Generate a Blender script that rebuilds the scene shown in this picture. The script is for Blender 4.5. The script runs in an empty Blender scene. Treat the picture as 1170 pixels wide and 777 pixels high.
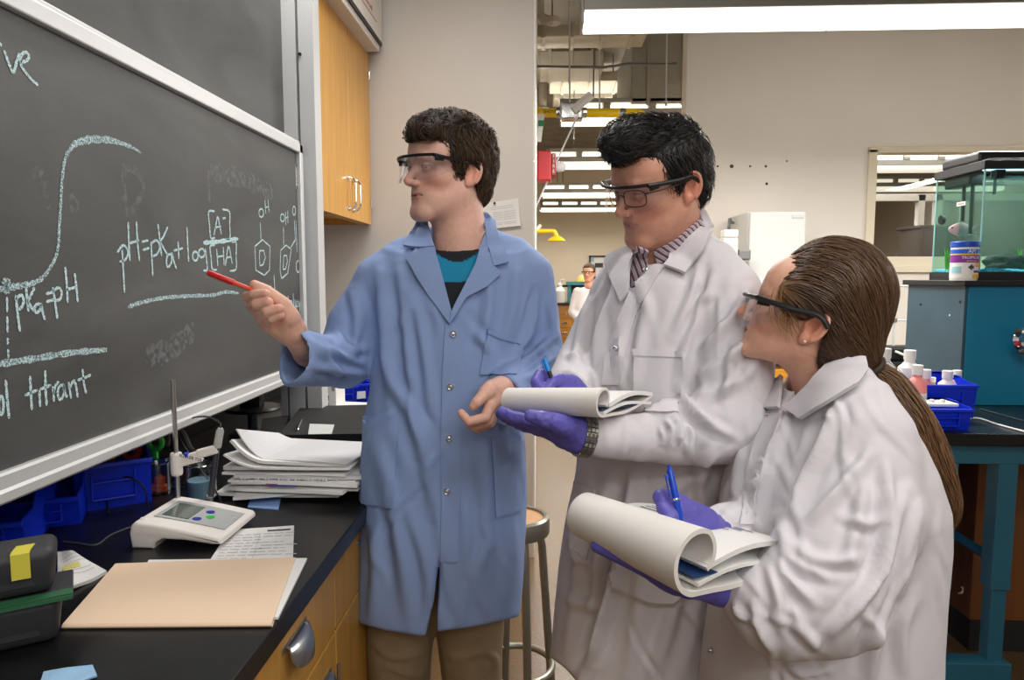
import bpy, bmesh, math, random
import numpy as np
from mathutils import Vector, Matrix, Euler
from mathutils.bvhtree import BVHTree
from mathutils.geometry import delaunay_2d_cdt

random.seed(7); RNG = np.random.default_rng(7)
SC = bpy.context.scene
COL = SC.collection
# ------------------------------------------------------------------ camera
W, H, F = 1170.0, 777.0, 800.0
CAM_Z = 1.43
PITCH, YAW = math.radians(5.25), math.radians(2.505)
cd = bpy.data.cameras.new('camera'); cam = bpy.data.objects.new('camera', cd); COL.objects.link(cam)
cd.sensor_fit = 'HORIZONTAL'; cd.sensor_width = 36.0; cd.lens = F / W * 36.0
cd.clip_start = 0.02; cd.clip_end = 100
cam.location = (0, 0, CAM_Z); cam.rotation_euler = (math.pi/2 - PITCH, 0, YAW)
SC.camera = cam
CR = Euler((math.pi/2 - PITCH, 0, YAW)).to_matrix(); CC = Vector((0, 0, CAM_Z))
# ------------------------------------------------------------------ view, world
SC.view_settings.view_transform = 'Standard'; SC.view_settings.look = 'None'
SC.view_settings.gamma = 1.0; SC.view_settings.use_curve_mapping = False
SC.view_settings.exposure = 0.0
SC.cycles.use_denoising = True
SC.cycles.max_bounces = 8; SC.cycles.transparent_max_bounces = 16
wd = bpy.data.worlds.new('world'); SC.world = wd; wd.use_nodes = True
wd.node_tree.nodes['Background'].inputs[0].default_value = (0.9, 0.93, 1.0, 1)
wd.node_tree.nodes['Background'].inputs[1].default_value = 0.25
# ------------------------------------------------------------------ ceiling lamps' light, added fills
def area(name, loc, sx, sy, power, rot=(0, 0, 0), col=(1.0, 0.975, 0.94)):
    l = bpy.data.lights.new(name, 'AREA'); l.shape = 'RECTANGLE'; l.size = sx; l.size_y = sy
    l.energy = power; l.color = col
    o = bpy.data.objects.new(name, l); COL.objects.link(o); o.location = loc; o.rotation_euler = rot
    return o
# rows of fluorescent tubes of this room (over and behind the photographer, over the benches), plus unseen fills added for the back wall
area('tube_and_fill_light', (0.9, 0.55, 2.55), 2.4, 0.3, 22)
area('tube_and_fill_light', (0.9, -1.4, 2.55), 2.4, 0.3, 24)
area('tube_and_fill_light', (1.35, 3.5, 2.37), 2.3, 0.15, 92)
area('tube_and_fill_light', (-0.3, 2.2, 2.95), 1.2, 0.3, 28)
area('tube_and_fill_light', (2.5, 4.45, 3.35), 2.6, 0.2, 9)  # added fill above the view, no fixture, brightens the back wall
area('tube_and_fill_light', (4.0, 3.6, 2.4), 0.2, 1.6, 40)  # added fill off to the right, unseen, lifts the lower back wall
for yy in (6.2, 7.8, 10.2, 12.7):
    area('tube_and_fill_light', (0.9, yy, 2.6), 2.4, 0.2, 75, col=(1.0, 0.95, 0.88))
for yy in (6.2, 7.8):
    area('tube_uplight', (0.9, yy, 2.9), 2.2, 0.16, 22, rot=(math.pi, 0, 0), col=(1.0, 0.96, 0.9))
area('neighbour_room_light', (3.2, 8.0, 2.9), 2.5, 2.5, 260)
# on-camera flash turned to the ceiling behind the photographer
area('bounced_flash', (0.7, -0.9, 2.3), 1.6, 1.2, 15, rot=(math.radians(55), 0, math.radians(12)), col=(1, 0.98, 0.96))
# ------------------------------------------------------------------ pixel -> place
def ray(px, py):
    return CR @ Vector(((px - W/2)/F, -(py - H/2)/F, -1.0))
def P(px, py, Y):
    d = ray(px, py); return CC + d*(Y/d.y)
def PX(px, py, X):
    d = ray(px, py); return CC + d*(X/d.x)
def PZ(px, py, Z):
    d = ray(px, py); return CC + d*((Z - CAM_Z)/d.z)
CRT = np.array(CR)
def proj(pts):
    v = (np.asarray(pts, float) - np.array(CC)) @ CRT
    w = np.maximum(-v[:, 2], 1e-4)
    return np.stack([v[:, 0]/w*F + W/2, -v[:, 1]/w*F + H/2], 1)
# ------------------------------------------------------------------ materials
def lin(c):
    c = [x/255.0 for x in c[:3]]
    return tuple(x/12.92 if x <= 0.04045 else ((x + 0.055)/1.055)**2.4 for x in c)
MATS = {}
def mat(name, rgb, rough=0.5, metal=0.0, var=0.0, vscale=8.0, bump=0.0, bscale=60.0, stretch=None,
        emit=None, estr=0.0, sss=0.0, coat=0.0, attr=None, spec=0.5, rgb2=None, alpha=1.0):
    if name in MATS: return MATS[name]
    m = bpy.data.materials.new(name); m.use_nodes = True
    nt = m.node_tree; b = nt.nodes['Principled BSDF']
    c = lin(rgb) + (1,)
    b.inputs['Base Color'].default_value = c
    b.inputs['Roughness'].default_value = rough; b.inputs['Metallic'].default_value = metal
    b.inputs['Specular IOR Level'].default_value = spec
    if sss:
        b.inputs['Subsurface Weight'].default_value = sss
        b.inputs['Subsurface Radius'].default_value = (0.012, 0.005, 0.003); b.inputs['Subsurface Scale'].default_value = 1.0
    if coat: b.inputs['Coat Weight'].default_value = coat
    tc = mp = None
    def coords():
        nonlocal tc, mp
        if mp is None:
            tc = nt.nodes.new('ShaderNodeTexCoord'); mp = nt.nodes.new('ShaderNodeMapping')
            nt.links.new(tc.outputs['Object'], mp.inputs['Vector'])
            if stretch: mp.inputs['Scale'].default_value = stretch
        return mp.outputs['Vector']
    colout = None
    if attr:
        a = nt.nodes.new('ShaderNodeAttribute'); a.attribute_name = attr; colout = a.outputs['Color']
    if var or rgb2:
        n = nt.nodes.new('ShaderNodeTexNoise'); n.inputs['Scale'].default_value = vscale; n.inputs['Detail'].default_value = 6
        nt.links.new(coords(), n.inputs['Vector'])
        mx = nt.nodes.new('ShaderNodeMix'); mx.data_type = 'RGBA'
        rp = nt.nodes.new('ShaderNodeMapRange'); rp.inputs[1].default_value = 0.3; rp.inputs[2].default_value = 0.7
        nt.links.new(n.outputs['Fac'], rp.inputs[0]); nt.links.new(rp.outputs[0], mx.inputs[0])
        if colout is not None:
            mx.blend_type = 'MULTIPLY'
            mx2 = nt.nodes.new('ShaderNodeMix'); mx2.data_type = 'RGBA'
            mx2.inputs[6].default_value = (1 - var,)*3 + (1,); mx2.inputs[7].default_value = (1 + var*0.4,)*3 + (1,)
            nt.links.new(rp.outputs[0], mx2.inputs[0])
            mx.inputs[0].default_value = 1.0
            for l in list(mx.inputs[0].links): nt.links.remove(l)
            nt.links.new(colout, mx.inputs[6]); nt.links.new(mx2.outputs[2], mx.inputs[7])
        else:
            c2 = (lin(rgb2) + (1,)) if rgb2 else tuple(min(1, x*(1 + var)) for x in c[:3]) + (1,)
            c1 = c if rgb2 else tuple(x*(1 - var) for x in c[:3]) + (1,)
            mx.inputs[6].default_value = c1; mx.inputs[7].default_value = c2
        colout = mx.outputs[2]
    if colout is not None: nt.links.new(colout, b.inputs['Base Color'])
    if bump:
        n2 = nt.nodes.new('ShaderNodeTexNoise'); n2.inputs['Scale'].default_value = bscale; n2.inputs['Detail'].default_value = 4
        nt.links.new(coords(), n2.inputs['Vector'])
        bp = nt.nodes.new('ShaderNodeBump'); bp.inputs['Strength'].default_value = bump; bp.inputs['Distance'].default_value = 0.01
        nt.links.new(n2.outputs['Fac'], bp.inputs['Height']); nt.links.new(bp.outputs['Normal'], b.inputs['Normal'])
    if emit:
        b.inputs['Emission Color'].default_value = lin(emit) + (1,); b.inputs['Emission Strength'].default_value = estr
    MATS[name] = m
    return m
def glass(name, tint=(255, 255, 255), refl=1.0, rough=0.02, base=0.04):
    if name in MATS: return MATS[name]
    m = bpy.data.materials.new(name); m.use_nodes = True; nt = m.node_tree
    out = nt.nodes['Material Output']; nt.nodes.remove(nt.nodes['Principled BSDF'])
    tr = nt.nodes.new('ShaderNodeBsdfTransparent'); tr.inputs[0].default_value = lin(tint) + (1,)
    gl = nt.nodes.new('ShaderNodeBsdfGlossy'); gl.inputs['Roughness'].default_value = rough
    lw = nt.nodes.new('ShaderNodeLayerWeight'); lw.inputs[0].default_value = 0.5
    pw = nt.nodes.new('ShaderNodeMath'); pw.operation = 'POWER'; pw.inputs[1].default_value = 4.0
    nt.links.new(lw.outputs['Facing'], pw.inputs[0])
    ma = nt.nodes.new('ShaderNodeMath'); ma.operation = 'MULTIPLY_ADD'; ma.inputs[1].default_value = refl; ma.inputs[2].default_value = base; ma.use_clamp = True
    mx = nt.nodes.new('ShaderNodeMixShader')
    nt.links.new(pw.outputs[0], ma.inputs[0]); nt.links.new(ma.outputs[0], mx.inputs[0])
    nt.links.new(tr.outputs[0], mx.inputs[1]); nt.links.new(gl.outputs[0], mx.inputs[2]); nt.links.new(mx.outputs[0], out.inputs[0])
    MATS[name] = m; return m
# ------------------------------------------------------------------ objects
def wm(o):
    m = o.matrix_basis.copy()
    while o.parent is not None:
        o = o.parent; m = o.matrix_basis @ m
    return m
def tag(o, label=None, cat=None, group=None, kind=None):
    if label: o['label'] = label
    if cat: o['category'] = cat
    if group: o['group'] = group
    if kind: o['kind'] = kind
    return o
def thing(name, label, cat, loc=(0, 0, 0), rz=0.0, group=None):
    o = bpy.data.objects.new(name, None); COL.objects.link(o); o.empty_display_size = 0.05
    o.location = loc; o.rotation_euler = (0, 0, rz)
    return tag(o, label, cat, group)
def dup(root, loc=None, rz=None, label=None, group=None):
    r = root.copy(); COL.objects.link(r)
    if loc is not None: r.location = loc
    if rz is not None: r.rotation_euler = (0, 0, rz)
    if label: r['label'] = label
    if group: r['group'] = group
    for ch in list(root.children):
        c = ch.copy(); COL.objects.link(c); c.parent = r
        for g in list(ch.children):
            e = g.copy(); COL.objects.link(e); e.parent = c
    return r
def rot_to(d, up=Vector((0, 0, 1))):
    z = Vector(d).normalized(); x = up.cross(z)
    if x.length < 1e-5: x = Vector((1, 0, 0))
    x.normalize(); y = z.cross(x)
    return Matrix((x, y, z)).transposed().to_4x4()
class MB:
    def __init__(s): s.v = []; s.f = []; s.m = []; s.c = None
    def add(s, vs, fs, M=None, mi=0):
        n = len(s.v)
        s.v += [tuple(M @ Vector(v)) if M is not None else tuple(v) for v in vs]
        s.f += [tuple(i + n for i in f) for f in fs]; s.m += [mi]*len(fs)
        return s
    def box(s, lo, hi, M=None, mi=0, bev=0.0, seg=2):
        lo = Vector(lo); hi = Vector(hi)
        if bev > 0:
            bm = bmesh.new(); bmesh.ops.create_cube(bm, size=1)
            for v in bm.verts: v.co = Vector([(lo[i] + hi[i])/2 + v.co[i]*(hi[i] - lo[i]) for i in range(3)])
            bmesh.ops.bevel(bm, geom=bm.edges[:], offset=bev, segments=seg, affect='EDGES', profile=0.5)
            s.bm(bm, M, mi); return s
        vs = [(x, y, z) for x in (lo.x, hi.x) for y in (lo.y, hi.y) for z in (lo.z, hi.z)]
        return s.add(vs, [(0, 1, 3, 2), (4, 6, 7, 5), (0, 4, 5, 1), (2, 3, 7, 6), (0, 2, 6, 4), (1, 5, 7, 3)], M, mi)
    def bm(s, bm, M=None, mi=0):
        bm.verts.index_update()
        s.add([v.co.copy() for v in bm.verts], [[v.index for v in f.verts] for f in bm.faces], M, mi); bm.free()
    def tube(s, pts, r, n=8, cap=True, mi=0, closed=False, flat=None):
        pts = [Vector(p) for p in pts]; k = len(pts)
        rs = [r]*k if isinstance(r, (int, float)) else list(r)
        up = None; vs = []; fs = []
        for i, p in enumerate(pts):
            a = pts[(i - 1) % k] if (closed or i > 0) else p; b = pts[(i + 1) % k] if (closed or i < k - 1) else p
            t = (b - a)
            t = t.normalized() if t.length > 1e-9 else Vector((0, 0, 1))
            if up is None:
                up = Vector((0, 0, 1)) if abs(t.z) < 0.9 else Vector((1, 0, 0))
            x = up - t*up.dot(t)
            if x.length < 1e-5: x = t.orthogonal()
            x.normalize(); y = t.cross(x); up = x
            for j in range(n):
                an = 2*math.pi*j/n
                vs.append(p + x*(math.cos(an)*rs[i]) + y*(math.sin(an)*rs[i]*(flat or 1.0)))
        for i in range(k if closed else k - 1):
            for j in range(n):
                a = i*n + j; b = i*n + (j + 1) % n; i2 = (i + 1) % k
                fs.append((a, b, i2*n + (j + 1) % n, i2*n + j))
        if cap and not closed:
            fs.append(tuple(reversed(range(n)))); fs.append(tuple(range((k - 1)*n, k*n)))
        return s.add(vs, fs, None, mi)
    def lathe(s, prof, n=20, M=None, mi=0, cap=True, arc=None):
        vs = []; fs = []; k = len(prof)
        for (r, z) in prof:
            for j in range(n):
                a = 2*math.pi*j/n; vs.append((r*math.cos(a), r*math.sin(a), z))
        for i in range(k - 1):
            for j in range(n):
                fs.append((i*n + j, i*n + (j + 1) % n, (i + 1)*n + (j + 1) % n, (i + 1)*n + j))
        if cap:
            fs.append(tuple(reversed(range(n)))); fs.append(tuple(range((k - 1)*n, k*n)))
        return s.add(vs, fs, M, mi)
    def prism(s, poly, h0, h1, M=None, mi=0):
        k = len(poly); vs = [(x, y, h0) for x, y in poly] + [(x, y, h1) for x, y in poly]
        fs = [tuple(reversed(range(k))), tuple(range(k, 2*k))] + [(i, (i + 1) % k, k + (i + 1) % k, k + i) for i in range(k)]
        return s.add(vs, fs, M, mi)
    def sheet(s, fn, nu, nv, th=0.0, mi=0):
        """fn(u,v)->point; a sheet of thickness th with closed rim"""
        g = [[Vector(fn(i/nu, j/nv)) for j in range(nv + 1)] for i in range(nu + 1)]
        vs = []; N = (nu + 1)*(nv + 1)
        nr = []
        for i in range(nu + 1):
            for j in range(nv + 1):
                a = g[min(i + 1, nu)][j] - g[max(i - 1, 0)][j]; b = g[i][min(j + 1, nv)] - g[i][max(j - 1, 0)]
                n = a.cross(b); n = n.normalized() if n.length > 1e-12 else Vector((0, 0, 1)); nr.append(n)
                vs.append(g[i][j])
        ix = lambda i, j: i*(nv + 1) + j
        fs = [(ix(i, j), ix(i + 1, j), ix(i + 1, j + 1), ix(i, j + 1)) for i in range(nu) for j in range(nv)]
        if th:
            vs += [vs[q] - nr[q]*th for q in range(N)]
            fs += [tuple(N + q for q in reversed(f)) for f in fs[:nu*nv]]
            for i in range(nu):
                fs.append((ix(i + 1, 0), ix(i, 0), N + ix(i, 0), N + ix(i + 1, 0))); fs.append((ix(i, nv), ix(i + 1, nv), N + ix(i + 1, nv), N + ix(i, nv)))
            for j in range(nv):
                fs.append((ix(0, j), ix(0, j + 1), N + ix(0, j + 1), N + ix(0, j))); fs.append((ix(nu, j + 1), ix(nu, j), N + ix(nu, j), N + ix(nu, j + 1)))
        return s.add(vs, fs, None, mi)
    def build(s, name, mats, parent=None, world=False, smooth=False, sharp=35, col=None):
        vs = s.v
        if parent is not None and world:
            im = wm(parent).inverted(); vs = [tuple(im @ Vector(v)) for v in vs]
        me = bpy.data.meshes.new(name); me.from_pydata(vs, [], s.f)
        if not isinstance(mats, (list, tuple)): mats = [mats]
        for m in mats: me.materials.append(m)
        if len(mats) > 1: me.polygons.foreach_set('material_index', s.m)
        if col is not None:
            a = me.color_attributes.new('Col', 'FLOAT_COLOR', 'POINT')
            c4 = np.ones((len(vs), 4), np.float32); c4[:, :3] = col; a.data.foreach_set('color', c4.ravel())
        me.validate(); me.update()
        if smooth:
            me.polygons.foreach_set('use_smooth', [True]*len(me.polygons))
            if sharp and sharp < 180: 
                try: me.set_sharp_from_angle(angle=math.radians(sharp))
                except Exception: pass
        o = bpy.data.objects.new(name, me); COL.objects.link(o); o.parent = parent
        return o
def smooth_line(pts, sub=6):
    pts = [np.array(p, float) for p in pts]
    if len(pts) < 3: return [tuple(pts[0]*(1 - t) + pts[-1]*t) for t in np.linspace(0, 1, sub + 1)]
    q = [2*pts[0] - pts[1]] + pts + [2*pts[-1] - pts[-2]]; out = []
    for i in range(1, len(q) - 2):
        for t in np.linspace(0, 1, sub, endpoint=False):
            a, b, c, d = q[i - 1], q[i], q[i + 1], q[i + 2]
            out.append(tuple(0.5*((2*b) + (-a + c)*t + (2*a - 5*b + 4*c - d)*t*t + (-a + 3*b - 3*c + d)*t**3)))
    out.append(tuple(pts[-1])); return out
def text_mesh(txt, size, M, mb, extr=0.0006, mi=0, res=3):
    cu = bpy.data.curves.new('t', 'FONT'); cu.body = txt; cu.size = size; cu.extrude = extr; cu.resolution_u = res
    cu.align_x = 'CENTER'; cu.align_y = 'CENTER'
    o = bpy.data.objects.new('t', cu); COL.objects.link(o)
    dg = bpy.context.evaluated_depsgraph_get(); me = bpy.data.meshes.new_from_object(o.evaluated_get(dg))
    mb.add([v.co.copy() for v in me.vertices], [list(p.vertices) for p in me.polygons], M, mi)
    bpy.data.objects.remove(o); bpy.data.curves.remove(cu); bpy.data.meshes.remove(me)
def struct(name, mb, m, smooth=False):
    o = mb.build(name, m, smooth=smooth); o['kind'] = 'structure'; return o
# ------------------------------------------------------------------ implicit surfaces
class Prim:
    def __init__(s, f, lo, hi): s.f = f; s.lo = np.array(lo, float); s.hi = np.array(hi, float)
def cone(a, b, ra, rb=None, sq=None):
    """round cone; sq = (axis, factor) squashes the section along a direction"""
    rb = ra if rb is None else rb
    a = np.array(a, float); b = np.array(b, float); ab = b - a; L2 = max(ab @ ab, 1e-12)
    R = max(ra, rb)
    ax = None
    if sq is not None:
        ax = np.array(sq[0], float); ax /= np.linalg.norm(ax); fac = sq[1]
    def f(p):
        q = p - a; t = np.clip((q @ ab)/L2, 0, 1)
        w = q - t[..., None]*ab
        r = ra + (rb - ra)*t
        if ax is not None:
            c = w @ ax; w = w + (c*(1/fac - 1))[..., None]*ax
            return (np.sqrt((w*w).sum(-1)) - r)*min(1, (1 + fac)/2)
        return np.sqrt((w*w).sum(-1)) - r
    return Prim(f, np.minimum(a, b) - R, np.maximum(a, b) + R)
def chain(pts, rs, sq=None):
    ps = [cone(pts[i], pts[i + 1], rs[i], rs[i + 1], sq) for i in range(len(pts) - 1)]
    def f(p):
        d = ps[0].f(p)
        for q in ps[1:]: d = np.minimum(d, q.f(p))
        return d
    return Prim(f, np.min([q.lo for q in ps], 0), np.max([q.hi for q in ps], 0))
def ell(c, r, R=None):
    c = np.array(c, float); r = np.array(r, float); Rm = None if R is None else np.array(R)[:3, :3]
    def f(p):
        q = p - c
        if Rm is not None: q = q @ Rm
        k0 = np.sqrt(((q/r)**2).sum(-1)); k1 = np.sqrt(((q/(r*r))**2).sum(-1)) + 1e-9
        return k0*(k0 - 1)/k1
    m = r.max() if R is not None else r
    return Prim(f, c - m, c + m)
def half(pt, n):
    pt = np.array(pt, float); n = np.array(n, float); n /= np.linalg.norm(n)
    return Prim(lambda p: (p - pt) @ n, [-9]*3, [9]*3)
def stack(rows, pw=2.3, rnd=0.03):
    """horizontal sections: (z, cx, cy, rx, ry[, angle]) from bottom to top"""
    rows = sorted(rows); A = np.array([r if len(r) == 6 else tuple(r) + (0.0,) for r in rows], float)
    zz = A[:, 0]
    def f(p):
        z = p[..., 2]; zc = np.clip(z, zz[0], zz[-1])
        i = np.clip(np.searchsorted(zz, zc) - 1, 0, len(zz) - 2)
        t = (zc - zz[i])/(zz[i + 1] - zz[i])
        s_ = t  # linear keeps shape; sections are dense enough
        g = lambda k: A[i, k]*(1 - s_) + A[i + 1, k]*s_
        x = p[..., 0] - g(1); y = p[..., 1] - g(2); an = g(5)
        ca, sa = np.cos(an), np.sin(an); x, y = x*ca + y*sa, -x*sa + y*ca
        rx, ry = g(3), g(4)
        k = ((np.abs(x)/rx)**pw + (np.abs(y)/ry)**pw)**(1/pw)
        gr = np.sqrt((x/(rx*rx))**2 + (y/(ry*ry))**2) + 1e-6
        k2 = np.sqrt((x/rx)**2 + (y/ry)**2) + 1e-6
        d = (k - 1)*np.where(k2 > 0.3, np.minimum(k2/gr, np.maximum(rx, ry)), np.minimum(rx, ry))
        dz = np.maximum(z - zz[-1], zz[0] - z)
        return np.maximum(d, dz)
    lo = [(A[:, 1] - np.maximum(A[:, 3], A[:, 4])).min(), (A[:, 2] - np.maximum(A[:, 3], A[:, 4])).min(), zz[0]]
    hi = [(A[:, 1] + np.maximum(A[:, 3], A[:, 4])).max(), (A[:, 2] + np.maximum(A[:, 3], A[:, 4])).max(), zz[-1]]
    return Prim(f, lo, hi)
def polyx(poly, axis=0, other=(1, 2)):
    """polygon in two coordinates, infinite along the third"""
    V = np.array(poly, float); n = len(V)
    def f(p):
        q = p[..., list(other)]
        d = np.full(q.shape[:-1], 1e9); s_ = np.ones(q.shape[:-1])
        j = n - 1
        for i in range(n):
            e = V[j] - V[i]; w = q - V[i]
            t = np.clip((w @ e)/(e @ e), 0, 1); b = w - t[..., None]*e
            d = np.minimum(d, (b*b).sum(-1))
            c1 = q[..., 1] >= V[i][1]; c2 = q[..., 1] < V[j][1]; c3 = e[0]*w[..., 1] > e[1]*w[..., 0]
            fl = (c1 & c2 & c3) | (~c1 & ~c2 & ~c3)
            s_ = np.where(fl, -s_, s_); j = i
        return s_*np.sqrt(d)
    return Prim(f, [-9]*3, [9]*3)
def pixpoly(poly):
    """region of space seen through a polygon of the picture's frame (a wedge from the eye)"""
    base = polyx([(a, b) for a, b in poly], other=(0, 1))
    def f(p):
        sh = p.shape[:-1]; v = (p.reshape(-1, 3) - np.array(CC)) @ CRT; w = np.maximum(-v[:, 2], 1e-3)
        q = np.stack([v[:, 0]/w*F + W/2, -v[:, 1]/w*F + H/2, w*0], 1)
        return (base.f(q)*w/F).reshape(sh)
    return Prim(f, [-9]*3, [9]*3)
def both(a, b): return Prim(lambda p: np.maximum(a.f(p), b.f(p)), np.maximum(a.lo, b.lo), np.minimum(a.hi, b.hi))
class Field:
    def __init__(s, lo, hi, h):
        s.lo = np.array(lo, float); s.h = h
        s.n = np.ceil((np.array(hi, float) - s.lo)/h).astype(int) + 1
        s.ax = [s.lo[i] + np.arange(s.n[i])*h for i in range(3)]
        s.d = np.full(tuple(s.n), 1.0, np.float32)
    def _sl(s, p, m):
        a = np.clip(np.floor((p.lo - m - s.lo)/s.h).astype(int), 0, s.n); b = np.clip(np.ceil((p.hi + m - s.lo)/s.h).astype(int) + 1, 0, s.n)
        sl = tuple(slice(a[i], b[i]) for i in range(3))
        if any(b[i] <= a[i] for i in range(3)): return None, None
        g = np.stack(np.meshgrid(*[s.ax[i][sl[i]] for i in range(3)], indexing='ij'), -1)
        return sl, p.f(g)
    def u(s, p, k=0.0):
        sl, v = s._sl(p, k + 3*s.h)
        if sl is None: return s
        d = s.d[sl]
        if k > 0:
            h = np.clip(0.5 + 0.5*(d - v)/k, 0, 1); s.d[sl] = d*(1 - h) + v*h - k*h*(1 - h)
        else: s.d[sl] = np.minimum(d, v)
        return s
    def s(s, p, k=0.0):
        sl, v = s._sl(p, k + 3*s.h)
        if sl is None: return s
        d = s.d[sl]; v = -v
        if k > 0:
            h = np.clip(0.5 - 0.5*(d - v)/k, 0, 1); s.d[sl] = d*(1 - h) + v*h + k*h*(1 - h)
        else: s.d[sl] = np.maximum(d, v)
        return s
    def i(s, p, k=0.0):
        g = np.stack(np.meshgrid(*s.ax, indexing='ij'), -1); v = p.f(g); d = s.d
        if k > 0:
            h = np.clip(0.5 - 0.5*(d - v)/k, 0, 1); s.d = (d*(1 - h) + v*h + k*h*(1 - h)).astype(np.float32)
        else: s.d = np.maximum(d, v)
        return s
    def mesh(s):
        V = s.d; nx, ny, nz = V.shape
        V = V.copy(); V[0] = V[-1] = 1; V[:, 0] = V[:, -1] = 1; V[:, :, 0] = V[:, :, -1] = 1
        I = V < 0
        c = sum(I[a:nx - 1 + a, b:ny - 1 + b, e:nz - 1 + e].astype(np.int8) for a in (0, 1) for b in (0, 1) for e in (0, 1))
        idx = np.argwhere((c > 0) & (c < 8)); n = len(idx)
        cid = np.full((nx - 1, ny - 1, nz - 1), -1, np.int64); cid[tuple(idx.T)] = np.arange(n)
        cor = {(a, b, e): V[idx[:, 0] + a, idx[:, 1] + b, idx[:, 2] + e] for a in (0, 1) for b in (0, 1) for e in (0, 1)}
        acc = np.zeros((n, 3)); cnt = np.zeros(n)
        keys = list(cor)
        for A in keys:
            for k in range(3):
                if A[k]: continue
                B = list(A); B[k] = 1; va = cor[A]; vb = cor[tuple(B)]
                m = (va < 0) != (vb < 0); t = np.where(m, va/np.where(m, va - vb, 1), 0)
                p = np.tile(np.array(A, float), (n, 1)); p[:, k] += t
                acc[m] += p[m]; cnt += m
        ver = s.lo + (idx + acc/cnt[:, None])*s.h
        fs = []
        for k in range(3):
            sl0 = [slice(1, -1)]*3; sl0[k] = slice(0, -1); sl1 = [slice(1, -1)]*3; sl1[k] = slice(1, None)
            a = I[tuple(sl0)]; b = I[tuple(sl1)]
            e = np.argwhere(a != b)
            if not len(e): continue
            off = np.array([1, 1, 1]); off[k] = 0; e = e + off
            ins = I[tuple(e.T)]
            u, v = (k + 1) % 3, (k + 2) % 3
            def cell(du, dv):
                q = e.copy(); q[:, u] -= du; q[:, v] -= dv; return cid[tuple(q.T)]
            q = np.stack([cell(1, 1), cell(0, 1), cell(0, 0), cell(1, 0)], 1)
            q[~ins] = q[~ins][:, ::-1]
            fs.append(q)
        return ver, np.concatenate(fs)
def normals(v, f):
    n = np.cross(v[f[:, 2]] - v[f[:, 0]], v[f[:, 3]] - v[f[:, 1]]); o = np.zeros_like(v)
    for k in range(4): np.add.at(o, f[:, k], n)
    return o/(np.linalg.norm(o, axis=1, keepdims=True) + 1e-12)
def relax(v, f, it=2, lam=0.5):
    for _ in range(it):
        a = np.zeros_like(v); c = np.zeros(len(v))
        for i in range(4):
            j = (i + 1) % 4
            np.add.at(a, f[:, i], v[f[:, j]]); np.add.at(c, f[:, i], 1); np.add.at(a, f[:, j], v[f[:, i]]); np.add.at(c, f[:, j], 1)
        v = v + lam*(a/np.maximum(c, 1)[:, None] - v)
    return v
def vnoise(p, seed=0):
    """smooth value noise in [-1,1]"""
    p = np.asarray(p, float); i = np.floor(p).astype(np.int64); f = p - i; f = f*f*(3 - 2*f)
    def hsh(x, y, z):
        h = (x*374761393 + y*668265263 + z*2147483647 + seed*974711) & 0xffffffff
        h = ((h ^ (h >> 13))*1274126177) & 0xffffffff
        return ((h ^ (h >> 16)) & 0xffff)/32767.5 - 1
    r = 0
    for a in (0, 1):
        for b in (0, 1):
            for c in (0, 1):
                w = (f[:, 0] if a else 1 - f[:, 0])*(f[:, 1] if b else 1 - f[:, 1])*(f[:, 2] if c else 1 - f[:, 2])
                r = r + w*hsh(i[:, 0] + a, i[:, 1] + b, i[:, 2] + c)
    return r
def folds(v, n, strokes, mult=1.0):
    """push cloth out along creases; strokes: (points, width, height)"""
    px = proj(v); view = (np.array(CC) - v); view /= np.linalg.norm(view, axis=1, keepdims=True)
    face = np.clip(((view*n).sum(1) - 0.0)/0.35, 0, 1)
    out = np.zeros(len(v))
    for pts, wd_, ht in strokes:
        q = np.array(smooth_line(pts, 4)); best = np.full(len(v), 1e9); sg = np.zeros(len(v)); tt = np.zeros(len(v))
        bb = (px[:, 0] > q[:, 0].min() - 4*wd_) & (px[:, 0] < q[:, 0].max() + 4*wd_) & (px[:, 1] > q[:, 1].min() - 4*wd_) & (px[:, 1] < q[:, 1].max() + 4*wd_)
        ii = np.nonzero(bb)[0]
        if not len(ii): continue
        pp = px[ii]; b_ = np.full(len(ii), 1e9); s_ = np.zeros(len(ii)); t_ = np.zeros(len(ii)); m = len(q) - 1
        for k in range(m):
            e = q[k + 1] - q[k]; w = pp - q[k]; t = np.clip((w @ e)/(e @ e + 1e-9), 0, 1); d = w - t[:, None]*e
            dd = np.sqrt((d*d).sum(1)); c = dd < b_
            b_ = np.where(c, dd, b_); s_ = np.where(c, np.sign(e[0]*w[:, 1] - e[1]*w[:, 0]), s_); t_ = np.where(c, (k + t)/m, t_)
        x = b_*s_/wd_
        prof = np.exp(-x*x) - 0.55*np.exp(-((x - 1.5)/0.9)**2) - 0.25*np.exp(-((x + 1.8)/1.1)**2)
        taper = np.sin(np.pi*np.clip(t_, 0.02, 0.98))**0.6
        out[ii] += ht*prof*taper
    return v + n*(out*face*mult)[:, None]
def bvh_of(v, f): return BVHTree.FromPolygons([tuple(x) for x in v], [tuple(int(i) for i in x) for x in f])
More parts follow.
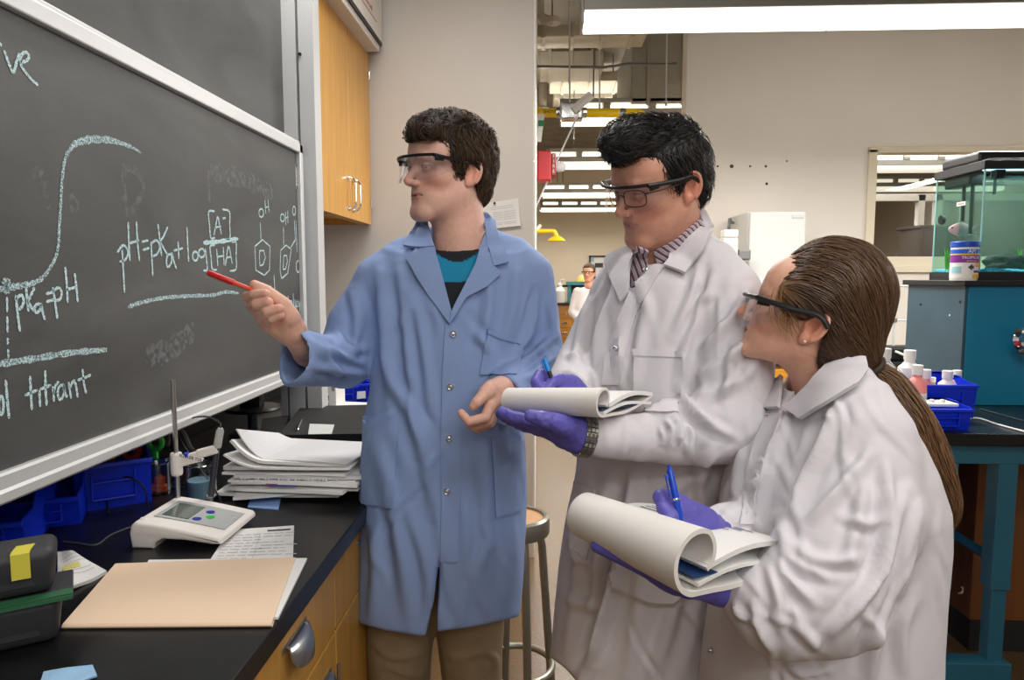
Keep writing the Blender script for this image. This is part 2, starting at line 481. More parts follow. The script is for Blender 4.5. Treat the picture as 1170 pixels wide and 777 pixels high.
def patch(mb, bvh, poly, off=0.003, th=0.003, step=6.0, bump=None, mi=0, ymax=None, lift=None):
    """a piece of cloth/paper lying on a surface: outline given as seen from the eye"""
    pts = []
    k = len(poly)
    for i in range(k):
        a = np.array(poly[i], float); b = np.array(poly[(i + 1) % k], float); m = max(1, int(np.linalg.norm(b - a)/step))
        for j in range(m): pts.append(tuple(a + (b - a)*j/m))
    nb = len(pts); ppoly = polyx(poly, other=(0, 1))
    A = np.array(poly, float)
    gx, gy = np.meshgrid(np.arange(A[:, 0].min(), A[:, 0].max(), step), np.arange(A[:, 1].min(), A[:, 1].max(), step))
    g = np.stack([gx.ravel(), gy.ravel(), gx.ravel()*0], 1)
    if len(g):
        sd = ppoly.f(g); g = g[sd < -step*0.45]
        pts += [(a, b) for a, b, _ in g]
    vs, es, fs, *_ = delaunay_2d_cdt([Vector(p) for p in pts], [(i, (i + 1) % nb) for i in range(nb)], [], 1, 1e-4)
    P3 = []; ok = []
    for p in vs:
        d = ray(p.x, p.y).normalized(); hit = bvh.ray_cast(CC, d)
        if hit[0] is None:
            P3.append(None); continue
        n = hit[1]
        if n.dot(d) > 0: n = -n
        o = off if lift is None else off + lift(p.x, p.y)
        P3.append((hit[0], (n*0.6 - d*0.4).normalized(), o))
    good = [x for x in P3 if x is not None]
    if not good: return
    for i, x in enumerate(P3):
        if x is None:
            j = min((q for q in range(len(P3)) if P3[q] is not None), key=lambda q: (vs[q] - vs[i]).length)
            h, n, o = P3[j]; d = ray(vs[i].x, vs[i].y); t = (h - CC).dot(d)/d.dot(d)
            P3[i] = (CC + d*t, n, o)
    top = [h + n*(o + th) for h, n, o in P3]; bot = [h + n*(o - 0.004) for h, n, o in P3]
    N = len(top); FF = []
    cnt = {}
    for f in fs:
        f = list(f)
        a, b, c = [vs[q] for q in f[:3]]
        if (b - a).cross(c - a) > 0: f.reverse()
        FF.append(tuple(f)); 
        for q in range(len(f)): cnt[(f[q], f[(q + 1) % len(f)])] = 1
    sides = [(b, a, a + N, b + N) for (a, b) in cnt if (b, a) not in cnt]
    mb.add(top + bot, FF + [tuple(q + N for q in reversed(f)) for f in FF] + sides, None, mi)
def npmesh(name, v, f, mats, parent, col=None, smooth=True, mi=None):
    im = np.array(wm(parent).inverted()) if parent is not None else np.eye(4)
    v = v @ im[:3, :3].T + im[:3, 3]
    me = bpy.data.meshes.new(name); me.from_pydata(v.tolist(), [], f.tolist())
    if not isinstance(mats, (list, tuple)): mats = [mats]
    for m in mats: me.materials.append(m)
    if mi is not None: me.polygons.foreach_set('material_index', np.asarray(mi, np.int32))
    if col is not None:
        a = me.color_attributes.new('Col', 'FLOAT_COLOR', 'POINT'); c4 = np.ones((len(v), 4), np.float32); c4[:, :3] = col
        a.data.foreach_set('color', c4.ravel())
    if smooth: me.polygons.foreach_set('use_smooth', [True]*len(me.polygons))
    me.update()
    o = bpy.data.objects.new(name, me); COL.objects.link(o); o.parent = parent
    return o
# ================================================================== the room
BW = 3.45                                   # back wall of the bench bay
XE = P(609, 300, BW).x                      # its free end
RW = 5.5                                    # back wall to the right
XR = P(780, 300, RW).x
M_wall = mat('wall_greige', (210, 203, 194), 0.75, var=0.02, vscale=3, bump=0.08, bscale=180)
M_wallR = mat('wall_cream', (232, 224, 213), 0.75, var=0.02, vscale=2, bump=0.06, bscale=150)
M_wallF = mat('wall_far', (232, 217, 192), 0.8, var=0.02, vscale=2)
M_trimw = mat('trim_white', (226, 221, 212), 0.5)
M_dark = mat('dark_void', (22, 21, 20), 0.7)
M_metal = mat('brushed_aluminium', (206, 207, 207), 0.45, 0.3, bump=0.03, bscale=40, stretch=(1, 0.03, 1))
M_metalg = mat('grey_metal', (120, 120, 118), 0.5, 0.5)
M_chrome = mat('chrome', (225, 226, 228), 0.12, 1.0)
M_steel = mat('stainless_steel', (190, 190, 186), 0.28, 0.95)
M_white = mat('white_plastic', (228, 226, 220), 0.45)
M_black = mat('black_plastic', (20, 20, 22), 0.42)
M_blackm = mat('black_matte', (26, 25, 25), 0.75)
M_paper = mat('paper_white', (232, 230, 226), 0.8, var=0.02, vscale=6)
M_ink = mat('print_ink', (70, 70, 74), 0.8)
M_bluebin = mat('bin_blue', (10, 48, 205), 0.35)
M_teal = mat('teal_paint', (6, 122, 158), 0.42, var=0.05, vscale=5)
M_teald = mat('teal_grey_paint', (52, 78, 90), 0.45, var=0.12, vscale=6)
M_wood = mat('maple_veneer', (206, 152, 70), 0.42, var=0.1, vscale=5, stretch=(9, 9, 0.7), coat=0.15)
M_woodd = mat('oak_drawer', (190, 128, 40), 0.42, var=0.12, vscale=5, stretch=(0.8, 9, 9), coat=0.15)
M_red = mat('alarm_red', (200, 30, 38), 0.35)
M_yellow = mat('safety_yellow', (240, 200, 10), 0.35)
M_lens = mat('tube_diffuser', (255, 255, 250), 0.4, emit=(255, 250, 240), estr=2.2)
M_lensf = mat('tube_diffuser_warm', (255, 252, 240), 0.4, emit=(255, 248, 228), estr=1.8)

def floor_mat():
    m = bpy.data.materials.new('terrazzo_floor'); m.use_nodes = True; nt = m.node_tree; b = nt.nodes['Principled BSDF']
    tc = nt.nodes.new('ShaderNodeTexCoord')
    v = nt.nodes.new('ShaderNodeTexVoronoi'); v.inputs['Scale'].default_value = 130
    n = nt.nodes.new('ShaderNodeTexNoise'); n.inputs['Scale'].default_value = 260; n.inputs['Detail'].default_value = 3
    for q in (v, n): nt.links.new(tc.outputs['Object'], q.inputs['Vector'])
    cr = nt.nodes.new('ShaderNodeValToRGB'); e = cr.color_ramp.elements
    e[0].color = lin((62, 44, 26)) + (1,); e[1].color = lin((124, 103, 74)) + (1,); e[0].position = 0.36; e[1].position = 0.66
    mid = cr.color_ramp.elements.new(0.5); mid.color = lin((92, 70, 45)) + (1,)
    nt.links.new(n.outputs['Fac'], cr.inputs['Fac'])
    mx = nt.nodes.new('ShaderNodeMix'); mx.data_type = 'RGBA'; mx.blend_type = 'OVERLAY'; mx.inputs[0].default_value = 0.25
    nt.links.new(cr.outputs['Color'], mx.inputs[6]); nt.links.new(v.outputs['Color'], mx.inputs[7])
    nt.links.new(mx.outputs[2], b.inputs['Base Color']); b.inputs['Roughness'].default_value = 0.28
    return m
struct('floor', MB().box((-3.2, -3.2, -0.1), (6.5, 15, 0)), floor_mat())
M_ceil = mat('ceiling_plain', (196, 190, 180), 0.9, var=0.04)
M_ceild = mat('ceiling_exposed', (140, 132, 118), 0.95, var=0.2, vscale=3)
struct('ceiling', MB().box((-3.2, -3.2, 3.75), (6.5, 15, 3.85)), M_ceild)
M_back = mat('wall_behind_board', (92, 88, 84), 0.85)
struct('wall_left', MB().box((-1.3, -3.2, 0), (-1.16, BW + 0.05, 3.75)), M_wall)
struct('wall_rear', MB().box((-1.3, -3.2, 0), (4.6, -3.1, 3.75)), M_wallR)
struct('wall_right', MB().box((4.4, -3.2, 0), (4.55, RW, 3.75)), M_wallR)
struct('wall_bay_back', MB().box((-3.2, BW, 0), (XE, BW + 0.14, 3.75)), M_wall)
# the metal edge profile of the bay wall, with its seams
mb = MB()
mb.box((XE, BW + 0.002, 0), (XE + 0.012, BW + 0.5, 1.98), bev=0.002)
mb.box((XE, BW + 0.002, 1.985), (XE + 0.012, BW + 0.5, 3.7), bev=0.002)
struct('trim_1', mb, M_trimw)
struct('wall_passage', MB().box((XE - 0.14, BW + 0.14, 0), (XE, 5.3, 3.75)), M_wall)
# right-hand back wall with an opening for the window
wx0, wx1 = P(992, 240, RW).x, P(1300, 240, RW).x
wz0, wz1 = P(1000, 300, RW).z, P(1000, 171, RW).z
mb = MB()
mb.box((XR, RW, 0), (wx0, RW + 0.18, 3.75)); mb.box((wx1, RW, 0), (6.5, RW + 0.18, 3.75))
mb.box((wx0, RW, 0), (wx1, RW + 0.18, wz0)); mb.box((wx0, RW, wz1), (wx1, RW + 0.18, 3.75))
struct('wall_back', mb, M_wallR)
mb = MB(); fw = 0.045
for a, b in (((wx0 - 0.02, wz1 - fw + 0.02), (wx1, wz1 + 0.02)), ((wx0 - 0.02, wz0 - 0.03), (wx1, wz0 + fw)), ((wx0 - 0.02, wz0), (wx0 + fw, wz1)), ((wx1 - fw, wz0), (wx1, wz1))):
    mb.box((a[0], RW - 0.02, a[1]), (b[0], RW + 0.12, b[1]), bev=0.004)
win = struct('window_1', mb, mat('window_frame_cream', (226, 214, 190), 0.5))
mb = MB()
mb.box((wx0 + fw, RW + 0.06, wz0 + fw), (wx1 - fw, RW + 0.066, wz1 - fw))
pane = mb.build('window_pane', glass('window_glass', (206, 206, 204), 1.2, 0.01, 0.05), win)
mb = MB(); mb.box((wx0 - 0.03, RW - 0.035, wz0 - 0.075), (wx1, RW + 0.01, wz0 - 0.028), bev=0.004)
mb.build('window_sill', mat('window_frame_cream', (0, 0, 0)), win)
# small screw holes left in the back wall
hm = mat('hole_dark', (70, 62, 55), 0.9)
mb = MB()
for x, y, r in ((820, 190, 1.2), (836, 190, 2.2), (857, 190, 1.2), (875, 190, 1.4), (876, 210, 1.6), (899, 184, 1.0)):
    p = P(x, y, RW); mb.lathe([(r*RW/F, 0), (r*RW/F*0.6, 0.004)], 8, Matrix.Translation((p.x, RW, p.z)) @ Matrix.Rotation(math.pi/2, 4, 'X'))
o = mb.build('wall_holes', hm); o['kind'] = 'structure'; o.name = 'trim_2'
# far laboratory
struct('wall_far', MB().box((-3.2, 14.3, 0), (6.5, 14.4, 3.75)), M_wallF)
struct('wall_far_left', MB().box((-3.2, BW, 0), (-3.1, 14.4, 3.75)), M_wallF)
struct('wall_far_right', MB().box((6.4, RW, 0), (6.5, 14.4, 3.75)), M_wallF)
# inner glazed partition seen through the window
mb = MB()
for x in (1052, 1072, 1100, 1108):
    p = P(x, 240, 8.3); mb.box((p.x - 0.035, 8.28, 0), (p.x + 0.035, 8.36, 2.35))
mb.box((P(990, 240, 8.3).x - 0.6, 8.28, 2.28), (P(1250, 240, 8.3).x, 8.36, 2.36))
struct('wall_glazed_partition', mb, M_trimw)
mb = MB(); mb.box((P(1074, 240, 8.3).x, 8.3, 0), (P(1098, 240, 8.3).x, 8.33, 2.28)); mb.box((P(1110, 240, 8.3).x, 8.3, 0), (P(1250, 240, 8.3).x, 8.33, 2.28))
struct('wall_partition_panel', mb, mat('partition_grey', (150, 143, 132), 0.6))
t = thing('office_cabinet', 'dark brown low cabinet seen through the window', 'cabinet', (P(1072, 280, 8.1).x, 7.8, 0))
p0, p1 = P(1040, 262, 7.9), P(1100, 262, 7.9)
mb = MB(); mb.box((p0.x, 7.7, 0.05), (p1.x, 8.15, p0.z), bev=0.02); mb.build('body', mat('dark_brown', (74, 62, 52), 0.6), t, world=True)
mb = MB(); mb.box((p0.x - .02, 7.67, p0.z), (p1.x + .02, 8.18, p0.z + 0.03), bev=0.008); mb.build('top', mat('dark_brown2', (60, 50, 44), 0.5), t, world=True)
mb = MB()
for q in (0.03, 0.52): mb.box((p0.x + q*(p1.x - p0.x), 7.685, 0.12), (p0.x + (q + 0.45)*(p1.x - p0.x), 7.705, p0.z - 0.04), bev=0.005)
mb.build('door', mat('dark_brown2', (0, 0, 0)), t, world=True)
mb = MB(); mb.box((p0.x + 0.02, 7.74, 0), (p1.x - 0.02, 8.1, 0.05)); mb.build('plinth', M_blackm, t, world=True)

# ---------------------------------------------------------------- ceiling lamps
def ceiling_lamp(label, x0, x1, y, z, group, warm=True, hang=3.75, joints=2):
    L = x1 - x0
    t = thing('fluorescent_ceiling_light', label, 'ceiling light', (x0, y, z), 0, group)
    lm = M_lensf if warm else M_lens
    w = 0.085
    for k in range(joints):
        mb = MB(); mb.prism([(-w, 0.02), (-w + 0.02, 0), (w - 0.02, 0), (w, 0.02), (w, 0.06), (-w, 0.06)], L*k/joints + 0.004, L*(k + 1)/joints - 0.004,
                            Matrix(((0, 0, 1, 0), (1, 0, 0, 0), (0, 1, 0, 0), (0, 0, 0, 1))))
        mb.build('diffuser', lm, t)
    mb = MB()
    mb.box((0, -w - 0.01, 0.06), (L, w + 0.01, 0.115), bev=0.004)
    mb.box((0, -0.1, 0.165), (L, 0.1, 0.2), bev=0.006)
    n = max(2, int(L/0.34))
    for k in range(n + 1):
        x = L*k/n; mb.box((max(0, x - 0.03), -0.1, 0.115), (min(L, x + 0.03), 0.1, 0.165))
    mb.box((-0.012, -w - 0.012, 0), (0, w + 0.012, 0.2), bev=0.003); mb.box((L, -w - 0.012, 0), (L + 0.012, w + 0.012, 0.2), bev=0.003)
    mb.build('housing', mat('lamp_housing', (150, 146, 138), 0.5, 0.2), t)
    mb = MB()
    for k in range(n): mb.box((L*k/n + 0.04, -0.085, 0.118), (L*(k + 1)/n - 0.04, 0.085, 0.16))
    mb.build('uplight_tube', lm, t)
    for fx in (0.12, 0.88):
        mb = MB(); mb.tube([(L*fx, 0, 0.2), (L*fx, 0, hang - z)], 0.006, 6); mb.lathe([(0.03, hang - z - 0.02), (0.035, hang - z)], 12, Matrix.Translation((L*fx, 0, 0)))
        mb.build('hanger_rod', M_metalg, t)
    return t
pa = P(666, 34, 3.5)
ceiling_lamp('long white fluorescent lamp at the top of the view above the students', pa.x, pa.x + 2.35, 3.5, pa.z, 'fluorescent ceiling lamps', False)
rows = [(641, 143, 6.2, 'fluorescent lamp hanging just behind the yellow shower pipe', 2.3), (625, 193, 7.75, 'fluorescent lamp in the far lab, first below the red alarm box top', 2.4),
        (620, 226, 10.25, 'fluorescent lamp in the far lab, middle one of three stacked rows', 2.4), (618, 242, 12.8, 'fluorescent lamp of the far lab closest to its end wall', 2.4)]
for x, y, d, lab, L in rows:
    p = P(x, y, d); ceiling_lamp(lab, p.x, p.x + L, d, p.z, 'fluorescent ceiling lamps', True, joints=2)
for x, y, d, lab in ((985, 197, 7.75, 'fluorescent lamp seen through the window, upper row'), (985, 219, 10.25, 'fluorescent lamp seen through the window, lower row')):
    p = P(x, y, d); ceiling_lamp(lab, p.x - 0.3, p.x + 2.2, d, p.z, 'fluorescent ceiling lamps', True, joints=2)
# ---------------------------------------------------------------- ducts, beams, pipes over the passage
M_duct = mat('duct_grey', (150, 146, 134), 0.6, 0.2, var=0.05)
M_ductb = mat('duct_beige', (182, 172, 150), 0.75, var=0.1, vscale=4)
def duct(name, label, px0, py0, px1, py1, d, depth, m, cat='duct', seams=3):
    a, b = P(px0, py0, d), P(px1, py1, d)
    t = thing(name, label, cat, ((a.x + b.x)/2, d, min(a.z, b.z)))
    mb = MB(); mb.box((a.x, d, b.z), (b.x, d + depth, a.z), bev=0.012); mb.build('body', m, t, world=True)
    for k in range(seams):
        x = a.x + (b.x - a.x)*(k + 0.5)/seams
        mb = MB(); mb.box((x - 0.015, d - 0.012, b.z - 0.012), (x + 0.015, d + depth, a.z + 0.012), bev=0.004)
        mb.build('seam_flange', m, t, world=True)
    for fx in (0.2, 0.8):
        x = a.x + (b.x - a.x)*fx; mb = MB(); mb.tube([(x, d + depth/2, a.z), (x, d + depth/2, 3.76)], 0.006, 6); mb.build('hanger_rod', M_metalg, t, world=True)
    return t
duct('air_duct', 'large smooth grey air duct beside the end of the back wall', 722, 36, 800, 118, 6.1, 1.15, M_duct, seams=2)
duct('air_duct', 'pale insulated duct under the ceiling with wrapped tape seams', 616, 58, 690, 76, 6.6, 0.5, M_ductb)
duct('air_duct', 'beige insulated duct lower down behind the shower tag', 628, 82, 722, 92, 7.4, 0.5, M_ductb)
duct('air_duct', 'short beige duct just above the chrome shower valve', 632, 104, 700, 112, 8.2, 0.4, M_ductb)
duct('air_duct', 'wide beige duct crossing at the very top of the passage', 604, 28, 740, 40, 5.6, 0.3, M_ductb, seams=4)
def pipe(name, label, pts, r, m, cat='pipe', n=10, fit=True):
    c = pts[0]; t = thing(name, label, cat, tuple(c)); mb = MB(); mb.tube(pts, r, n); mb.build('pipe', m, t, world=True, smooth=True)
    if fit:
        for q in (pts[0], pts[-1]):
            mb = MB(); d = (Vector(pts[1]) - Vector(pts[0])).normalized()
            mb.lathe([(r*1.5, -0.02), (r*1.6, -0.015), (r*1.6, 0.015), (r*1.5, 0.02)], n, Matrix.Translation(q) @ rot_to(d)); mb.build('coupling', m, t, world=True)
    return t
pipe('conduit_pipe', 'thin grey conduit crossing the passage below the ceiling', [P(612, 76, 5.9), P(690, 77, 5.9), P(718, 73, 5.9), P(770, 74, 5.9)], 0.012, M_metalg)
pipe('suspension_rod', 'slim vertical threaded rod hanging from the ceiling left of the lamp', [Vector((P(650, -40, 5.3).x, 5.3, 3.76)), P(651, 122, 5.3)], 0.006, M_metal, 'rod')
pipe('suspension_rod', 'slim vertical threaded rod in front of the grey duct', [Vector((P(762, 20, 5.6).x, 5.6, 3.76)), P(761, 118, 5.6)], 0.006, M_metal, 'rod')
pipe('suspension_rod', 'slim vertical rod between the beige ducts and the grey duct', [Vector((P(685, 20, 5.9).x, 5.9, 3.76)), P(685, 122, 5.9)], 0.006, M_metal, 'rod')
pipe('bent_pipe', 'cream elbowed pipe at the upper corner of the passage', [P(616, -30, 5.2), P(616, 16, 5.2), P(622, 22, 5.2), P(632, 24, 5.2)], 0.035, M_ductb)
pipe('vertical_pipe', 'pale vertical pipe running down beside the wall edge', [P(620, 60, 8.8), P(620, 125, 8.8)], 0.05, M_ductb)
pipe('vertical_pipe', 'brownish vertical pipe behind the ducts', [P(712, 85, 8.8), P(712, 125, 8.8)], 0.06, M_ductb)
# steel beam above
mb = MB(); a = P(600, 8, 6.5); mb.box((-0.6, 6.5, a.z), (1.8, 6.62, a.z + 0.02)); mb.box((-0.6, 6.55, a.z), (1.8, 6.57, a.z + 0.2)); mb.box((-0.6, 6.5, a.z + 0.2), (1.8, 6.62, a.z + 0.22))
o = mb.build('steel_beam', mat('beam_brown', (120, 104, 82), 0.8)); o['kind'] = 'structure'

# ---------------------------------------------------------------- safety showers, alarm, exit plate
def shower(label, wallx, px_head, py, d, s=1.0, rod=True, tagc=True):
    p0 = P(wallx, py, d); p1 = P(px_head, py, d)
    t = thing('emergency_shower', label, 'safety shower', tuple(p0))
    mb = MB(); mb.lathe([(0.06, 0), (0.06, 0.012), (0.03, 0.02)], 16, Matrix.Translation(p0) @ Matrix.Rotation(math.pi/2, 4, 'Y')); mb.build('wall_flange', M_yellow, t, world=True)
    r = 0.024*s
    pts = [p0] + [p0.lerp(p1, q) for q in (0.5, 0.88)] + [p1 + Vector((0, 0, -0.012)), p1 + Vector((0.02, 0, -0.06))]
    mb = MB(); mb.tube(smooth_line(pts, 4), r, 12); mb.build('pipe', M_yellow, t, world=True, smooth=True)
    return t, p0, p1, r
t, p0, p1, r = shower('yellow safety shower pipe with chrome valve and white tag above the passage', 612, 733, 129, 4.75, 1.25)
c = p0.lerp(p1, 0.34)
mb = MB(); mb.box((c.x - 0.075, 4.70, c.z - 0.05), (c.x + 0.075, 4.80, c.z + 0.06), bev=0.012); mb.lathe([(0.034, -0.1), (0.034, 0.1)], 14, Matrix.Translation(c) @ Matrix.Rotation(math.pi/2, 4, 'Y'))
mb.build('valve', M_chrome, t, world=True)
mb = MB(); a = P(655, 126, 4.68); b = P(676, 108, 4.66); mb.tube([a, b], 0.028, 4, flat=0.15); mb.build('white_tag', M_white, t, world=True)
mb = MB(); mb.tube([P(661, 130, 4.66), P(612, 237, 4.66)], 0.006, 6); mb.build('pull_rod', M_metal, t, world=True)
mb = MB(); mb.lathe([(0.03, -0.02), (0.033, 0), (0.03, 0.02)], 12, Matrix.Translation(p0.lerp(p1, 0.82)) @ Matrix.Rotation(math.pi/2, 4, 'Y')); mb.build('coupling', M_chrome, t, world=True)
mb = MB(); text_mesh('SHOWER', 0.03, Matrix.Translation(p0.lerp(p1, 0.16) + Vector((0, -0.033, 0))) @ Matrix.Rotation(math.pi/2, 4, 'X'), mb); mb.build('stencil_lettering', M_black, t, world=True)
# small far shower with its bowl
t, p0, p1, r = shower('small yellow safety shower with round head in the far lab', 609, 634, 264, 9.0, 1.1)
mb = MB(); e = p1 + Vector((0.02, 0, -0.05)); mb.lathe([(0.02, 0.0), (0.03, -0.01), (0.1, -0.05), (0.115, -0.075), (0.1, -0.07)], 18, Matrix.Translation(e)); mb.build('shower_head', M_yellow, t, world=True, smooth=True)
mb = MB(); mb.tube([P(611, 265, 8.98), P(618, 257, 8.98)], 0.02, 4, flat=0.2); mb.build('white_tag', M_white, t, world=True)
# fire alarm
a = P(612, 172, 4.6); b = P(627, 206, 4.6)
t = thing('fire_alarm', 'red fire alarm box with white strobe on the wall edge', 'fire alarm', (XE, 4.6, b.z))
mb = MB(); mb.box((XE + 0.01, 4.6, b.z), (XE + 0.1, 4.75, a.z), bev=0.008); mb.build('body', M_red, t, world=True)
mb = MB(); mb.box((XE + 0.1, 4.605, b.z + 0.03), (XE + 0.13, 4.745, a.z - 0.015), bev=0.006); mb.build('front_cover', mat('alarm_red_dark', (170, 34, 42), 0.4), t, world=True)
mb = MB()
for i, ch in enumerate('FIRE'):
    text_mesh(ch, 0.05, Matrix.Translation((XE + 0.1155, 4.603, a.z - 0.035 - i*0.032)) @ Matrix.Rotation(math.pi/2, 4, 'X') @ Matrix.Diagonal((0.55, 0.62, 1, 1)), mb)
mb.build('fire_lettering', M_white, t, world=True)
mb = MB(); mb.lathe([(0.03, 0), (0.034, 0.02), (0.03, 0.05), (0.015, 0.065)], 14, Matrix.Translation((XE + 0.13, 4.67, (a.z + b.z)/2)) @ Matrix.Rotation(math.pi/2, 4, 'Y')); mb.build('strobe', mat('strobe_clear', (225, 225, 225), 0.15), t, world=True, smooth=True)
# hinged green/white sign plate seen nearly edge-on
a = P(613, 133, 4.4)
t = thing('safety_sign', 'white and green safety sign projecting from the wall edge', 'sign', (XE, 4.4, a.z - 0.2))
mb = MB(); a = P(620, 130, 4.4); b = P(611, 162, 4.4); mb.add([(XE + 0.012, 4.4, a.z), (XE + 0.055, 4.4, a.z), (XE + 0.035, 4.4, b.z), (XE + 0.012, 4.4, b.z), (XE + 0.012, 4.406, a.z), (XE + 0.055, 4.406, a.z), (XE + 0.035, 4.406, b.z), (XE + 0.012, 4.406, b.z)], [(0, 3, 2, 1), (4, 5, 6, 7), (0, 1, 5, 4), (1, 2, 6, 5), (2, 3, 7, 6), (3, 0, 4, 7)]); mb.build('plate', M_white, t, world=True)
mb = MB(); mb.box((XE + 0.018, 4.396, a.z - 0.075), (XE + 0.05, 4.3995, a.z - 0.04)); mb.build('green_panel', mat('sign_green', (20, 130, 80), 0.5), t, world=True)
# second small red call point, deep in the far lab
a, b = P(607, 262, 8.6), P(613, 276, 8.6)
t = thing('call_point', 'small red call point beside the far yellow shower', 'alarm call point', (a.x, 8.6, b.z))
mb = MB(); mb.box((a.x, 8.6, b.z), (b.x, 8.68, a.z), bev=0.008); mb.build('body', M_red, t, world=True)
mb = MB(); mb.box((a.x + 0.015, 8.592, b.z + 0.05), (b.x - 0.015, 8.602, a.z - 0.03), bev=0.003); mb.build('cover', M_white, t, world=True)
o = struct('wall_far_pier', MB().box((P(606.5, 300, 8.6).x - 0.6, 8.68, 0), (P(608, 300, 8.6).x + 0.02, 9.4, 3.75)), M_wallF)
# notice sheet and plates on the bay wall
def wallsheet(name, label, corners, m, cat, lines=0, curl=0.0):
    q = [P(x, y, BW - 0.003) for x, y in corners]
    t = thing(name, label, cat, tuple(q[3]))
    mb = MB(); mb.sheet(lambda u, v: q[0].lerp(q[1], u).lerp(q[3].lerp(q[2], u), v) + Vector((0, -0.004 - curl*v*v - 0.6*curl*u*u, 0)), 6, 6, 0.0012)
    mb.build('sheet', m, t, world=True, smooth=True)
    return t, q
t, q = wallsheet('notice_sheet', 'white printed notice pinned to the wall beside the man in blue', [(549, 233), (592, 227), (595, 258), (551, 263)], M_paper, 'notice', curl=0.006)
mb = MB()
for v in (0.2, 0.27, 0.4, 0.47, 0.54, 0.61, 0.68, 0.8, 0.86):
    for (u0, u1) in ((0.3, 0.55), (0.58, 0.9)) if v > 0.35 else ((0.25, 0.85),):
        f = lambda u, v: q[0].lerp(q[1], u).lerp(q[3].lerp(q[2], u), v) + Vector((0, -0.0062 - 0.006*v*v - 0.0036*u*u, 0))
        mb.sheet(lambda a, b: f(u0 + (u1 - u0)*a, v + 0.018*b), 3, 1)
mb.build('printed_lines', mat('faint_print', (196, 196, 198), 0.8), t, world=True)
mb = MB(); pp = P(565, 232, BW - 0.012); mb.lathe([(0.006, 0), (0.004, 0.01)], 10, Matrix.Translation(pp) @ Matrix.Rotation(math.pi/2, 4, 'X')); mb.build('push_pin', M_black, t, world=True)
t, q = wallsheet('wall_plate', 'white plate with a blue corner on the wall edge at shoulder height', [(585, 279), (606, 279), (606, 300), (585, 300)], M_white, 'sign')
mb = MB(); a, b = P(595, 280, BW - 0.012), P(605, 288, BW - 0.012); mb.box((a.x, BW - 0.011, b.z), (b.x, BW - 0.0082, a.z)); mb.build('blue_panel', mat('sign_blue', (30, 90, 160), 0.5), t, world=True)
# ================================================================== chalkboards
BX = -0.84
def board_mat():
    m = bpy.data.materials.new('slate_board'); m.use_nodes = True; nt = m.node_tree; b = nt.nodes['Principled BSDF']
    tc = nt.nodes.new('ShaderNodeTexCoord'); mp = nt.nodes.new('ShaderNodeMapping'); mp.inputs['Scale'].default_value = (1, 0.8, 2.2)
    nt.links.new(tc.outputs['Object'], mp.inputs['Vector'])
    n = nt.nodes.new('ShaderNodeTexNoise'); n.inputs['Scale'].default_value = 2.2; n.inputs['Detail'].default_value = 8; n.inputs['Distortion'].default_value = 0.8
    n2 = nt.nodes.new('ShaderNodeTexNoise'); n2.inputs['Scale'].default_value = 90; n2.inputs['Detail'].default_value = 2
    for q in (n, n2): nt.links.new(mp.outputs['Vector'], q.inputs['Vector'])
    cr = nt.nodes.new('ShaderNodeValToRGB'); e = cr.color_ramp.elements
    e[0].position = 0.3; e[1].position = 0.75; e[0].color = lin((57, 58, 58)) + (1,); e[1].color = lin((86, 87, 86)) + (1,)
    nt.links.new(n.outputs['Fac'], cr.inputs['Fac'])
    mx = nt.nodes.new('ShaderNodeMix'); mx.data_type = 'RGBA'; mx.blend_type = 'OVERLAY'; mx.inputs[0].default_value = 0.18
    nt.links.new(cr.outputs['Color'], mx.inputs[6]); nt.links.new(n2.outputs['Color'], mx.inputs[7])
    nt.links.new(mx.outputs[2], b.inputs['Base Color']); b.inputs['Roughness'].default_value = 0.55
    return m
M_slate = board_mat()
def chalk_mat(name, rgb, lo, hi, sc=420):
    m = bpy.data.materials.new(name); m.use_nodes = True; nt = m.node_tree; b = nt.nodes['Principled BSDF']; out = nt.nodes['Material Output']
    b.inputs['Base Color'].default_value = lin(rgb) + (1,); b.inputs['Roughness'].default_value = 0.95
    tc = nt.nodes.new('ShaderNodeTexCoord'); n = nt.nodes.new('ShaderNodeTexNoise'); n.inputs['Scale'].default_value = sc; n.inputs['Detail'].default_value = 3
    nt.links.new(tc.outputs['Object'], n.inputs['Vector'])
    r = nt.nodes.new('ShaderNodeMapRange'); r.inputs[1].default_value = lo; r.inputs[2].default_value = hi
    nt.links.new(n.outputs['Fac'], r.inputs[0])
    tr = nt.nodes.new('ShaderNodeBsdfTransparent'); mx = nt.nodes.new('ShaderNodeMixShader')
    nt.links.new(r.outputs[0], mx.inputs[0]); nt.links.new(tr.outputs[0], mx.inputs[1]); nt.links.new(b.outputs[0], mx.inputs[2]); nt.links.new(mx.outputs[0], out.inputs[0])
    return m
M_chalk = chalk_mat('chalk', (200, 226, 230), 0.28, 0.52)
M_chalkb = chalk_mat('chalk_broad', (190, 216, 220), 0.36, 0.62, 300)
M_chalkf = chalk_mat('chalk_ghost', (150, 156, 156), 0.42, 1.3, 60)
Yr = PX(345, 300, BX).y                     # free end of the writing board
zb, zt = CAM_Z - 0.36*0.84, CAM_Z + 0.495*0.84
zbb, ztt = CAM_Z - 0.418*0.84, CAM_Z + 0.532*0.84
Y0 = 0.3
t = thing('chalkboard', 'sliding chalkboard covered with chalk equations and a titration curve', 'chalkboard', (BX, Yr, zbb))
MB().box((BX - 0.03, Y0, zb - 0.02), (BX, Yr - 0.01, zt + 0.02)).build('writing_surface', M_slate, t, world=True)
mb = MB()
mb.box((BX - 0.035, Y0, zt), (BX + 0.014, Yr, ztt), bev=0.003)
mb.box((BX - 0.035, Y0, ztt), (BX + 0.004, Yr, ztt + 0.012), bev=0.002)
mb.build('top_rail', M_metal, t, world=True)
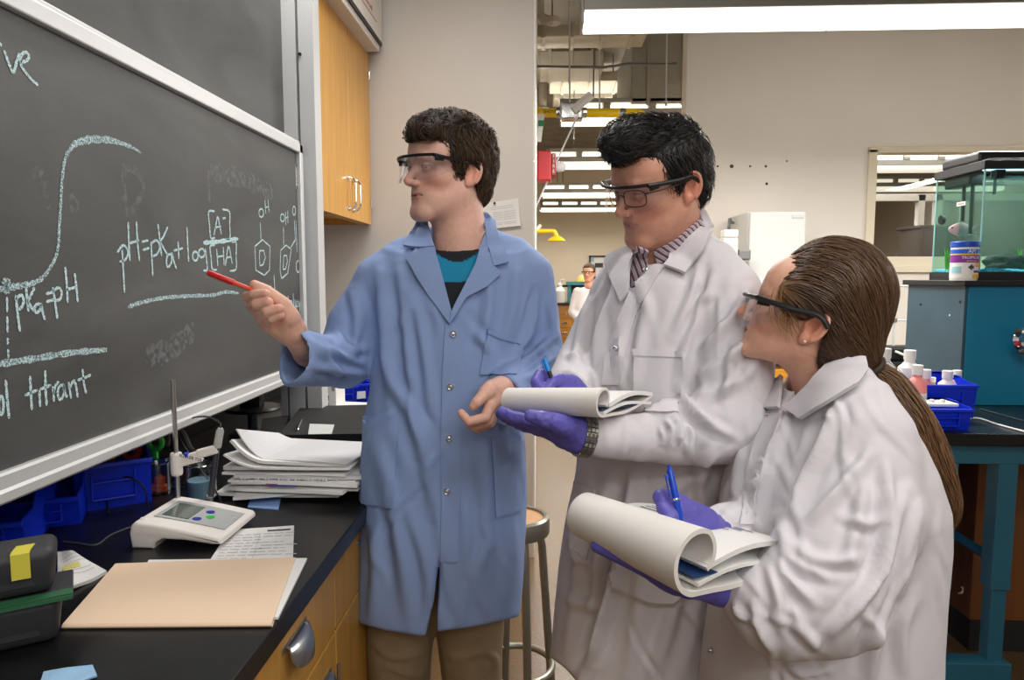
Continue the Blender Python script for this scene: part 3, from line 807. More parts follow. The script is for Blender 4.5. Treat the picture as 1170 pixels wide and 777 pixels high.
mb = MB(); mb.prism([(-0.035, zbb), (0.012, zbb), (0.02, zbb + 0.006), (0.02, zbb + 0.02), (0.014, zbb + 0.024), (0.014, zb - 0.004), (0.01, zb), (-0.035, zb)], Y0, Yr, Matrix(((1, 0, 0, BX), (0, 0, 1, 0), (0, 1, 0, 0), (0, 0, 0, 1))))
mb.build('chalk_rail', M_metal, t, world=True)
mb = MB(); mb.box((BX - 0.035, Yr - 0.03, zbb), (BX + 0.014, Yr, ztt), bev=0.003); mb.build('end_stile', M_metal, t, world=True)
# barcode label at the upper corner
mb = MB(); a, b = PX(337.5, 187, BX), PX(342.5, 217, BX); mb.box((BX, a.y, b.z), (BX + 0.0015, b.y, a.z)); lab = mb.build('barcode_label', M_paper, t, world=True)
mb = MB()
for k in range(12):
    z = b.z + (a.z - b.z)*(0.2 + 0.06*k); mb.box((BX + 0.0015, a.y + 0.004, z), (BX + 0.0021, b.y - 0.004, z + (0.002 if k % 3 else 0.004)))
mb.box((BX + 0.0015, a.y, a.z - 0.012), (BX + 0.0022, b.y, a.z)); mb.box((BX + 0.0015, a.y, b.z), (BX + 0.0022, b.y, b.z + 0.01))
mb.build('barcode', M_ink, lab, world=True)
K = 1/2.8775
def stroke(mb, pts, w, off=0, smooth=True, taper=True, lift=0.001):
    """chalk line; points in crop units, off: which crop they were read from"""
    q = [PX(x*K, y*K + off, BX) for x, y in pts]
    if smooth and len(q) > 2: q = [Vector(v) for v in smooth_line(q, 5)]
    else:
        r = []
        for a, b in zip(q, q[1:]): r += [a.lerp(b, i/4) for i in range(4)]
        q = r + [q[-1]]
    n = len(q); vs = []; fs = []
    for i, p in enumerate(q):
        a = q[max(0, i - 1)]; b = q[min(n - 1, i + 1)]; tg = (b - a); tg.x = 0
        tg = tg.normalized() if tg.length > 1e-9 else Vector((0, 1, 0)); nn = Vector((0, -tg.z, tg.y))
        ww = (w[i*(len(w) - 1)//max(1, n - 1)] if isinstance(w, (list, tuple)) else w)*(0.5 + 0.12*math.sin(i*2.3))
        if i in (0, n - 1): ww *= 0.6
        vs += [(BX + lift, *(p + nn*ww).yz), (BX + lift, *(p - nn*ww).yz)]
    for i in range(n - 1): fs.append((2*i, 2*i + 1, 2*i + 3, 2*i + 2))
    # closed slab 0.4 mm thick
    N = len(vs); vs += [(x - 0.0004, y, z) for x, y, z in vs]
    fs += [tuple(N + k for k in reversed(f)) for f in list(fs)]
    mb.add(vs, fs)
def circ(cx, cy, rx, ry, a0=0, a1=360, n=10): return [(cx + rx*math.cos(math.radians(a0 + (a1 - a0)*i/n)), cy + ry*math.sin(math.radians(a0 + (a1 - a0)*i/n))) for i in range(n + 1)]
w = 0.0052; B = 260
# titration curve and axis
mb = MB()
curve = [(462, 502), (430, 483), (370, 463), (310, 458), (262, 466), (235, 483), (212, 525), (202, 600), (197, 690), (192, 770), (192, 790), (185, 835), (168, 872), (140, 912), (100, 933), (60, 940), (20, 948), (-20, 953)]
stroke(mb, curve, [0.005, 0.009, 0.013, 0.0145, 0.011, 0.008, 0.0065, 0.0062, 0.0062, 0.0062, 0.0062, 0.0062, 0.0065, 0.008, 0.010, 0.0105, 0.0095, 0.0095])
stroke(mb, [(10, 190), (20, 175), (26, 200), (16, 205), (20, 190)], 0.012, B, lift=0.0014)
stroke(mb, [(-40, 455), (0, 448), (120, 430), (230, 412), (350, 402)], 0.011, B)
mb.build('chalk_curve', M_chalkb, t, world=True)
mb = MB()
for a, b in (((21, 228), (22, 278)), ((22, 292), (23, 345)), ((24, 362), (24, 385)), ((25, 400), (26, 428))): stroke(mb, [a, b], 0.004, B)
mb.build('chalk_dashes', M_chalk, t, world=True)
# pKa = pH
mb = MB()
for s in ([(50, 222), (56, 280), (64, 342)], [(50, 235), (68, 222), (76, 240), (68, 264), (56, 268)], [(84, 200), (88, 240), (92, 276)], [(112, 196), (98, 226), (90, 243), (98, 256), (110, 276)],
          [(132, 254), (120, 252), (112, 264), (118, 280), (130, 270), (133, 252), (138, 275), (146, 304)], [(150, 218), (174, 212)], [(150, 244), (177, 237)],
          [(172, 196), (180, 250), (187, 300)], [(172, 208), (192, 198), (201, 215), (196, 235), (182, 240)], [(213, 130), (218, 190), (221, 248)], [(244, 150), (250, 200), (254, 245)], [(216, 204), (250, 196)]):
    stroke(mb, s, w, B)
mb.build('chalk_label', M_chalk, t, world=True); mb = MB()
# ...ol titrant
for s in (circ(2, 585, 8, 30), [(17, 500), (22, 565), (28, 628)]): stroke(mb, s, w, B)
mb.build('chalk_label', M_chalk, t, world=True); mb = MB()
for s in ([(97, 488), (100, 545), (103, 600)], [(80, 552), (122, 534)], [(128, 534), (130, 590)], [(147, 470), (148, 530), (152, 586)], [(130, 532), (166, 518)],
          [(172, 522), (176, 572)], [(174, 548), (180, 522), (192, 506)], [(208, 518), (194, 522), (188, 545), (196, 566), (208, 548), (208, 516), (212, 545), (220, 558)],
          [(224, 508), (232, 562)], [(228, 528), (240, 504), (248, 520), (254, 558)], [(270, 465), (274, 510), (282, 546)], [(254, 502), (276, 494), (298, 484)]):
    stroke(mb, s, w, B)
mb.build('chalk_label', M_chalk, t, world=True)
# ...ve at the top
mb = MB()
for s in ([(12, 165), (26, 205), (42, 238), (52, 205), (62, 176)], [(66, 205), (84, 200), (94, 186), (84, 172), (68, 182), (68, 215), (84, 240), (104, 264), (124, 280)], [(-6, 140), (4, 150)]): stroke(mb, s, w, 0)
mb.build('chalk_heading', M_chalk, t, world=True)
# pH = pKa + log [A-]/[HA]
mb = MB()
for s in ([(400, 72), (404, 140), (408, 214)], [(384, 82), (404, 58), (420, 80), (410, 106), (392, 112)], [(420, -18), (422, 50), (426, 110)], [(447, -20), (451, 50), (457, 110)], [(424, 52), (456, 42)],
          [(465, 47), (486, 42)], [(468, 74), (490, 67)], [(495, 46), (498, 100), (501, 160)], [(495, 52), (514, 42), (524, 64), (516, 86), (502, 94)], [(518, -12), (524, 40), (530, 94)], [(550, -2), (536, 30), (526, 46), (536, 66), (552, 94)],
          [(564, 86), (550, 92), (546, 112), (550, 130), (562, 116), (564, 84), (570, 110), (579, 136)], [(584, 45), (587, 104)], [(570, 76), (600, 68)], [(613, -2), (616, 60), (619, 112)], circ(641, 94, 9, 15),
          circ(662, 84, 10, 14), [(674, 70), (678, 106), (680, 138), (668, 142)],
          [(704, -54), (685, -51), (688, -5), (692, 34), (706, 33)], [(702, 26), (708, -6), (715, -36), (721, -6), (727, 22)], [(704, 0), (726, -4)], [(731, -30), (741, -32)], [(730, -60), (753, -52), (754, -10), (755, 34), (742, 38)],
          [(706, 58), (690, 62), (693, 100), (697, 136), (712, 139)], [(711, 70), (715, 126)], [(733, 64), (736, 124)], [(712, 97), (736, 92)], [(740, 126), (750, 62), (763, 120)], [(742, 100), (760, 95)], [(762, 48), (775, 50), (775, 92), (775, 136), (755, 143)]):
    stroke(mb, s, w, B, smooth=len(s) > 3 or s[0][0] != s[-1][0])
stroke(mb, [(668, 50), (720, 46), (782, 37)], 0.011, B)
mb.build('chalk_equation', M_chalk, t, world=True)
mb = MB(); stroke(mb, [(420, 261), (470, 245), (540, 231), (620, 225), (700, 222), (740, 212), (784, 216)], 0.0085, B); mb.build('chalk_underline', M_chalkb, t, world=True)
# structural formulas
mb = MB(); w2 = 0.0042
for s in (circ(858, -48, 8, 14), [(870, -90), (873, -45)], [(880, -92), (884, -50)], [(871, -66), (883, -69)], [(855, -16), (857, 40)],
          [(837, 62), (862, 40), (887, 62), (885, 140), (868, 157), (840, 140), (837, 62)], [(852, 76), (866, 76), (872, 98), (864, 122), (854, 126), (852, 98), (853, 76)],
          circ(928, -32, 7, 13), [(938, -52), (939, -8)], [(945, -56), (946, -14)], [(937, -30), (947, -36)], [(931, -2), (932, 60)],
          [(922, 75), (940, 58), (957, 72), (945, 150), (925, 168), (920, 140), (922, 75)], [(932, 92), (942, 92), (944, 112), (938, 136), (930, 138), (932, 92)],
          [(955, 66), (970, 40), (967, -24)], [(976, 82), (972, -24)], circ(966, -55, 5, 15),
          circ(979, 128, 6, 20), [(987, 106), (988, 150)], [(993, 104), (994, 148)], [(988, 128), (994, 126)],
          [(868, 200), (872, 215), (876, 192), (882, 214)], circ(888, 204, 5, 11), [(900, 155), (903, 212)],
          [(947, 225), (944, 240), (950, 250), (946, 265)], circ(956, 250, 4, 10), [(963, 215), (965, 262)], [(969, 236), (970, 262)], [(976, 240), (973, 262), (978, 258)], [(980, 240), (983, 262), (987, 240), (984, 280)], [(990, 225), (992, 262)]):
    stroke(mb, s, w2, B, smooth=False)
mb.build('chalk_formulas', M_chalk, t, world=True)
# wiped ghosts of older writing
for s, o in (([(110, 590), (125, 560), (150, 640), (165, 690)], 0), ([(405, 540), (412, 690), (450, 670), (470, 600), (440, 560), (405, 545)], 0), ([(685, 560), (690, 680)], 0), ([(230, 640), (250, 680), (215, 690)], 0)):
    mb = MB(); stroke(mb, s, 0.016, o, lift=0.0006); mb.build('chalk_smudge', M_chalkf, t, world=True)
for s, o in (([(690, 560), (800, 590), (900, 640)], 0), ([(480, 420), (560, 400), (640, 330)], B)):
    mb = MB(); stroke(mb, s, 0.05, o, lift=0.0005); mb.build('chalk_smudge', M_chalkf, t, world=True)
# upper board, set further back
UX = BX - 0.06; Yu = PX(331, 100, UX).y
t = thing('chalkboard', 'clean upper chalkboard raised behind the written one', 'chalkboard', (UX, Yu, 1.55))
MB().box((UX - 0.03, Y0, 1.6), (UX, Yu - 0.02, 2.6)).build('writing_surface', M_slate, t, world=True)
mb = MB(); mb.box((UX - 0.035, Yu - 0.04, 1.56), (UX + 0.012, Yu, 2.64), bev=0.003); mb.build('end_stile', M_metal, t, world=True)
mb = MB(); mb.box((UX - 0.035, Y0, 1.55), (UX + 0.012, Yu, 1.6), bev=0.003); mb.build('bottom_rail', M_metal, t, world=True)
mb = MB(); mb.box((UX - 0.035, Y0, 2.6), (UX + 0.012, Yu, 2.65), bev=0.003); mb.build('top_rail', M_metal, t, world=True)
# guide posts standing on the bench
Yp = Yr + 0.03
x1 = P(361.5, 200, Yp).x
t = thing('board_guide_post', 'tall aluminium guide post at the end of the chalkboards', 'guide post', (x1 - 0.05, Yp, 0.91))
mb = MB(); prof = [(0, 0), (-0.052, 0), (-0.052, 0.03), (-0.062, 0.03), (-0.062, 0.0), (-0.118, 0), (-0.118, 0.03), (-0.126, 0.03), (-0.126, 0), (-0.15, 0), (-0.15, 0.07), (0, 0.07)]
mb.prism(prof, 0.912, 3.3, Matrix.Translation((x1, Yp, 0))); mb.build('post', M_metal, t, world=True)
mb = MB()
for y in (62, 235, 330):
    p = P(343, y, Yp); mb.lathe([(0.006, 0), (0.005, 0.006)], 8, Matrix.Translation((p.x, Yp - 0.001, p.z)) @ Matrix.Rotation(math.pi/2, 4, 'X'))
mb.build('screw', M_black, t, world=True)
# recess behind the boards: shelf back with shadow painted into its dark colour
struct('wall_recess', MB().box((-1.16, Y0 - 0.5, 0.91), (-1.15, Yr + 0.3, 3.2)), mat('recess_shadow', (34, 31, 29), 0.8))
# ================================================================== left bench
WT = 0.91
EX = -0.397
M_top = mat('epoxy_black_top', (17, 17, 19), 0.3, var=0.25, vscale=14, bump=0.02, bscale=120)
t = thing('worktop', 'long black epoxy worktop running along the chalkboard wall', 'worktop', ((EX - 1.16)/2, 1.4, 0.872))
mb = MB(); mb.box((-1.155, -0.6, 0.872), (EX, BW - 0.004, WT), bev=0.003); mb.build('slab', M_top, t, world=True)
mb = MB(); mb.box((EX - 0.02, -0.6, 0.868), (EX - 0.004, BW - 0.004, 0.872)); mb.build('drip_edge', M_top, t, world=True)
struct('trim_4', MB().box((-1.155, -0.6, WT), (-1.142, BW - 0.004, 1.01), bev=0.003), M_top)
def cup_handle(parent, c, w=0.1):
    """chrome half-shell drawer pull facing +X"""
    mb = MB()
    def fn(u, v):
        a = math.pi*(u); b = v*math.pi*0.5
        return Vector(c) + Vector((0.028*math.sin(b)*(0.35 + 0.65*math.sin(a)), -w/2*math.cos(a)*(0.75 + 0.25*math.sin(b)), 0.02 - 0.045*(1 - math.cos(b))*math.sin(a)**0.5 if a not in (0, math.pi) else 0.02))
    mb.sheet(fn, 14, 6, 0.002)
    mb.box((c[0] - 0.002, c[1] - w/2 - 0.008, c[2] + 0.015), (c[0] + 0.003, c[1] + w/2 + 0.008, c[2] + 0.024), bev=0.001)
    return mb.build('handle', M_steel, parent, world=True, smooth=True)
FX = -0.425
def base_unit(y0, y1, label):
    t = thing('base_cabinet', label, 'cabinet', (-0.79, (y0 + y1)/2, 0), 0, 'wooden base cabinets under the black worktop')
    mb = MB(); mb.box((-1.14, y0 + 0.001, 0.1), (FX - 0.02, y1 - 0.001, 0.871)); mb.build('body', M_wood, t, world=True)
    mb = MB(); mb.box((-1.12, y0 + 0.001, 0), (FX - 0.08, y1 - 0.001, 0.1)); mb.build('plinth', M_blackm, t, world=True)
    mb = MB(); mb.box((FX - 0.02, y0 + 0.003, 0.702), (FX, y1 - 0.003, 0.866), bev=0.002); d = mb.build('drawer', M_wood, t, world=True)
    cup_handle(d, (FX, (y0 + y1)/2, 0.795))
    mb = MB(); mb.box((FX - 0.02, y0 + 0.003, 0.105), (FX, y1 - 0.003, 0.696), bev=0.002); d = mb.build('door', M_wood, t, world=True)
    cup_handle(d, (FX, y1 - 0.09, 0.62), 0.08)
    mb = MB()
    for z in (0.2, 0.6): mb.tube([(FX + 0.002, y0 + 0.006, z - 0.025), (FX + 0.002, y0 + 0.006, z + 0.025)], 0.004, 8)
    mb.build('hinge', M_steel, d, world=True)
ys = [0.43, 0.9, 1.37, 1.84, 2.31, 2.78, 3.25]
labs = ['maple base cabinet under the black worktop, at the lower edge of the view', 'maple base cabinet whose chrome cup handle shows at the bottom edge', 'maple base cabinet with a chrome handle touching the blue coat',
        'maple base cabinet hidden behind the man in blue', 'maple base cabinet beyond the man in blue, third from the far wall', 'maple base cabinet next to the far wall cupboard end']
for i in range(len(ys) - 1): base_unit(ys[i], ys[i + 1], labs[i])
struct('trim_3', MB().box((-1.14, 3.252, 0), (FX - 0.005, BW, 0.87)), M_wood)
# ---------------------------------------------------------------- wall cabinet
cxf = P(424.5, 256, BW - 0.03).x
cz0 = P(424.5, 257, BW - 0.03).z; cz1 = P(424, 62, BW - 0.03).z
cy0, cy1 = PX(352, 230, cxf).y, BW - 0.03
t = thing('wall_cabinet', 'maple wall cupboard with chrome bow handles beyond the chalkboard', 'wall cabinet', ((cxf - 1.16)/2, (cy0 + cy1)/2, cz0))
mb = MB(); mb.box((-1.158, cy0, cz0 + 0.03), (cxf - 0.02, cy1 + 0.028, cz1)); mb.box((-1.158, cy0, cz0), (cxf - 0.02, cy0 + 0.018, cz0 + 0.04)); mb.box((-1.158, cy1 - 0.018, cz0), (cxf - 0.02, cy1, cz0 + 0.04)); mb.box((cxf - 0.045, cy0, cz0), (cxf - 0.02, cy1, cz0 + 0.04))
mb.build('body', M_wood, t, world=True)
ym = PX(401, 247, cxf).y
for a, b, hy in ((cy0, ym, ym - 0.035), (ym, cy1, ym + 0.04)):
    mb = MB(); mb.box((cxf - 0.018, a + 0.0015, cz0), (cxf, b - 0.0015, cz1), bev=0.0015); d = mb.build('door', M_wood, t, world=True)
    hz = P(405, 222, ym).z
    mb = MB(); mb.tube(smooth_line([(cxf, hy, hz + 0.065), (cxf + 0.018, hy, hz + 0.064), (cxf + 0.032, hy, hz + 0.045), (cxf + 0.034, hy, hz), (cxf + 0.032, hy, hz - 0.045), (cxf + 0.018, hy, hz - 0.064), (cxf, hy, hz - 0.065)], 4), 0.0055, 8)
    for q in (0.065, -0.065): mb.lathe([(0.012, 0), (0.012, 0.003), (0.008, 0.006)], 12, Matrix.Translation((cxf, hy, hz + q)) @ Matrix.Rotation(math.pi/2, 4, 'Y'))
    mb.build('handle', M_chrome, d, world=True, smooth=True)
    mb = MB(); hyy = a + 0.004 if a == cy0 else b - 0.004
    for z in (cz0 + 0.1, cz1 - 0.1): mb.tube([(cxf + 0.003, hyy, z - 0.02), (cxf + 0.003, hyy, z + 0.02)], 0.004, 8)
    mb.build('hinge', M_steel, d, world=True)
# cardboard box on the cupboard
bx1 = P(434, 60, BW - 0.1).x
t = thing('cardboard_box', 'white cardboard box with red print on top of the wall cupboard', 'box', (bx1 - 0.2, 3.1, cz1))
mb = MB(); mb.box((bx1 - 0.42, 2.62, cz1 + 0.001), (bx1 - 0.012, BW - 0.06, cz1 + 0.3), bev=0.003); mb.build('carton', mat('carton_white', (222, 216, 208), 0.7, var=0.03), t, world=True)
mb = MB(); mb.box((bx1 - 0.43, 2.6, cz1 + 0.03), (bx1, BW - 0.045, cz1 + 0.045), bev=0.002); mb.box((bx1 - 0.012, 2.6, cz1 + 0.03), (bx1, BW - 0.045, cz1 + 0.31), bev=0.002); mb.build('lid', mat('carton_white', (0, 0, 0)), t, world=True)
mb = MB(); M = Matrix.Translation((bx1 + 0.0008, BW - 0.36, cz1 + 0.2)) @ Matrix(((0, 0, 1, 0), (1, 0, 0, 0), (0, 1, 0, 0), (0, 0, 0, 1)))
text_mesh('FRAGILE', 0.07, M, mb); text_mesh('HANDLE WITH CARE', 0.026, M @ Matrix.Translation((0, -0.07, 0)), mb)
for a, b in (((-0.2, 0.06), (0.2, 0.064)), ((-0.2, -0.1), (0.2, -0.096))): mb.box((*a, 0), (*b, 0.0006), M)
mb.build('red_print', mat('print_red', (190, 120, 115), 0.8), t, world=True)

# ---------------------------------------------------------------- pH meter
o = PZ(150, 627, WT); ox, oy = o.x, o.y
t = thing('ph_meter', 'white bench pH meter with grey keypad on the black worktop', 'pH meter', (ox + 0.08, oy + 0.08, WT))
M_mw = mat('meter_white', (226, 220, 214), 0.42)
L, D = 0.175, 0.165
def top_z(u): return 0.052 - 0.03*u**1.3
prof = [(0.0, 0.0), (-0.004, 0.03), (0.0, 0.045), (0.008, top_z(0.04))] + [(L*u, top_z(u)) for u in np.linspace(0.1, 0.97, 12)] + [(L, 0.017), (L, 0.011), (L*0.9, 0.01), (L*0.6, 0.017), (L*0.35, 0.019), (L*0.27, 0.012), (L*0.24, 0.0)]
bm = bmesh.new(); vs0 = [bm.verts.new((x, 0, z)) for x, z in prof]; f0 = bm.faces.new(vs0)
r = bmesh.ops.extrude_face_region(bm, geom=[f0]); vv = [g for g in r['geom'] if isinstance(g, bmesh.types.BMVert)]
for v in vv: v.co.y += D
bmesh.ops.recalc_face_normals(bm, faces=bm.faces[:])
bmesh.ops.bevel(bm, geom=[e for e in bm.edges if abs(e.verts[0].co.y - e.verts[1].co.y) < 1e-6], offset=0.006, segments=3, affect='EDGES', profile=0.5)
mb = MB(); MM = Matrix.Translation((ox, oy, WT)); mb.bm(bm, MM); mb.build('housing', M_mw, t, world=True, smooth=True, sharp=40)
def ontop(u, v, dz=0.0008): return Vector((ox + L*u, oy + D*v, WT + top_z(u) + dz))
mb = MB(); mb.sheet(lambda a, b: ontop(0.14 + 0.8*a, 0.24 + 0.56*b), 10, 2, -0.001); kp = mb.build('keypad', mat('keypad_grey', (166, 168, 168), 0.5), t, world=True)
mb = MB(); mb.sheet(lambda a, b: ontop(0.2 + 0.3*a, 0.3 + 0.42*b, 0.002), 6, 2, -0.001); mb.build('display', mat('lcd', (88, 96, 88), 0.15), kp, world=True)
for (u, v, c, nm) in ((0.6, 0.62, (40, 52, 150), 'blue_button'), (0.56, 0.36, (40, 52, 150), 'blue_button'), (0.66, 0.48, (30, 190, 50), 'green_button')):
    mb = MB(); mb.lathe([(0.0085, 0), (0.0085, 0.0015), (0.006, 0.0022)], 16, Matrix.Translation(ontop(u, v)) @ Matrix.Diagonal((1.25, 1, 1, 1))); mb.build(nm, mat(nm, c, 0.35), kp, world=True)
mb = MB()
for (u, v) in ((0.76, 0.62), (0.78, 0.38), (0.88, 0.6), (0.9, 0.36)):
    p = ontop(u, v, 0.001); mb.box((p.x - 0.006, p.y - 0.001, p.z), (p.x + 0.006, p.y + 0.001, p.z + 0.0006)); mb.box((p.x - 0.001, p.y - 0.004, p.z), (p.x + 0.001, p.y + 0.004, p.z + 0.0006))
mb.build('keypad_legends', M_white, kp, world=True)
mb = MB(); p = ontop(0.07, 0.14, 0.0); mb.lathe([(0.006, 0), (0.005, 0.002)], 12, Matrix.Translation(p)); mb.build('logo_stud', M_white, t, world=True)
rb = ontop(0.07, 0.93); rtop = P(198, 434, rb.y).z
mb = MB(); mb.tube([(rb.x, rb.y, WT + 0.03), (rb.x, rb.y, rtop)], 0.0048, 12); mb.build('stand_rod', M_steel, t, world=True, smooth=True)
ca = P(199, 529, rb.y); ce = P(250, 516, rb.y + 0.02)
mb = MB(); mb.lathe([(0.0105, -0.026), (0.012, -0.022), (0.012, 0.018), (0.0105, 0.022)], 16, Matrix.Translation((rb.x, rb.y, ca.z)))
M = Matrix.Translation((rb.x, rb.y, ca.z)) @ rot_to(Vector((ce.x - rb.x, ce.y - rb.y, ce.z - ca.z))) 
LL = (Vector((ce.x - rb.x, ce.y - rb.y, ce.z - ca.z))).length
mb.box((-0.006, -0.010, 0.0), (0.006, 0.013, LL*0.62), M, bev=0.003); mb.box((-0.007, -0.003, LL*0.5), (0.007, 0.016, LL), M, bev=0.004)
arm = mb.build('electrode_arm', M_mw, t, world=True)
mb = MB(); text_mesh('METTLER TOLEDO', 0.0088, Matrix.Translation(Vector((rb.x, rb.y - 0.0145, ca.z + 0.001)).lerp(Vector((ce.x, ce.y - 0.0165, ce.z + 0.001)), 0.5)) @ Matrix.Rotation(-math.atan2(ca.z - ce.z, ce.x - rb.x), 4, 'Y') @ Matrix.Rotation(math.pi/2, 4, 'X'), mb, 0.0004); mb.build('maker_lettering', M_blackm, arm, world=True)
mb = MB(); mb.lathe([(0.007, 0), (0.006, 0.008)], 10, Matrix.Translation(Vector((rb.x, rb.y, ca.z + 0.01)).lerp(ce, 0.25))); mb.build('release_button', M_bluebin, arm, world=True)
e0, e1, e2 = P(252, 489, ce.y), P(248, 511, ce.y), P(241, 566, ce.y)
mb = MB(); mb.tube([e0, e0.lerp(e1, 0.15), e1], [0.005, 0.008, 0.0085], 12); mb.build('electrode_head', mat('electrode_grey', (176, 176, 172), 0.5), t, world=True, smooth=True)
mb = MB(); mb.tube([e1, e2], 0.006, 12); mb.build('electrode_shaft', mat('shaft_dark', (50, 52, 55), 0.2), t, world=True, smooth=True)
mb = MB(); mb.tube([e2, e2 + (e2 - e1).normalized()*0.022], [0.0095, 0.009], 12); mb.build('wetting_cap', glass('cap_clear', (225, 232, 235), 1.5, 0.05, 0.15), t, world=True, smooth=True)
mb = MB(); mb.tube(smooth_line([e0, P(250, 482, ce.y + 0.03), P(235, 476, ce.y + 0.1), P(215, 480, ce.y + 0.16), P(205, 500, ce.y + 0.16), Vector((rb.x + 0.03, rb.y + 0.13, WT + 0.004)), Vector((rb.x, rb.y + 0.1, WT + 0.004)), Vector((rb.x, rb.y + 0.0, WT + 0.03))], 5), 0.002, 6); mb.build('electrode_cable', M_black, t, world=True, smooth=True)

# ---------------------------------------------------------------- papers
def flat_sheet(name, label, cat, corners, z, m, th=0.0012, wav=0.0, group=None, nu=10, nv=8):
    q = [PZ(x, y, z) for x, y in corners]
    c = sum(q, Vector())/4; c.z = z
    t = thing(name, label, cat, tuple(c), 0, group)
    fn = lambda u, v: q[0].lerp(q[1], u).lerp(q[3].lerp(q[2], u), v) + Vector((0, 0, th + wav*(math.sin(u*5 + q[0].x*30)*math.sin(v*4 + 1) + 1)*min(1, 4*min(u, 1 - u, v, 1 - v) + 0.4)))
    mb = MB(); mb.sheet(fn, nu, nv, -th); mb.build('sheet', m, t, world=True)
    return t, fn
def print_lines(t, fn, rows, m=None, dz=0.0006, name='printed_text'):
    mb = MB()
    for v, h, u0, u1 in rows: mb.sheet(lambda a, b: Vector(fn(u0 + (u1 - u0)*a, v + h*b)) + Vector((0, 0, dz)), 5, 1)
    return mb.build(name, m or mat('faint_print', (178, 178, 180), 0.8), t, world=True)
# form lying in front of the meter (corners: back-left, back-right, front-right, front-left)
t, fn = flat_sheet('printed_form', 'white printed form half under the manila folder', 'paper', [(262, 606), (336, 601), (334, 664), (225, 664)], WT, M_paper)
rr = [(0.07, 0.03, 0.6, 0.95)]
print_lines(t, fn, rr, mat('print_black', (60, 58, 62), 0.8), name='printed_header')
rnd = random.Random(3); rows = []
for k in range(13):
    v = 0.14 + k*0.06
    u = 0.06
    while u < 0.45:
        l = rnd.uniform(0.05, 0.14); rows.append((v, 0.016, u, u + l)); u += l + 0.03
    if k not in (2, 8):
        u = 0.56
        while u < 0.9:
            l = rnd.uniform(0.05, 0.16); rows.append((v, 0.014, u, u + l)); u += l + 0.03
rows.append((0.12, 0.84, 0.505, 0.511))
print_lines(t, fn, rows)
t, _ = flat_sheet('loose_papers', 'white sheets tucked inside the manila folder, sticking out', 'paper', [(170, 642), (351, 640), (318, 708), (140, 708)], WT + 0.0015, M_paper, th=0.004)
M_manila = mat('manila', (236, 208, 178), 0.75, var=0.03, vscale=5)
q = [PZ(x, y, WT + 0.006) for x, y in ((132, 645), (338, 638), (311, 712), (72, 714))]
t = thing('manila_folder', 'cream manila folder lying open-side right on the black worktop', 'folder', tuple((q[0] + q[2])/2 - Vector((0, 0, 0.001))))
def mf(u, v, dz=0.0):
    p = q[0].lerp(q[1], u).lerp(q[3].lerp(q[2], u), v)
    return p + Vector((0, 0, 0.002 + dz + 0.004*math.sin(u*3.1)*v*(1 - v)*4))
mb = MB(); mb.sheet(lambda u, v: mf(u, v), 16, 10, -0.0008); mb.build('front_cover', M_manila, t, world=True, smooth=True)
mb = MB(); mb.sheet(lambda u, v: mf(u, v, -0.0078) if v < 0.999 else mf(u, v, -0.0078), 16, 6, -0.0006); mb.build('back_cover', M_manila, t, world=True)
mb = MB(); a, b = q[3], q[2]; mb.sheet(lambda u, v: a.lerp(b, u) + Vector((0, -0.004*math.sin(v*math.pi), 0.002 - 0.008*v)), 8, 6, -0.0006); mb.build('spine', M_manila, t, world=True)
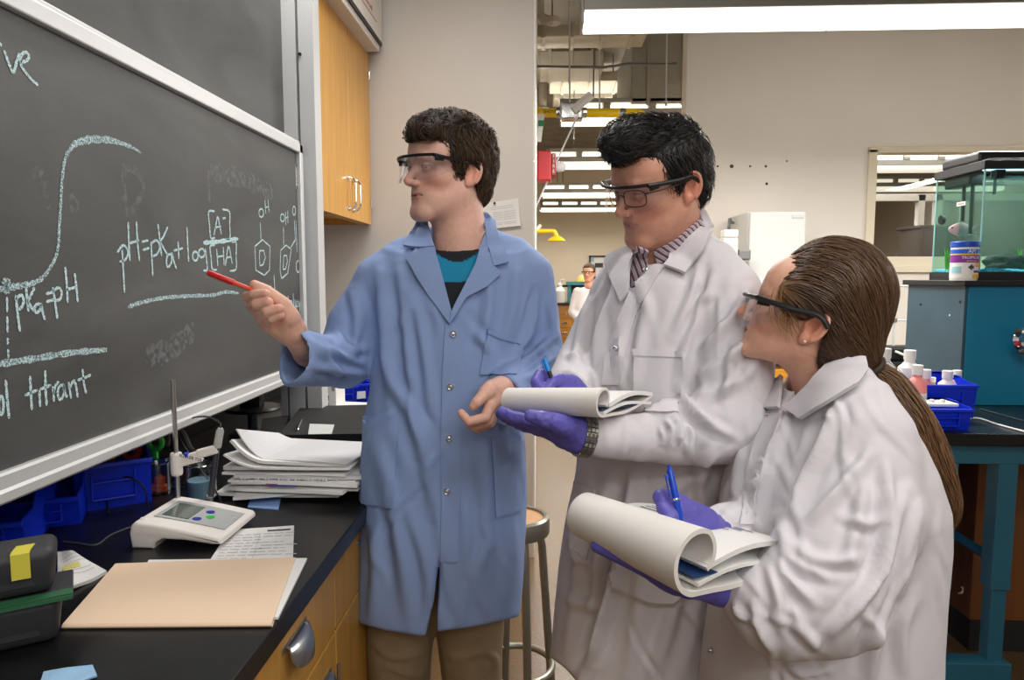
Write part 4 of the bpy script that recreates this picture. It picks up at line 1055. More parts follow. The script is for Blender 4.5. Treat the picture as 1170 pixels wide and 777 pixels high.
# stack of handouts and notebooks
base = [PZ(x, y, WT) for x, y in ((262, 520), (415, 512), (421, 573), (250, 578))]
cx, cy = -0.578, 1.655
rnd = random.Random(11); z = WT
tone = [(228, 226, 222), (206, 205, 206), (236, 234, 230), (216, 214, 212), (240, 238, 234)]
names = ['lowest sheaf', 'second sheaf from the bottom', 'third sheaf from the bottom', 'fourth sheaf from the bottom', 'fifth sheaf from the bottom', 'sheaf at half height', 'sheaf just above half height', 'fifth sheaf from the top', 'fourth sheaf from the top', 'third sheaf from the top', 'second sheaf from the top', 'topmost curled sheaf']
for k in range(12):
    th = [0.008, 0.006, 0.009, 0.005, 0.011, 0.006, 0.009, 0.006, 0.01, 0.006, 0.008, 0.004][k]
    ang = rnd.uniform(-0.16, 0.14) + (0.25 if k == 1 else 0); sx = 0.30*(0.98 if k < 10 else 0.92); sy = 0.215
    dx = rnd.uniform(-0.012, 0.02) - (0.04 if k == 0 else 0); dy = rnd.uniform(-0.012, 0.012)
    ca_, sa_ = math.cos(ang), math.sin(ang)
    t = thing('paper_sheaf', 'white handouts in the tall paper stack, ' + names[k], 'papers', (cx + dx, cy + dy, z), 0, 'sheaves of the paper stack beside the blue coat')
    wv = 0.003 + 0.002*rnd.random(); ph = rnd.uniform(0, 6)
    def fn(u, v, z=z, th=th, wv=wv, ph=ph, k=k, ca_=ca_, sa_=sa_, dx=dx, dy=dy, sx=sx, sy=sy):
        x = (u - 0.5)*sx; y = (v - 0.5)*sy
        zz = z + th + wv*0.5*(1 + math.sin(u*4 + ph))*(1 - v)*0.9
        if k >= 9 and u < 0.3 and v < 0.9: zz += 0.06*((0.3 - u)/0.3)**2*(1.2 - v)*(0.4 + 0.3*(k - 9))
        return Vector((cx + dx + x*ca_ - y*sa_, cy + dy + x*sa_ + y*ca_, zz))
    m = mat('sheaf_%d' % (k % 5), tone[k % 5], 0.8, var=0.02, vscale=9)
    mb = MB(); mb.sheet(fn, 16, 8, -(th - 0.0012)); mb.build('sheets', m, t, world=True)
    if k in (3, 6):      # torn perforated edge
        mb = MB()
        for j in range(34):
            u = 0.06 + 0.9*j/34; p = fn(u, 0.0); l = rnd.uniform(0.003, 0.009)
            mb.add([p + Vector((-0.003, 0.002, 0)), p + Vector((0.003, 0.002, 0)), p + Vector((rnd.uniform(-0.002, 0.004), -l, rnd.uniform(-0.004, 0.003))), p + Vector((0, 0, 0.002))], [(0, 1, 2), (0, 3, 1), (0, 2, 3), (1, 3, 2)])
        mb.build('perforated_edge', M_paper, t, world=True)
    if k in (2, 8, 10):
        mb = MB()
        for j in range(7): mb.sheet(lambda a, b: fn(0.1 + 0.75*a*rnd.uniform(0.6, 1), 0.25 + 0.09*j + 0.012*b) + Vector((0, 0, 0.0006)), 4, 1)
        mb.build('printed_text', mat('faint_print', (0, 0, 0)), t, world=True)
    if k in (8, 10):
        mb = MB(); mb.sheet(lambda a, b: fn(0.84 + 0.1*a, 0.82 + 0.16*b) + Vector((0, 0, 0.001)), 2, 2, -0.0006); mb.build('yellow_flag', mat('flag_yellow', (214, 204, 110), 0.7), t, world=True)
    if k in (5, 4):
        mb = MB(); mb.sheet(lambda a, b: fn(0.3 + 0.22*a, 0.0) + Vector((0, -0.001, -0.003*b)), 4, 1, 0.0008); mb.build('coloured_edge', mat('edge_pink', (196, 60, 130), 0.6) if k == 5 else mat('edge_blue', (70, 80, 170), 0.6), t, world=True)
    z += th*0.9 + 0.001
t, fn = flat_sheet('blue_leaflet', 'small blue and white leaflet poking out under the paper stack', 'paper', [(288, 566), (322, 566), (318, 583), (283, 580)], WT, mat('leaflet_blue', (120, 150, 200), 0.6), th=0.002)
t, fn = flat_sheet('paper_slip', 'crumpled white notes with yellow highlight beside the dark bin', 'paper', [(66, 634), (84, 636), (122, 657), (66, 684)], WT, M_paper, th=0.006, wav=0.006)
mb = MB(); mb.sheet(lambda a, b: Vector(fn(0.15 + 0.5*a, 0.5 + 0.12*b)) + Vector((0, 0, 0.001)), 6, 1); mb.build('highlighter_mark', mat('flag_yellow', (0, 0, 0)), t, world=True)
print_lines(t, fn, [(0.25 + 0.1*k, 0.02, 0.2, 0.9) for k in range(6) if k != 3])
t, fn = flat_sheet('blue_card', 'pale blue card at the bottom edge of the view', 'card', [(50, 770), (106, 762), (111, 775), (40, 800)], WT, mat('card_blue', (150, 190, 222), 0.7), th=0.003, wav=0.002)

# ---------------------------------------------------------------- dark bins with yellow tape, near corner
c = PZ(24, 756, WT)
M_dk = mat('bin_charcoal', (46, 46, 50), 0.55, var=0.08)
def tub(name, label, c, w, d, h, z, m, rz=0.0, flare=0.008):
    t = thing(name, label, 'storage bin', (c.x, c.y, z), rz, 'stacked charcoal bins')
    bm = bmesh.new(); bmesh.ops.create_cube(bm, size=1)
    for v in bm.verts:
        e = flare if v.co.z > 0 else 0
        v.co = Vector((v.co.x*(w + 2*e), v.co.y*(d + 2*e), (v.co.z + 0.5)*h))
    bmesh.ops.bevel(bm, geom=[e for e in bm.edges], offset=0.014, segments=3, affect='EDGES', profile=0.5)
    mb = MB(); mb.bm(bm); mb.build('shell', m, t, smooth=True)
    mb = MB(); mb.box((-w/2 + 0.02, -d/2 - 0.003, h*0.2), (w/2 - 0.02, -d/2 + 0.004, h*0.7), bev=0.003); mb.build('front_panel', m, t)
    return t
RZ = 0.6; fc = P(70, 700, 0.93); ca_, sa_ = math.cos(RZ), math.sin(RZ)
cb = Vector((fc.x - (0.1*ca_ + 0.034*sa_), fc.y - (0.1*sa_ - 0.034*ca_), 0))
zA = 0.066
tub('storage_bin', 'charcoal plastic bin under a green strip, lower of the stack', cb, 0.19, 0.068, zA, WT, M_dk, RZ)
t = thing('green_lid', 'flat green and grey lid between the two stacked charcoal bins', 'lid', (cb.x, cb.y, WT + zA), RZ)
mb = MB(); mb.box((-0.105, -0.05, 0), (0.116, 0.05, 0.006), bev=0.002); mb.build('sheet', M_dk, t)
mb = MB(); mb.box((-0.105, -0.054, 0.0005), (0.115, -0.05, 0.0055)); mb.box((-0.105, -0.0505, 0.006), (0.115, -0.03, 0.0075)); mb.build('green_strip', mat('strip_green', (42, 96, 62), 0.6), t)
t = tub('storage_bin', 'charcoal plastic bin with a yellow tape mark, upper of the stack', cb, 0.185, 0.068, 0.066, WT + zA + 0.0075, M_dk, RZ)
mb = MB(); 
mb.sheet(lambda u, v: Vector((0.046 + 0.022*u + (0.012*max(0, v - 0.55)), -0.0425 + max(0, v - 0.5)*0.06 + 0.003*(v > 0.5), 0.03 + 0.072*v if v <= 0.5 else 0.0665 + 0.001*min(1, (v - 0.5)*6))), 3, 10, 0.001)
mb.build('yellow_tape', mat('tape_yellow', (214, 204, 70), 0.6), t)

# ---------------------------------------------------------------- blue hopper bins
def hopper(label, loc, rz, w, d, h, m=None, group='blue plastic hopper bins', lip=0.5, ridges=False):
    t = thing('hopper_bin', label, 'bin', loc, rz, group); m = m or M_bluebin; k = 0.003
    mb = MB()
    mb.box((-w/2, 0, 0), (w/2, d, k)); mb.box((-w/2, d - k, 0), (w/2, d, h))
    fl = h*lip
    for sx in (-w/2, w/2 - k):
        mb.prism([(-0.018, fl + 0.006), (0.0, 0.0), (d, 0.0), (d, h), (d*0.42, h), (d*0.22, fl + 0.01)], sx, sx + k, Matrix(((0, 0, 1, 0), (1, 0, 0, 0), (0, 1, 0, 0), (0, 0, 0, 1))))
    mb.add([(-w/2, 0, 0), (w/2, 0, 0), (w/2, -0.018, fl), (-w/2, -0.018, fl), (-w/2, k, 0), (w/2, k, 0), (w/2, -0.015, fl), (-w/2, -0.015, fl)], [(0, 1, 2, 3), (5, 4, 7, 6), (3, 2, 6, 7), (0, 3, 7, 4), (1, 5, 6, 2)])
    mb.build('tub', m, t)
    mb = MB(); r = 0.005
    for sx in (-w/2 - r, w/2 - k): mb.box((sx, d*0.42, h - 0.008), (sx + r + k, d + r, h + 0.002), bev=0.0015)
    mb.box((-w/2 - r, d - k, h - 0.008), (w/2 + r, d + r, h + 0.002), bev=0.0015); mb.box((-w/2 - 0.003, -0.024, fl - 0.006), (w/2 + 0.003, -0.012, fl + 0.004), bev=0.0015)
    mb.build('rim', m, t)
    mb = MB()
    for zz in (0.25, 0.62): mb.box((-w*0.28, -0.021, fl*zz - 0.002), (w*0.28, -0.004, fl*zz + 0.002), bev=0.001)
    for sx in (-w*0.28, w*0.28): mb.box((sx - 0.002, -0.021, fl*0.25), (sx + 0.002, -0.004, fl*0.85), bev=0.001)
    mb.build('label_holder', m, t)
    return t
a = PZ(66, 610, WT); hopper('dark blue hopper bin under the chalkboard, nearer of the two', (a.x - 0.055, a.y + 0.03, WT), math.radians(25), 0.14, 0.2, 0.12)
b = PZ(140, 583, WT); hopper('blue hopper bin under the chalkboard holding coloured clips', (b.x - 0.03, b.y + 0.02, WT), math.radians(35), 0.15, 0.24, 0.13, lip=0.8)
cpos = Vector((b.x - 0.10, b.y + 0.13, WT + 0.1))
t = hopper('blue hopper bin deepest in the dark recess behind the chalkboard', (-1.04, 1.22, WT), math.radians(20), 0.14, 0.2, 0.12)
for i, (dx, dy, dz, cc, nm) in enumerate(((0.0, 0.0, 0.0, (230, 120, 20), 'orange ring clip on top of the blue hopper bin'), (0.045, 0.02, 0.0, (60, 140, 210), 'light blue clip on top of the blue hopper bin'), (0.08, 0.045, -0.004, (50, 170, 40), 'green clip on top of the blue hopper bin'), (0.05, -0.005, -0.014, (205, 60, 20), 'red clip below the green one in the blue bin'))):
    t = thing('plastic_clip', nm, 'clip', (cpos.x + dx, cpos.y + dy, cpos.z + dz)); m = mat('clip_%d' % i, cc, 0.4)
    mb = MB(); mb.tube([(0.018*math.cos(q), 0.0, 0.016 + 0.018*math.sin(q)) for q in np.linspace(0, 2*math.pi, 14)[:-1]], 0.0075, 8, closed=True); mb.build('ring', m, t, smooth=True)
    mb = MB(); mb.box((-0.006, -0.006, -0.03), (0.006, 0.006, 0.0), bev=0.002); mb.build('jaw', m, t)
# beakers and caps behind the meter
M_gl = glass('beaker_glass', (235, 240, 242), 1.6, 0.02, 0.08)
def beaker(label, x, y, r, h, liquid=None):
    p = PZ(x, y, WT); t = thing('beaker', label, 'beaker', (p.x, p.y, WT), 0, 'glass beakers behind the meter')
    mb = MB(); mb.lathe([(0.001, 0.0), (r*0.95, 0.0), (r, 0.005), (r, h*0.95), (r*1.08, h), (r*1.04, h), (r*0.95, h*0.94), (r*0.95, 0.006), (0.001, 0.004)], 24, cap=False); mb.build('glass_wall', M_gl, t, smooth=True)
    mb = MB(); mb.tube([(r*1.06*math.cos(q), r*1.06*math.sin(q), h) for q in np.linspace(0, 2*math.pi, 25)[:-1]], 0.0015, 6, closed=True); mb.build('rim', glass('rim_glass', (200, 210, 214), 2, 0.02, 0.3), t, smooth=True)
    if liquid:
        mb = MB(); mb.lathe([(r*0.93, 0.006), (r*0.93, h*0.55)], 24); mb.build('liquid', mat('liq_%d_%d' % (x, y), liquid, 0.1), t)
    return t
beaker('glass beaker with pale blue liquid left of the paper stack', 231, 570, 0.034, 0.085, (150, 178, 196))
beaker('small glass beaker just behind the meter rod', 205, 556, 0.028, 0.07)
beaker('glass beaker with orange caps behind the meter', 181, 563, 0.03, 0.075)
p = PZ(181, 563, WT)
for i, (dx, dy, dz) in enumerate(((-0.01, -0.006, 0.006), (0.011, -0.002, 0.006), (0.0, 0.008, 0.022))):
    t = thing('bottle_cap', ['orange cap at the front of the beaker', 'orange cap at the side of the beaker', 'orange cap lying over two others in the beaker'][i], 'cap', (p.x + dx, p.y + dy, WT + dz), 0, 'orange caps in a beaker')
    mb = MB(); mb.lathe([(0.011, 0), (0.012, 0.003), (0.012, 0.013), (0.0095, 0.016)], 14); mb.build('shell', mat('cap_orange', (225, 85, 20), 0.4), t, smooth=True)
    mb = MB()
    for q in range(12): mb.box((0.0115, -0.0008, 0.003), (0.0128, 0.0008, 0.012), Matrix.Rotation(q*math.pi/6, 4, 'Z'))
    mb.build('grip_ribs', mat('cap_orange', (0, 0, 0)), t)
# black stand device behind
p = PZ(268, 520, WT)
t = thing('desk_stand', 'black pedestal stand with round disc behind the meter arm', 'stand', (p.x - 0.05, p.y + 0.25, WT))
mb = MB(); mb.lathe([(0.07, 0), (0.075, 0.008), (0.05, 0.016), (0.02, 0.02)], 24); mb.build('base', M_black, t, smooth=True)
mb = MB(); mb.lathe([(0.015, 0.02), (0.015, 0.08), (0.085, 0.085), (0.09, 0.09), (0.085, 0.096), (0.015, 0.1)], 28); mb.build('disc', M_black, t, smooth=True)
mb = MB(); mb.box((-0.035, -0.02, 0.09), (0.035, 0.02, 0.17), bev=0.008); mb.build('upright', M_black, t, smooth=True)
p = PZ(190, 540, WT)
pipe('grey_hose', 'thick grey hose curving behind the blue bins', smooth_line([Vector((p.x - 0.12, p.y + 0.22, WT + 0.02)), Vector((p.x - 0.1, p.y + 0.2, WT + 0.08)), Vector((p.x - 0.06, p.y + 0.2, WT + 0.06)), Vector((p.x - 0.01, p.y + 0.16, WT + 0.014)), Vector((p.x + 0.06, p.y + 0.15, WT + 0.013))], 5), 0.011, mat('hose_grey', (96, 92, 90), 0.6), 'hose', fit=False)
c = [PZ(160, 600, WT), PZ(128, 612, WT), PZ(110, 624, WT), PZ(90, 622, WT), PZ(72, 620, WT)]
pipe('thin_cable', 'thin dark cable lying left of the pH meter', smooth_line([v + Vector((0, 0, 0.0025)) for v in c], 6), 0.0018, mat('cable_grey', (70, 70, 72), 0.4), 'cable', n=6, fit=False)
c = [PZ(168, 580, WT + .002), P(166, 560, 1.5), P(150, 546, 1.5), P(132, 548, 1.5), P(122, 562, 1.5), PZ(124, 588, WT + .002)]
pipe('looped_cable', 'black cable looping in front of the blue hopper bin', smooth_line(c, 6), 0.0022, M_black, 'cable', n=6, fit=False)
# binder case, clip, papers at the far part of the bench
q = [PZ(x, y, WT) for x, y in ((345, 478), (424, 476), (424, 512), (318, 514))]
t = thing('binder_case', 'black flat case with white label and silver buckle on the bench', 'case', tuple(sum(q, Vector())/4))
def slab(q, h, r=0.0, inset=0.0):
    mb = MB(); vs = [p + Vector((0, 0, r)) for p in q] + [p + Vector((0, 0, h)) for p in q]
    mb.add(vs, [(0, 1, 2, 3), (7, 6, 5, 4), (0, 4, 5, 1), (1, 5, 6, 2), (2, 6, 7, 3), (3, 7, 4, 0)]); return mb
slab(q, 0.045).build('shell', M_blackm, t, world=True)
mb = MB(); a, b, c_, d = [P(x, y, qy) for (x, y, qy) in ((354, 486, 2.11), (382, 487, 2.11), (379, 498, 2.07), (352, 498, 2.07))]
zt_ = WT + 0.0455
a, b, c_, d = [PZ(x, y, zt_) for x, y in ((354, 484.5), (382, 485.5), (379, 496), (352, 496.5))]
mb.add([a, b, c_, d, a + Vector((0, 0, .001)), b + Vector((0, 0, .001)), c_ + Vector((0, 0, .001)), d + Vector((0, 0, .001))], [(3, 2, 1, 0), (4, 5, 6, 7), (0, 1, 5, 4), (1, 2, 6, 5), (2, 3, 7, 6), (3, 0, 4, 7)]); mb.build('label', mat('label_grey', (196, 200, 196), 0.6), t, world=True)
mb = MB(); mb.tube(smooth_line([PZ(345, 481, WT + .05), PZ(341, 490, WT + .05), PZ(338, 499, WT + .03), PZ(330, 503, WT + .02), PZ(322, 507, WT + .012)], 4), [0.006]*21 if False else 0.007, 8, flat=0.5); mb.lathe([(0.014, 0), (0.012, 0.008)], 12, Matrix.Translation(PZ(329, 508, WT + .01))); mb.build('buckle_strap', M_chrome, t, world=True, smooth=True)
slab([PZ(x, y, WT) for x, y in ((300, 488), (330, 484), (322, 512), (296, 514))], 0.03).build('side_flap', M_blackm, t, world=True)
q = [PZ(x, y, WT + 0.0) for x, y in ((383, 466), (425, 468), (425, 476), (379, 475))]
t = thing('paper_pad', 'white paper pad behind the black case', 'paper', tuple(sum(q, Vector())/4)); slab(q, 0.025).build('pages', M_paper, t, world=True)
mb = slab([p + Vector((0, 0, 0.0255)) for p in q], 0.002); mb.build('top_sheet', mat('pad_top', (214, 214, 212), 0.7), t, world=True)
p = PZ(376, 474, WT)
t = thing('upright_carton', 'narrow white carton with black print standing by the guide post', 'box', (p.x, p.y + 0.06, WT))
mb = MB(); w_ = 0.028; mb.box((-w_, -0.06, 0), (w_, 0.06, 0.16), bev=0.002); mb.build('carton', M_white, t)
mb = MB(); text_mesh('LAB', 0.03, Matrix.Translation((-0.008, -0.0605, 0.05)) @ Matrix.Rotation(math.pi/2, 4, 'X') @ Matrix.Rotation(math.pi/2, 4, 'Z'), mb, 0.0004)
for k in range(4): mb.box((0.012 + 0.003*k, -0.0606, 0.09), (0.0135 + 0.003*k, -0.06, 0.15))
mb.build('black_print', M_ink, t)
for i, (x, y, lab) in enumerate(((392, 463, 'blue hopper bin by the white carton, partly under the blue sleeve'), (408, 460, 'blue hopper bin with a white label below the blue sleeve'), (424, 452, 'blue hopper bin against the blue coat'))):
    p = PZ(x, y, WT); t = hopper(lab, (p.x + 0.01, p.y, WT), math.radians(30), 0.09, 0.17, 0.1, group='blue hopper bins at the end of the bench', lip=0.75)
    if i == 1:
        mb = MB(); mb.box((-0.02, -0.0215, 0.02), (0.02, -0.02, 0.05)); mb.build('white_label', M_paper, t)
slab([PZ(x, y, WT) for x, y in ((396, 467), (440, 462), (440, 472), (392, 474))], 0.012).build('black_tray', M_black, None)
tag(bpy.data.objects['black_tray'], 'flat black tray in front of the end blue bins', 'tray')
# second case leaning in the dark under the board
# ================================================================== right-hand bench
M_tealf = mat('teal_frame', (34, 92, 112), 0.45, var=0.06)
by = 2.34
xL = P(1050, 500, by).x - 0.55
zt0 = 0.91
t = thing('lab_table', 'black topped lab table on a teal steel frame with foot rail', 'table', (xL + 1.0, by + 0.35, 0))
mb = MB(); mb.box((xL, by, 0.868), (xL + 2.2, by + 1.0, zt0), bev=0.004); mb.build('tabletop', M_top, t, world=True)
mb = MB(); mb.box((xL + 0.03, by + 0.03, 0.80), (xL + 2.17, by + 0.06, 0.867), bev=0.002); mb.box((xL + 0.03, by + 0.9, 0.80), (xL + 2.17, by + 0.93, 0.867), bev=0.002); mb.build('apron', M_tealf, t, world=True)
leg_x = [P(1083, 560, by + 0.03).x, P(1152, 560, by + 0.03).x]
for k, (x, y) in enumerate(((leg_x[0], by + 0.03), (leg_x[0] + 0.195, by + 0.03), (xL + 0.1, by + 0.03), (leg_x[0] + 1.2, by + 0.03), (leg_x[0], by + 0.86), (leg_x[0] + 0.195, by + 0.86))):
    mb = MB(); mb.box((x - 0.032, y, 0.36), (x + 0.032, y + 0.064, 0.80), bev=0.003); lg = mb.build('leg', M_tealf, t, world=True)
    mb = MB(); mb.box((x - 0.025, y + 0.006, 0.02), (x + 0.025, y + 0.058, 0.36), bev=0.003); mb.build('telescopic_foot', M_tealf, lg, world=True)
mb = MB(); mb.box((xL + 0.03, by + 0.015, 0.005), (leg_x[0] + 0.24, by + 0.085, 0.105), bev=0.003); mb.build('foot_rail', M_tealf, t, world=True)
mb = MB(); mb.tube([(leg_x[0], by + 0.09, 0.5), (leg_x[0], by + 0.86, 0.5)], 0.02, 4); mb.tube([(leg_x[0] + 0.195, by + 0.09, 0.45), (leg_x[0] + 0.195, by + 0.86, 0.45)], 0.02, 4); mb.build('side_rail', M_tealf, t, world=True)
mb = MB(); p = P(1095, 678, by); mb.tube(smooth_line([p, p + Vector((0.012, 0, 0.003)), p + Vector((0.014, 0, 0.018)), p + Vector((0.008, 0, 0.022))], 4), 0.003, 6); mb.build('hook', M_steel, t, world=True)
# brown cabinet base behind the frame
t = thing('wood_cabinet', 'dark brown low cabinet behind the teal table frame', 'cabinet', (leg_x[1] + 0.4, by + 0.8, 0))
x0 = P(1108, 600, by + 0.3).x
M_dkw = mat('cabinet_brown', (112, 66, 24), 0.55, var=0.12, vscale=5, stretch=(9, 9, 0.7))
mb = MB(); mb.box((x0 + 0.02, by + 0.30, 0.12), (x0 + 1.2, by + 0.84, 0.79), bev=0.003); mb.build('body', M_dkw, t, world=True)
mb = MB(); mb.box((x0 + 0.02, by + 0.295, 0), (x0 + 1.2, by + 0.84, 0.12), bev=0.002); mb.build('plinth', M_blackm, t, world=True)
mb = MB(); mb.box((x0 + 0.3, by + 0.285, 0.14), (x0 + 0.78, by + 0.30, 0.77), bev=0.003); mb.build('door', M_dkw, t, world=True)
# blue waste bin seen between coat and frame
p = P(1066, 600, by + 0.4)
t = thing('blue_bin', 'tall blue bin glimpsed between the white coat and the teal frame', 'bin', (p.x - 0.12, by + 0.5, 0))
mb = MB(); mb.lathe([(0.14, 0), (0.16, 0.02), (0.19, 0.66), (0.2, 0.7), (0.19, 0.71), (0.17, 0.68), (0.14, 0.03)], 28); mb.build('body', M_bluebin, t, smooth=True)
mb = MB(); mb.lathe([(0.2, 0.68), (0.208, 0.69), (0.208, 0.715), (0.2, 0.72)], 28); mb.build('rim', M_bluebin, t, smooth=True)
# teal cabinet on the table
ty = 2.86
tx0 = P(1103, 400, ty).x; tzt = P(1103, 327, ty).z
t = thing('equipment_cabinet', 'teal steel cabinet with black top carrying the aquarium', 'cabinet', (tx0 + 0.6, ty + 0.22, zt0))
mb = MB(); mb.box((tx0, ty, zt0 + 0.001), (tx0 + 1.3, ty + 0.44, tzt), bev=0.002); mb.build('front_body', M_teal, t, world=True)
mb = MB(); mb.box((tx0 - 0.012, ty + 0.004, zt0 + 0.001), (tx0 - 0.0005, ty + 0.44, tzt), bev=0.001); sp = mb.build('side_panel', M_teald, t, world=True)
for x, y in ((1052, 348), (1097, 345), (1052, 440), (1096, 430)):
    mb = MB(); p = PX(x, y, tx0 - 0.012); mb.lathe([(0.006, 0), (0.005, 0.003)], 10, Matrix.Translation(p) @ Matrix.Rotation(-math.pi/2, 4, 'Y')); mb.build('screw', M_blackm, sp, world=True)
mb = MB(); p = PX(1085, 360, tx0 - 0.0125); mb.box((p.x - 0.001, p.y - 0.004, p.z - 0.004), (p.x + 0.001, p.y + 0.004, p.z + 0.004)); mb.build('sticker', M_white, sp, world=True)
mb = MB(); mb.box((tx0 - 0.03, ty - 0.02, tzt), (tx0 + 1.32, ty + 0.46, tzt + 0.022), bev=0.003); mb.build('black_top', M_black, t, world=True)
AZ = tzt + 0.022
# chrome service tap on the cabinet front
c = P(1162, 388, ty - 0.01)
t = thing('service_tap', 'chrome double service tap with red index on the teal cabinet', 'tap', (c.x, ty, c.z))
RY = Matrix.Rotation(math.pi/2, 4, 'X')
mb = MB(); mb.lathe([(0.045, 0), (0.045, 0.008), (0.03, 0.02), (0.024, 0.06)], 20, Matrix.Translation((c.x + 0.03, ty, c.z)) @ RY); mb.build('flange', M_chrome, t, world=True, smooth=True)
mb = MB(); mb.tube(smooth_line([(c.x + 0.03, ty - 0.05, c.z - 0.03), (c.x + 0.03, ty - 0.06, c.z + 0.03), (c.x + 0.03, ty - 0.06, c.z + 0.09), (c.x + 0.028, ty - 0.06, c.z + 0.15)], 4), 0.016, 12); mb.build('body', M_chrome, t, world=True, smooth=True)
for (dx, dz) in ((-0.02, 0.035), (0.0, -0.045)):
    mb = MB(); M = Matrix.Translation((c.x + dx, ty - 0.06, c.z + dz)) @ Matrix.Rotation(math.radians(60), 4, 'Z') @ RY
    mb.lathe([(0.012, -0.02), (0.014, 0.0), (0.026, 0.012), (0.03, 0.02), (0.026, 0.03), (0.01, 0.036)], 8, M); mb.build('knob', M_chrome, t, world=True, smooth=True)
mb = MB(); mb.tube([(c.x + 0.03, ty - 0.055, c.z - 0.02), (c.x - 0.035, ty - 0.075, c.z - 0.012)], [0.014, 0.01], 10); mb.build('outlet', M_chrome, t, world=True, smooth=True)
mb = MB(); mb.lathe([(0.009, 0), (0.009, 0.008), (0.004, 0.01)], 10, Matrix.Translation((c.x - 0.037, ty - 0.076, c.z - 0.01)) @ Matrix.Rotation(-math.pi/2, 4, 'Y')); mb.build('red_index', M_red, t, world=True)
# ---------------------------------------------------------------- aquarium
ay = ty + 0.02
ax0 = P(1122, 250, ay).x; aD = 0.34; aW = 0.72
azb, azt = AZ, P(1122, 192, ay).z
t = thing('aquarium', 'glass aquarium with black rim on the teal cabinet', 'aquarium', (ax0 + aW/2, ay + aD/2, AZ))
mb = MB(); h = 0.035
mb.box((ax0 - 0.006, ay - 0.006, AZ), (ax0 + aW + 0.006, ay + aD + 0.006, AZ + 0.012)); 
for a, b in (((ax0 - 0.006, ay - 0.006), (ax0 + aW + 0.006, ay + 0.006)), ((ax0 - 0.006, ay + aD - 0.006), (ax0 + aW + 0.006, ay + aD + 0.006)), ((ax0 - 0.006, ay), (ax0 + 0.006, ay + aD)), ((ax0 + aW - 0.006, ay), (ax0 + aW + 0.006, ay + aD))):
    mb.box((*a, AZ + 0.012), (*b, AZ + h), bev=0.001)
mb.build('base_frame', M_black, t, world=True)
gz0, gz1 = AZ + 0.012, azt
M_tank = glass('tank_glass', (240, 250, 247), 0.8, 0.01, 0.0)
mb = MB(); k = 0.004
mb.box((ax0, ay, gz0), (ax0 + aW, ay + k, gz1)); mb.box((ax0, ay + aD - k, gz0), (ax0 + aW, ay + aD, gz1)); mb.box((ax0, ay + k, gz0), (ax0 + k, ay + aD - k, gz1)); mb.box((ax0 + aW - k, ay + k, gz0), (ax0 + aW, ay + aD - k, gz1))
mb.build('glass_panes', M_tank, t, world=True)
for q in (0.002, aD - 0.002):
    mb = MB(); mb.tube([(ax0 + 0.002, ay + q, gz0), (ax0 + 0.002, ay + q, gz1)], 0.0035, 6); mb.build('corner_seam', mat('silicone_pale', (150, 200, 196), 0.2), t, world=True)
mb = MB(); rh = 0.03
for a, b in (((ax0 - 0.007, ay - 0.007), (ax0 + aW + 0.007, ay + 0.006)), ((ax0 - 0.007, ay + aD - 0.006), (ax0 + aW + 0.007, ay + aD + 0.007)), ((ax0 - 0.007, ay), (ax0 + 0.006, ay + aD)), ((ax0 + aW - 0.006, ay), (ax0 + aW + 0.007, ay + aD))):
    mb.box((*a, azt - 0.004), (*b, azt + rh), bev=0.0015)
mb.build('top_rim', M_black, t, world=True)
mb = MB(); mb.box((ax0 + 0.02, ay + 0.012, azt + rh - 0.01), (ax0 + aW - 0.02, ay + aD - 0.012, azt + rh + 0.01), bev=0.004); mb.box((ax0 + 0.0, ay + 0.05, azt + rh), (ax0 + aW - 0.03, ay + aD - 0.03, azt + 0.075), bev=0.012)
mb.build('hood', M_black, t, world=True)
mb = MB(); mb.box((ax0 + 0.02, ay + 0.01, azt - 0.004), (ax0 + aW - 0.02, ay + 0.05, azt + 0.004)); mb.build('light_tube', mat('tank_light', (210, 240, 255), 0.4, emit=(190, 230, 255), estr=2.5), t, world=True)
l = area('aquarium_lamp', (ax0 + aW/2, ay + aD/2, azt - 0.01), aW*0.85, 0.2, 2.6, col=(0.8, 0.97, 1.0))
def tankwater():
    m = glass('tank_water', (238, 248, 246), 0.15, 0.03, 0.0); nt = m.node_tree; out = nt.nodes['Material Output']
    src = out.inputs[0].links[0].from_socket; d = nt.nodes.new('ShaderNodeBsdfTranslucent'); d.inputs[0].default_value = lin((190, 238, 228)) + (1,)
    mx = nt.nodes.new('ShaderNodeMixShader'); mx.inputs[0].default_value = 0.03
    nt.links.new(src, mx.inputs[1]); nt.links.new(d.outputs[0], mx.inputs[2]); nt.links.new(mx.outputs[0], out.inputs[0]); return m
mb = MB(); mb.box((ax0 + 0.006, ay + 0.006, gz0 + 0.04), (ax0 + aW - 0.006, ay + aD - 0.006, gz1 - 0.03)); mb.build('water', tankwater(), t, world=True)
mb = MB(); rnd = random.Random(5)
mb.sheet(lambda u, v: Vector((ax0 + 0.006 + (aW - 0.012)*u, ay + 0.006 + (aD - 0.012)*v, gz0 + 0.03 + 0.006*math.sin(u*22)*math.cos(v*13) + 0.004*rnd.random())), 60, 28, 0.028)
mb.build('gravel_bed', mat('gravel_blue', (70, 170, 205), 0.6, var=0.5, vscale=160), t, world=True)
def rock(parent, c, s, m, name, seed):
    bm = bmesh.new(); bmesh.ops.create_icosphere(bm, subdivisions=4, radius=1)
    pts = np.array([v.co[:] for v in bm.verts]); n = vnoise(pts*1.6 + seed)*0.35 + vnoise(pts*4 + seed)*0.16
    for v, q in zip(bm.verts, n): v.co = Vector((v.co.x*s[0], v.co.y*s[1], v.co.z*s[2]))*(1 + q)
    mb = MB(); mb.bm(bm, Matrix.Translation(c)); mb.build(name, m, parent, world=True, smooth=True)
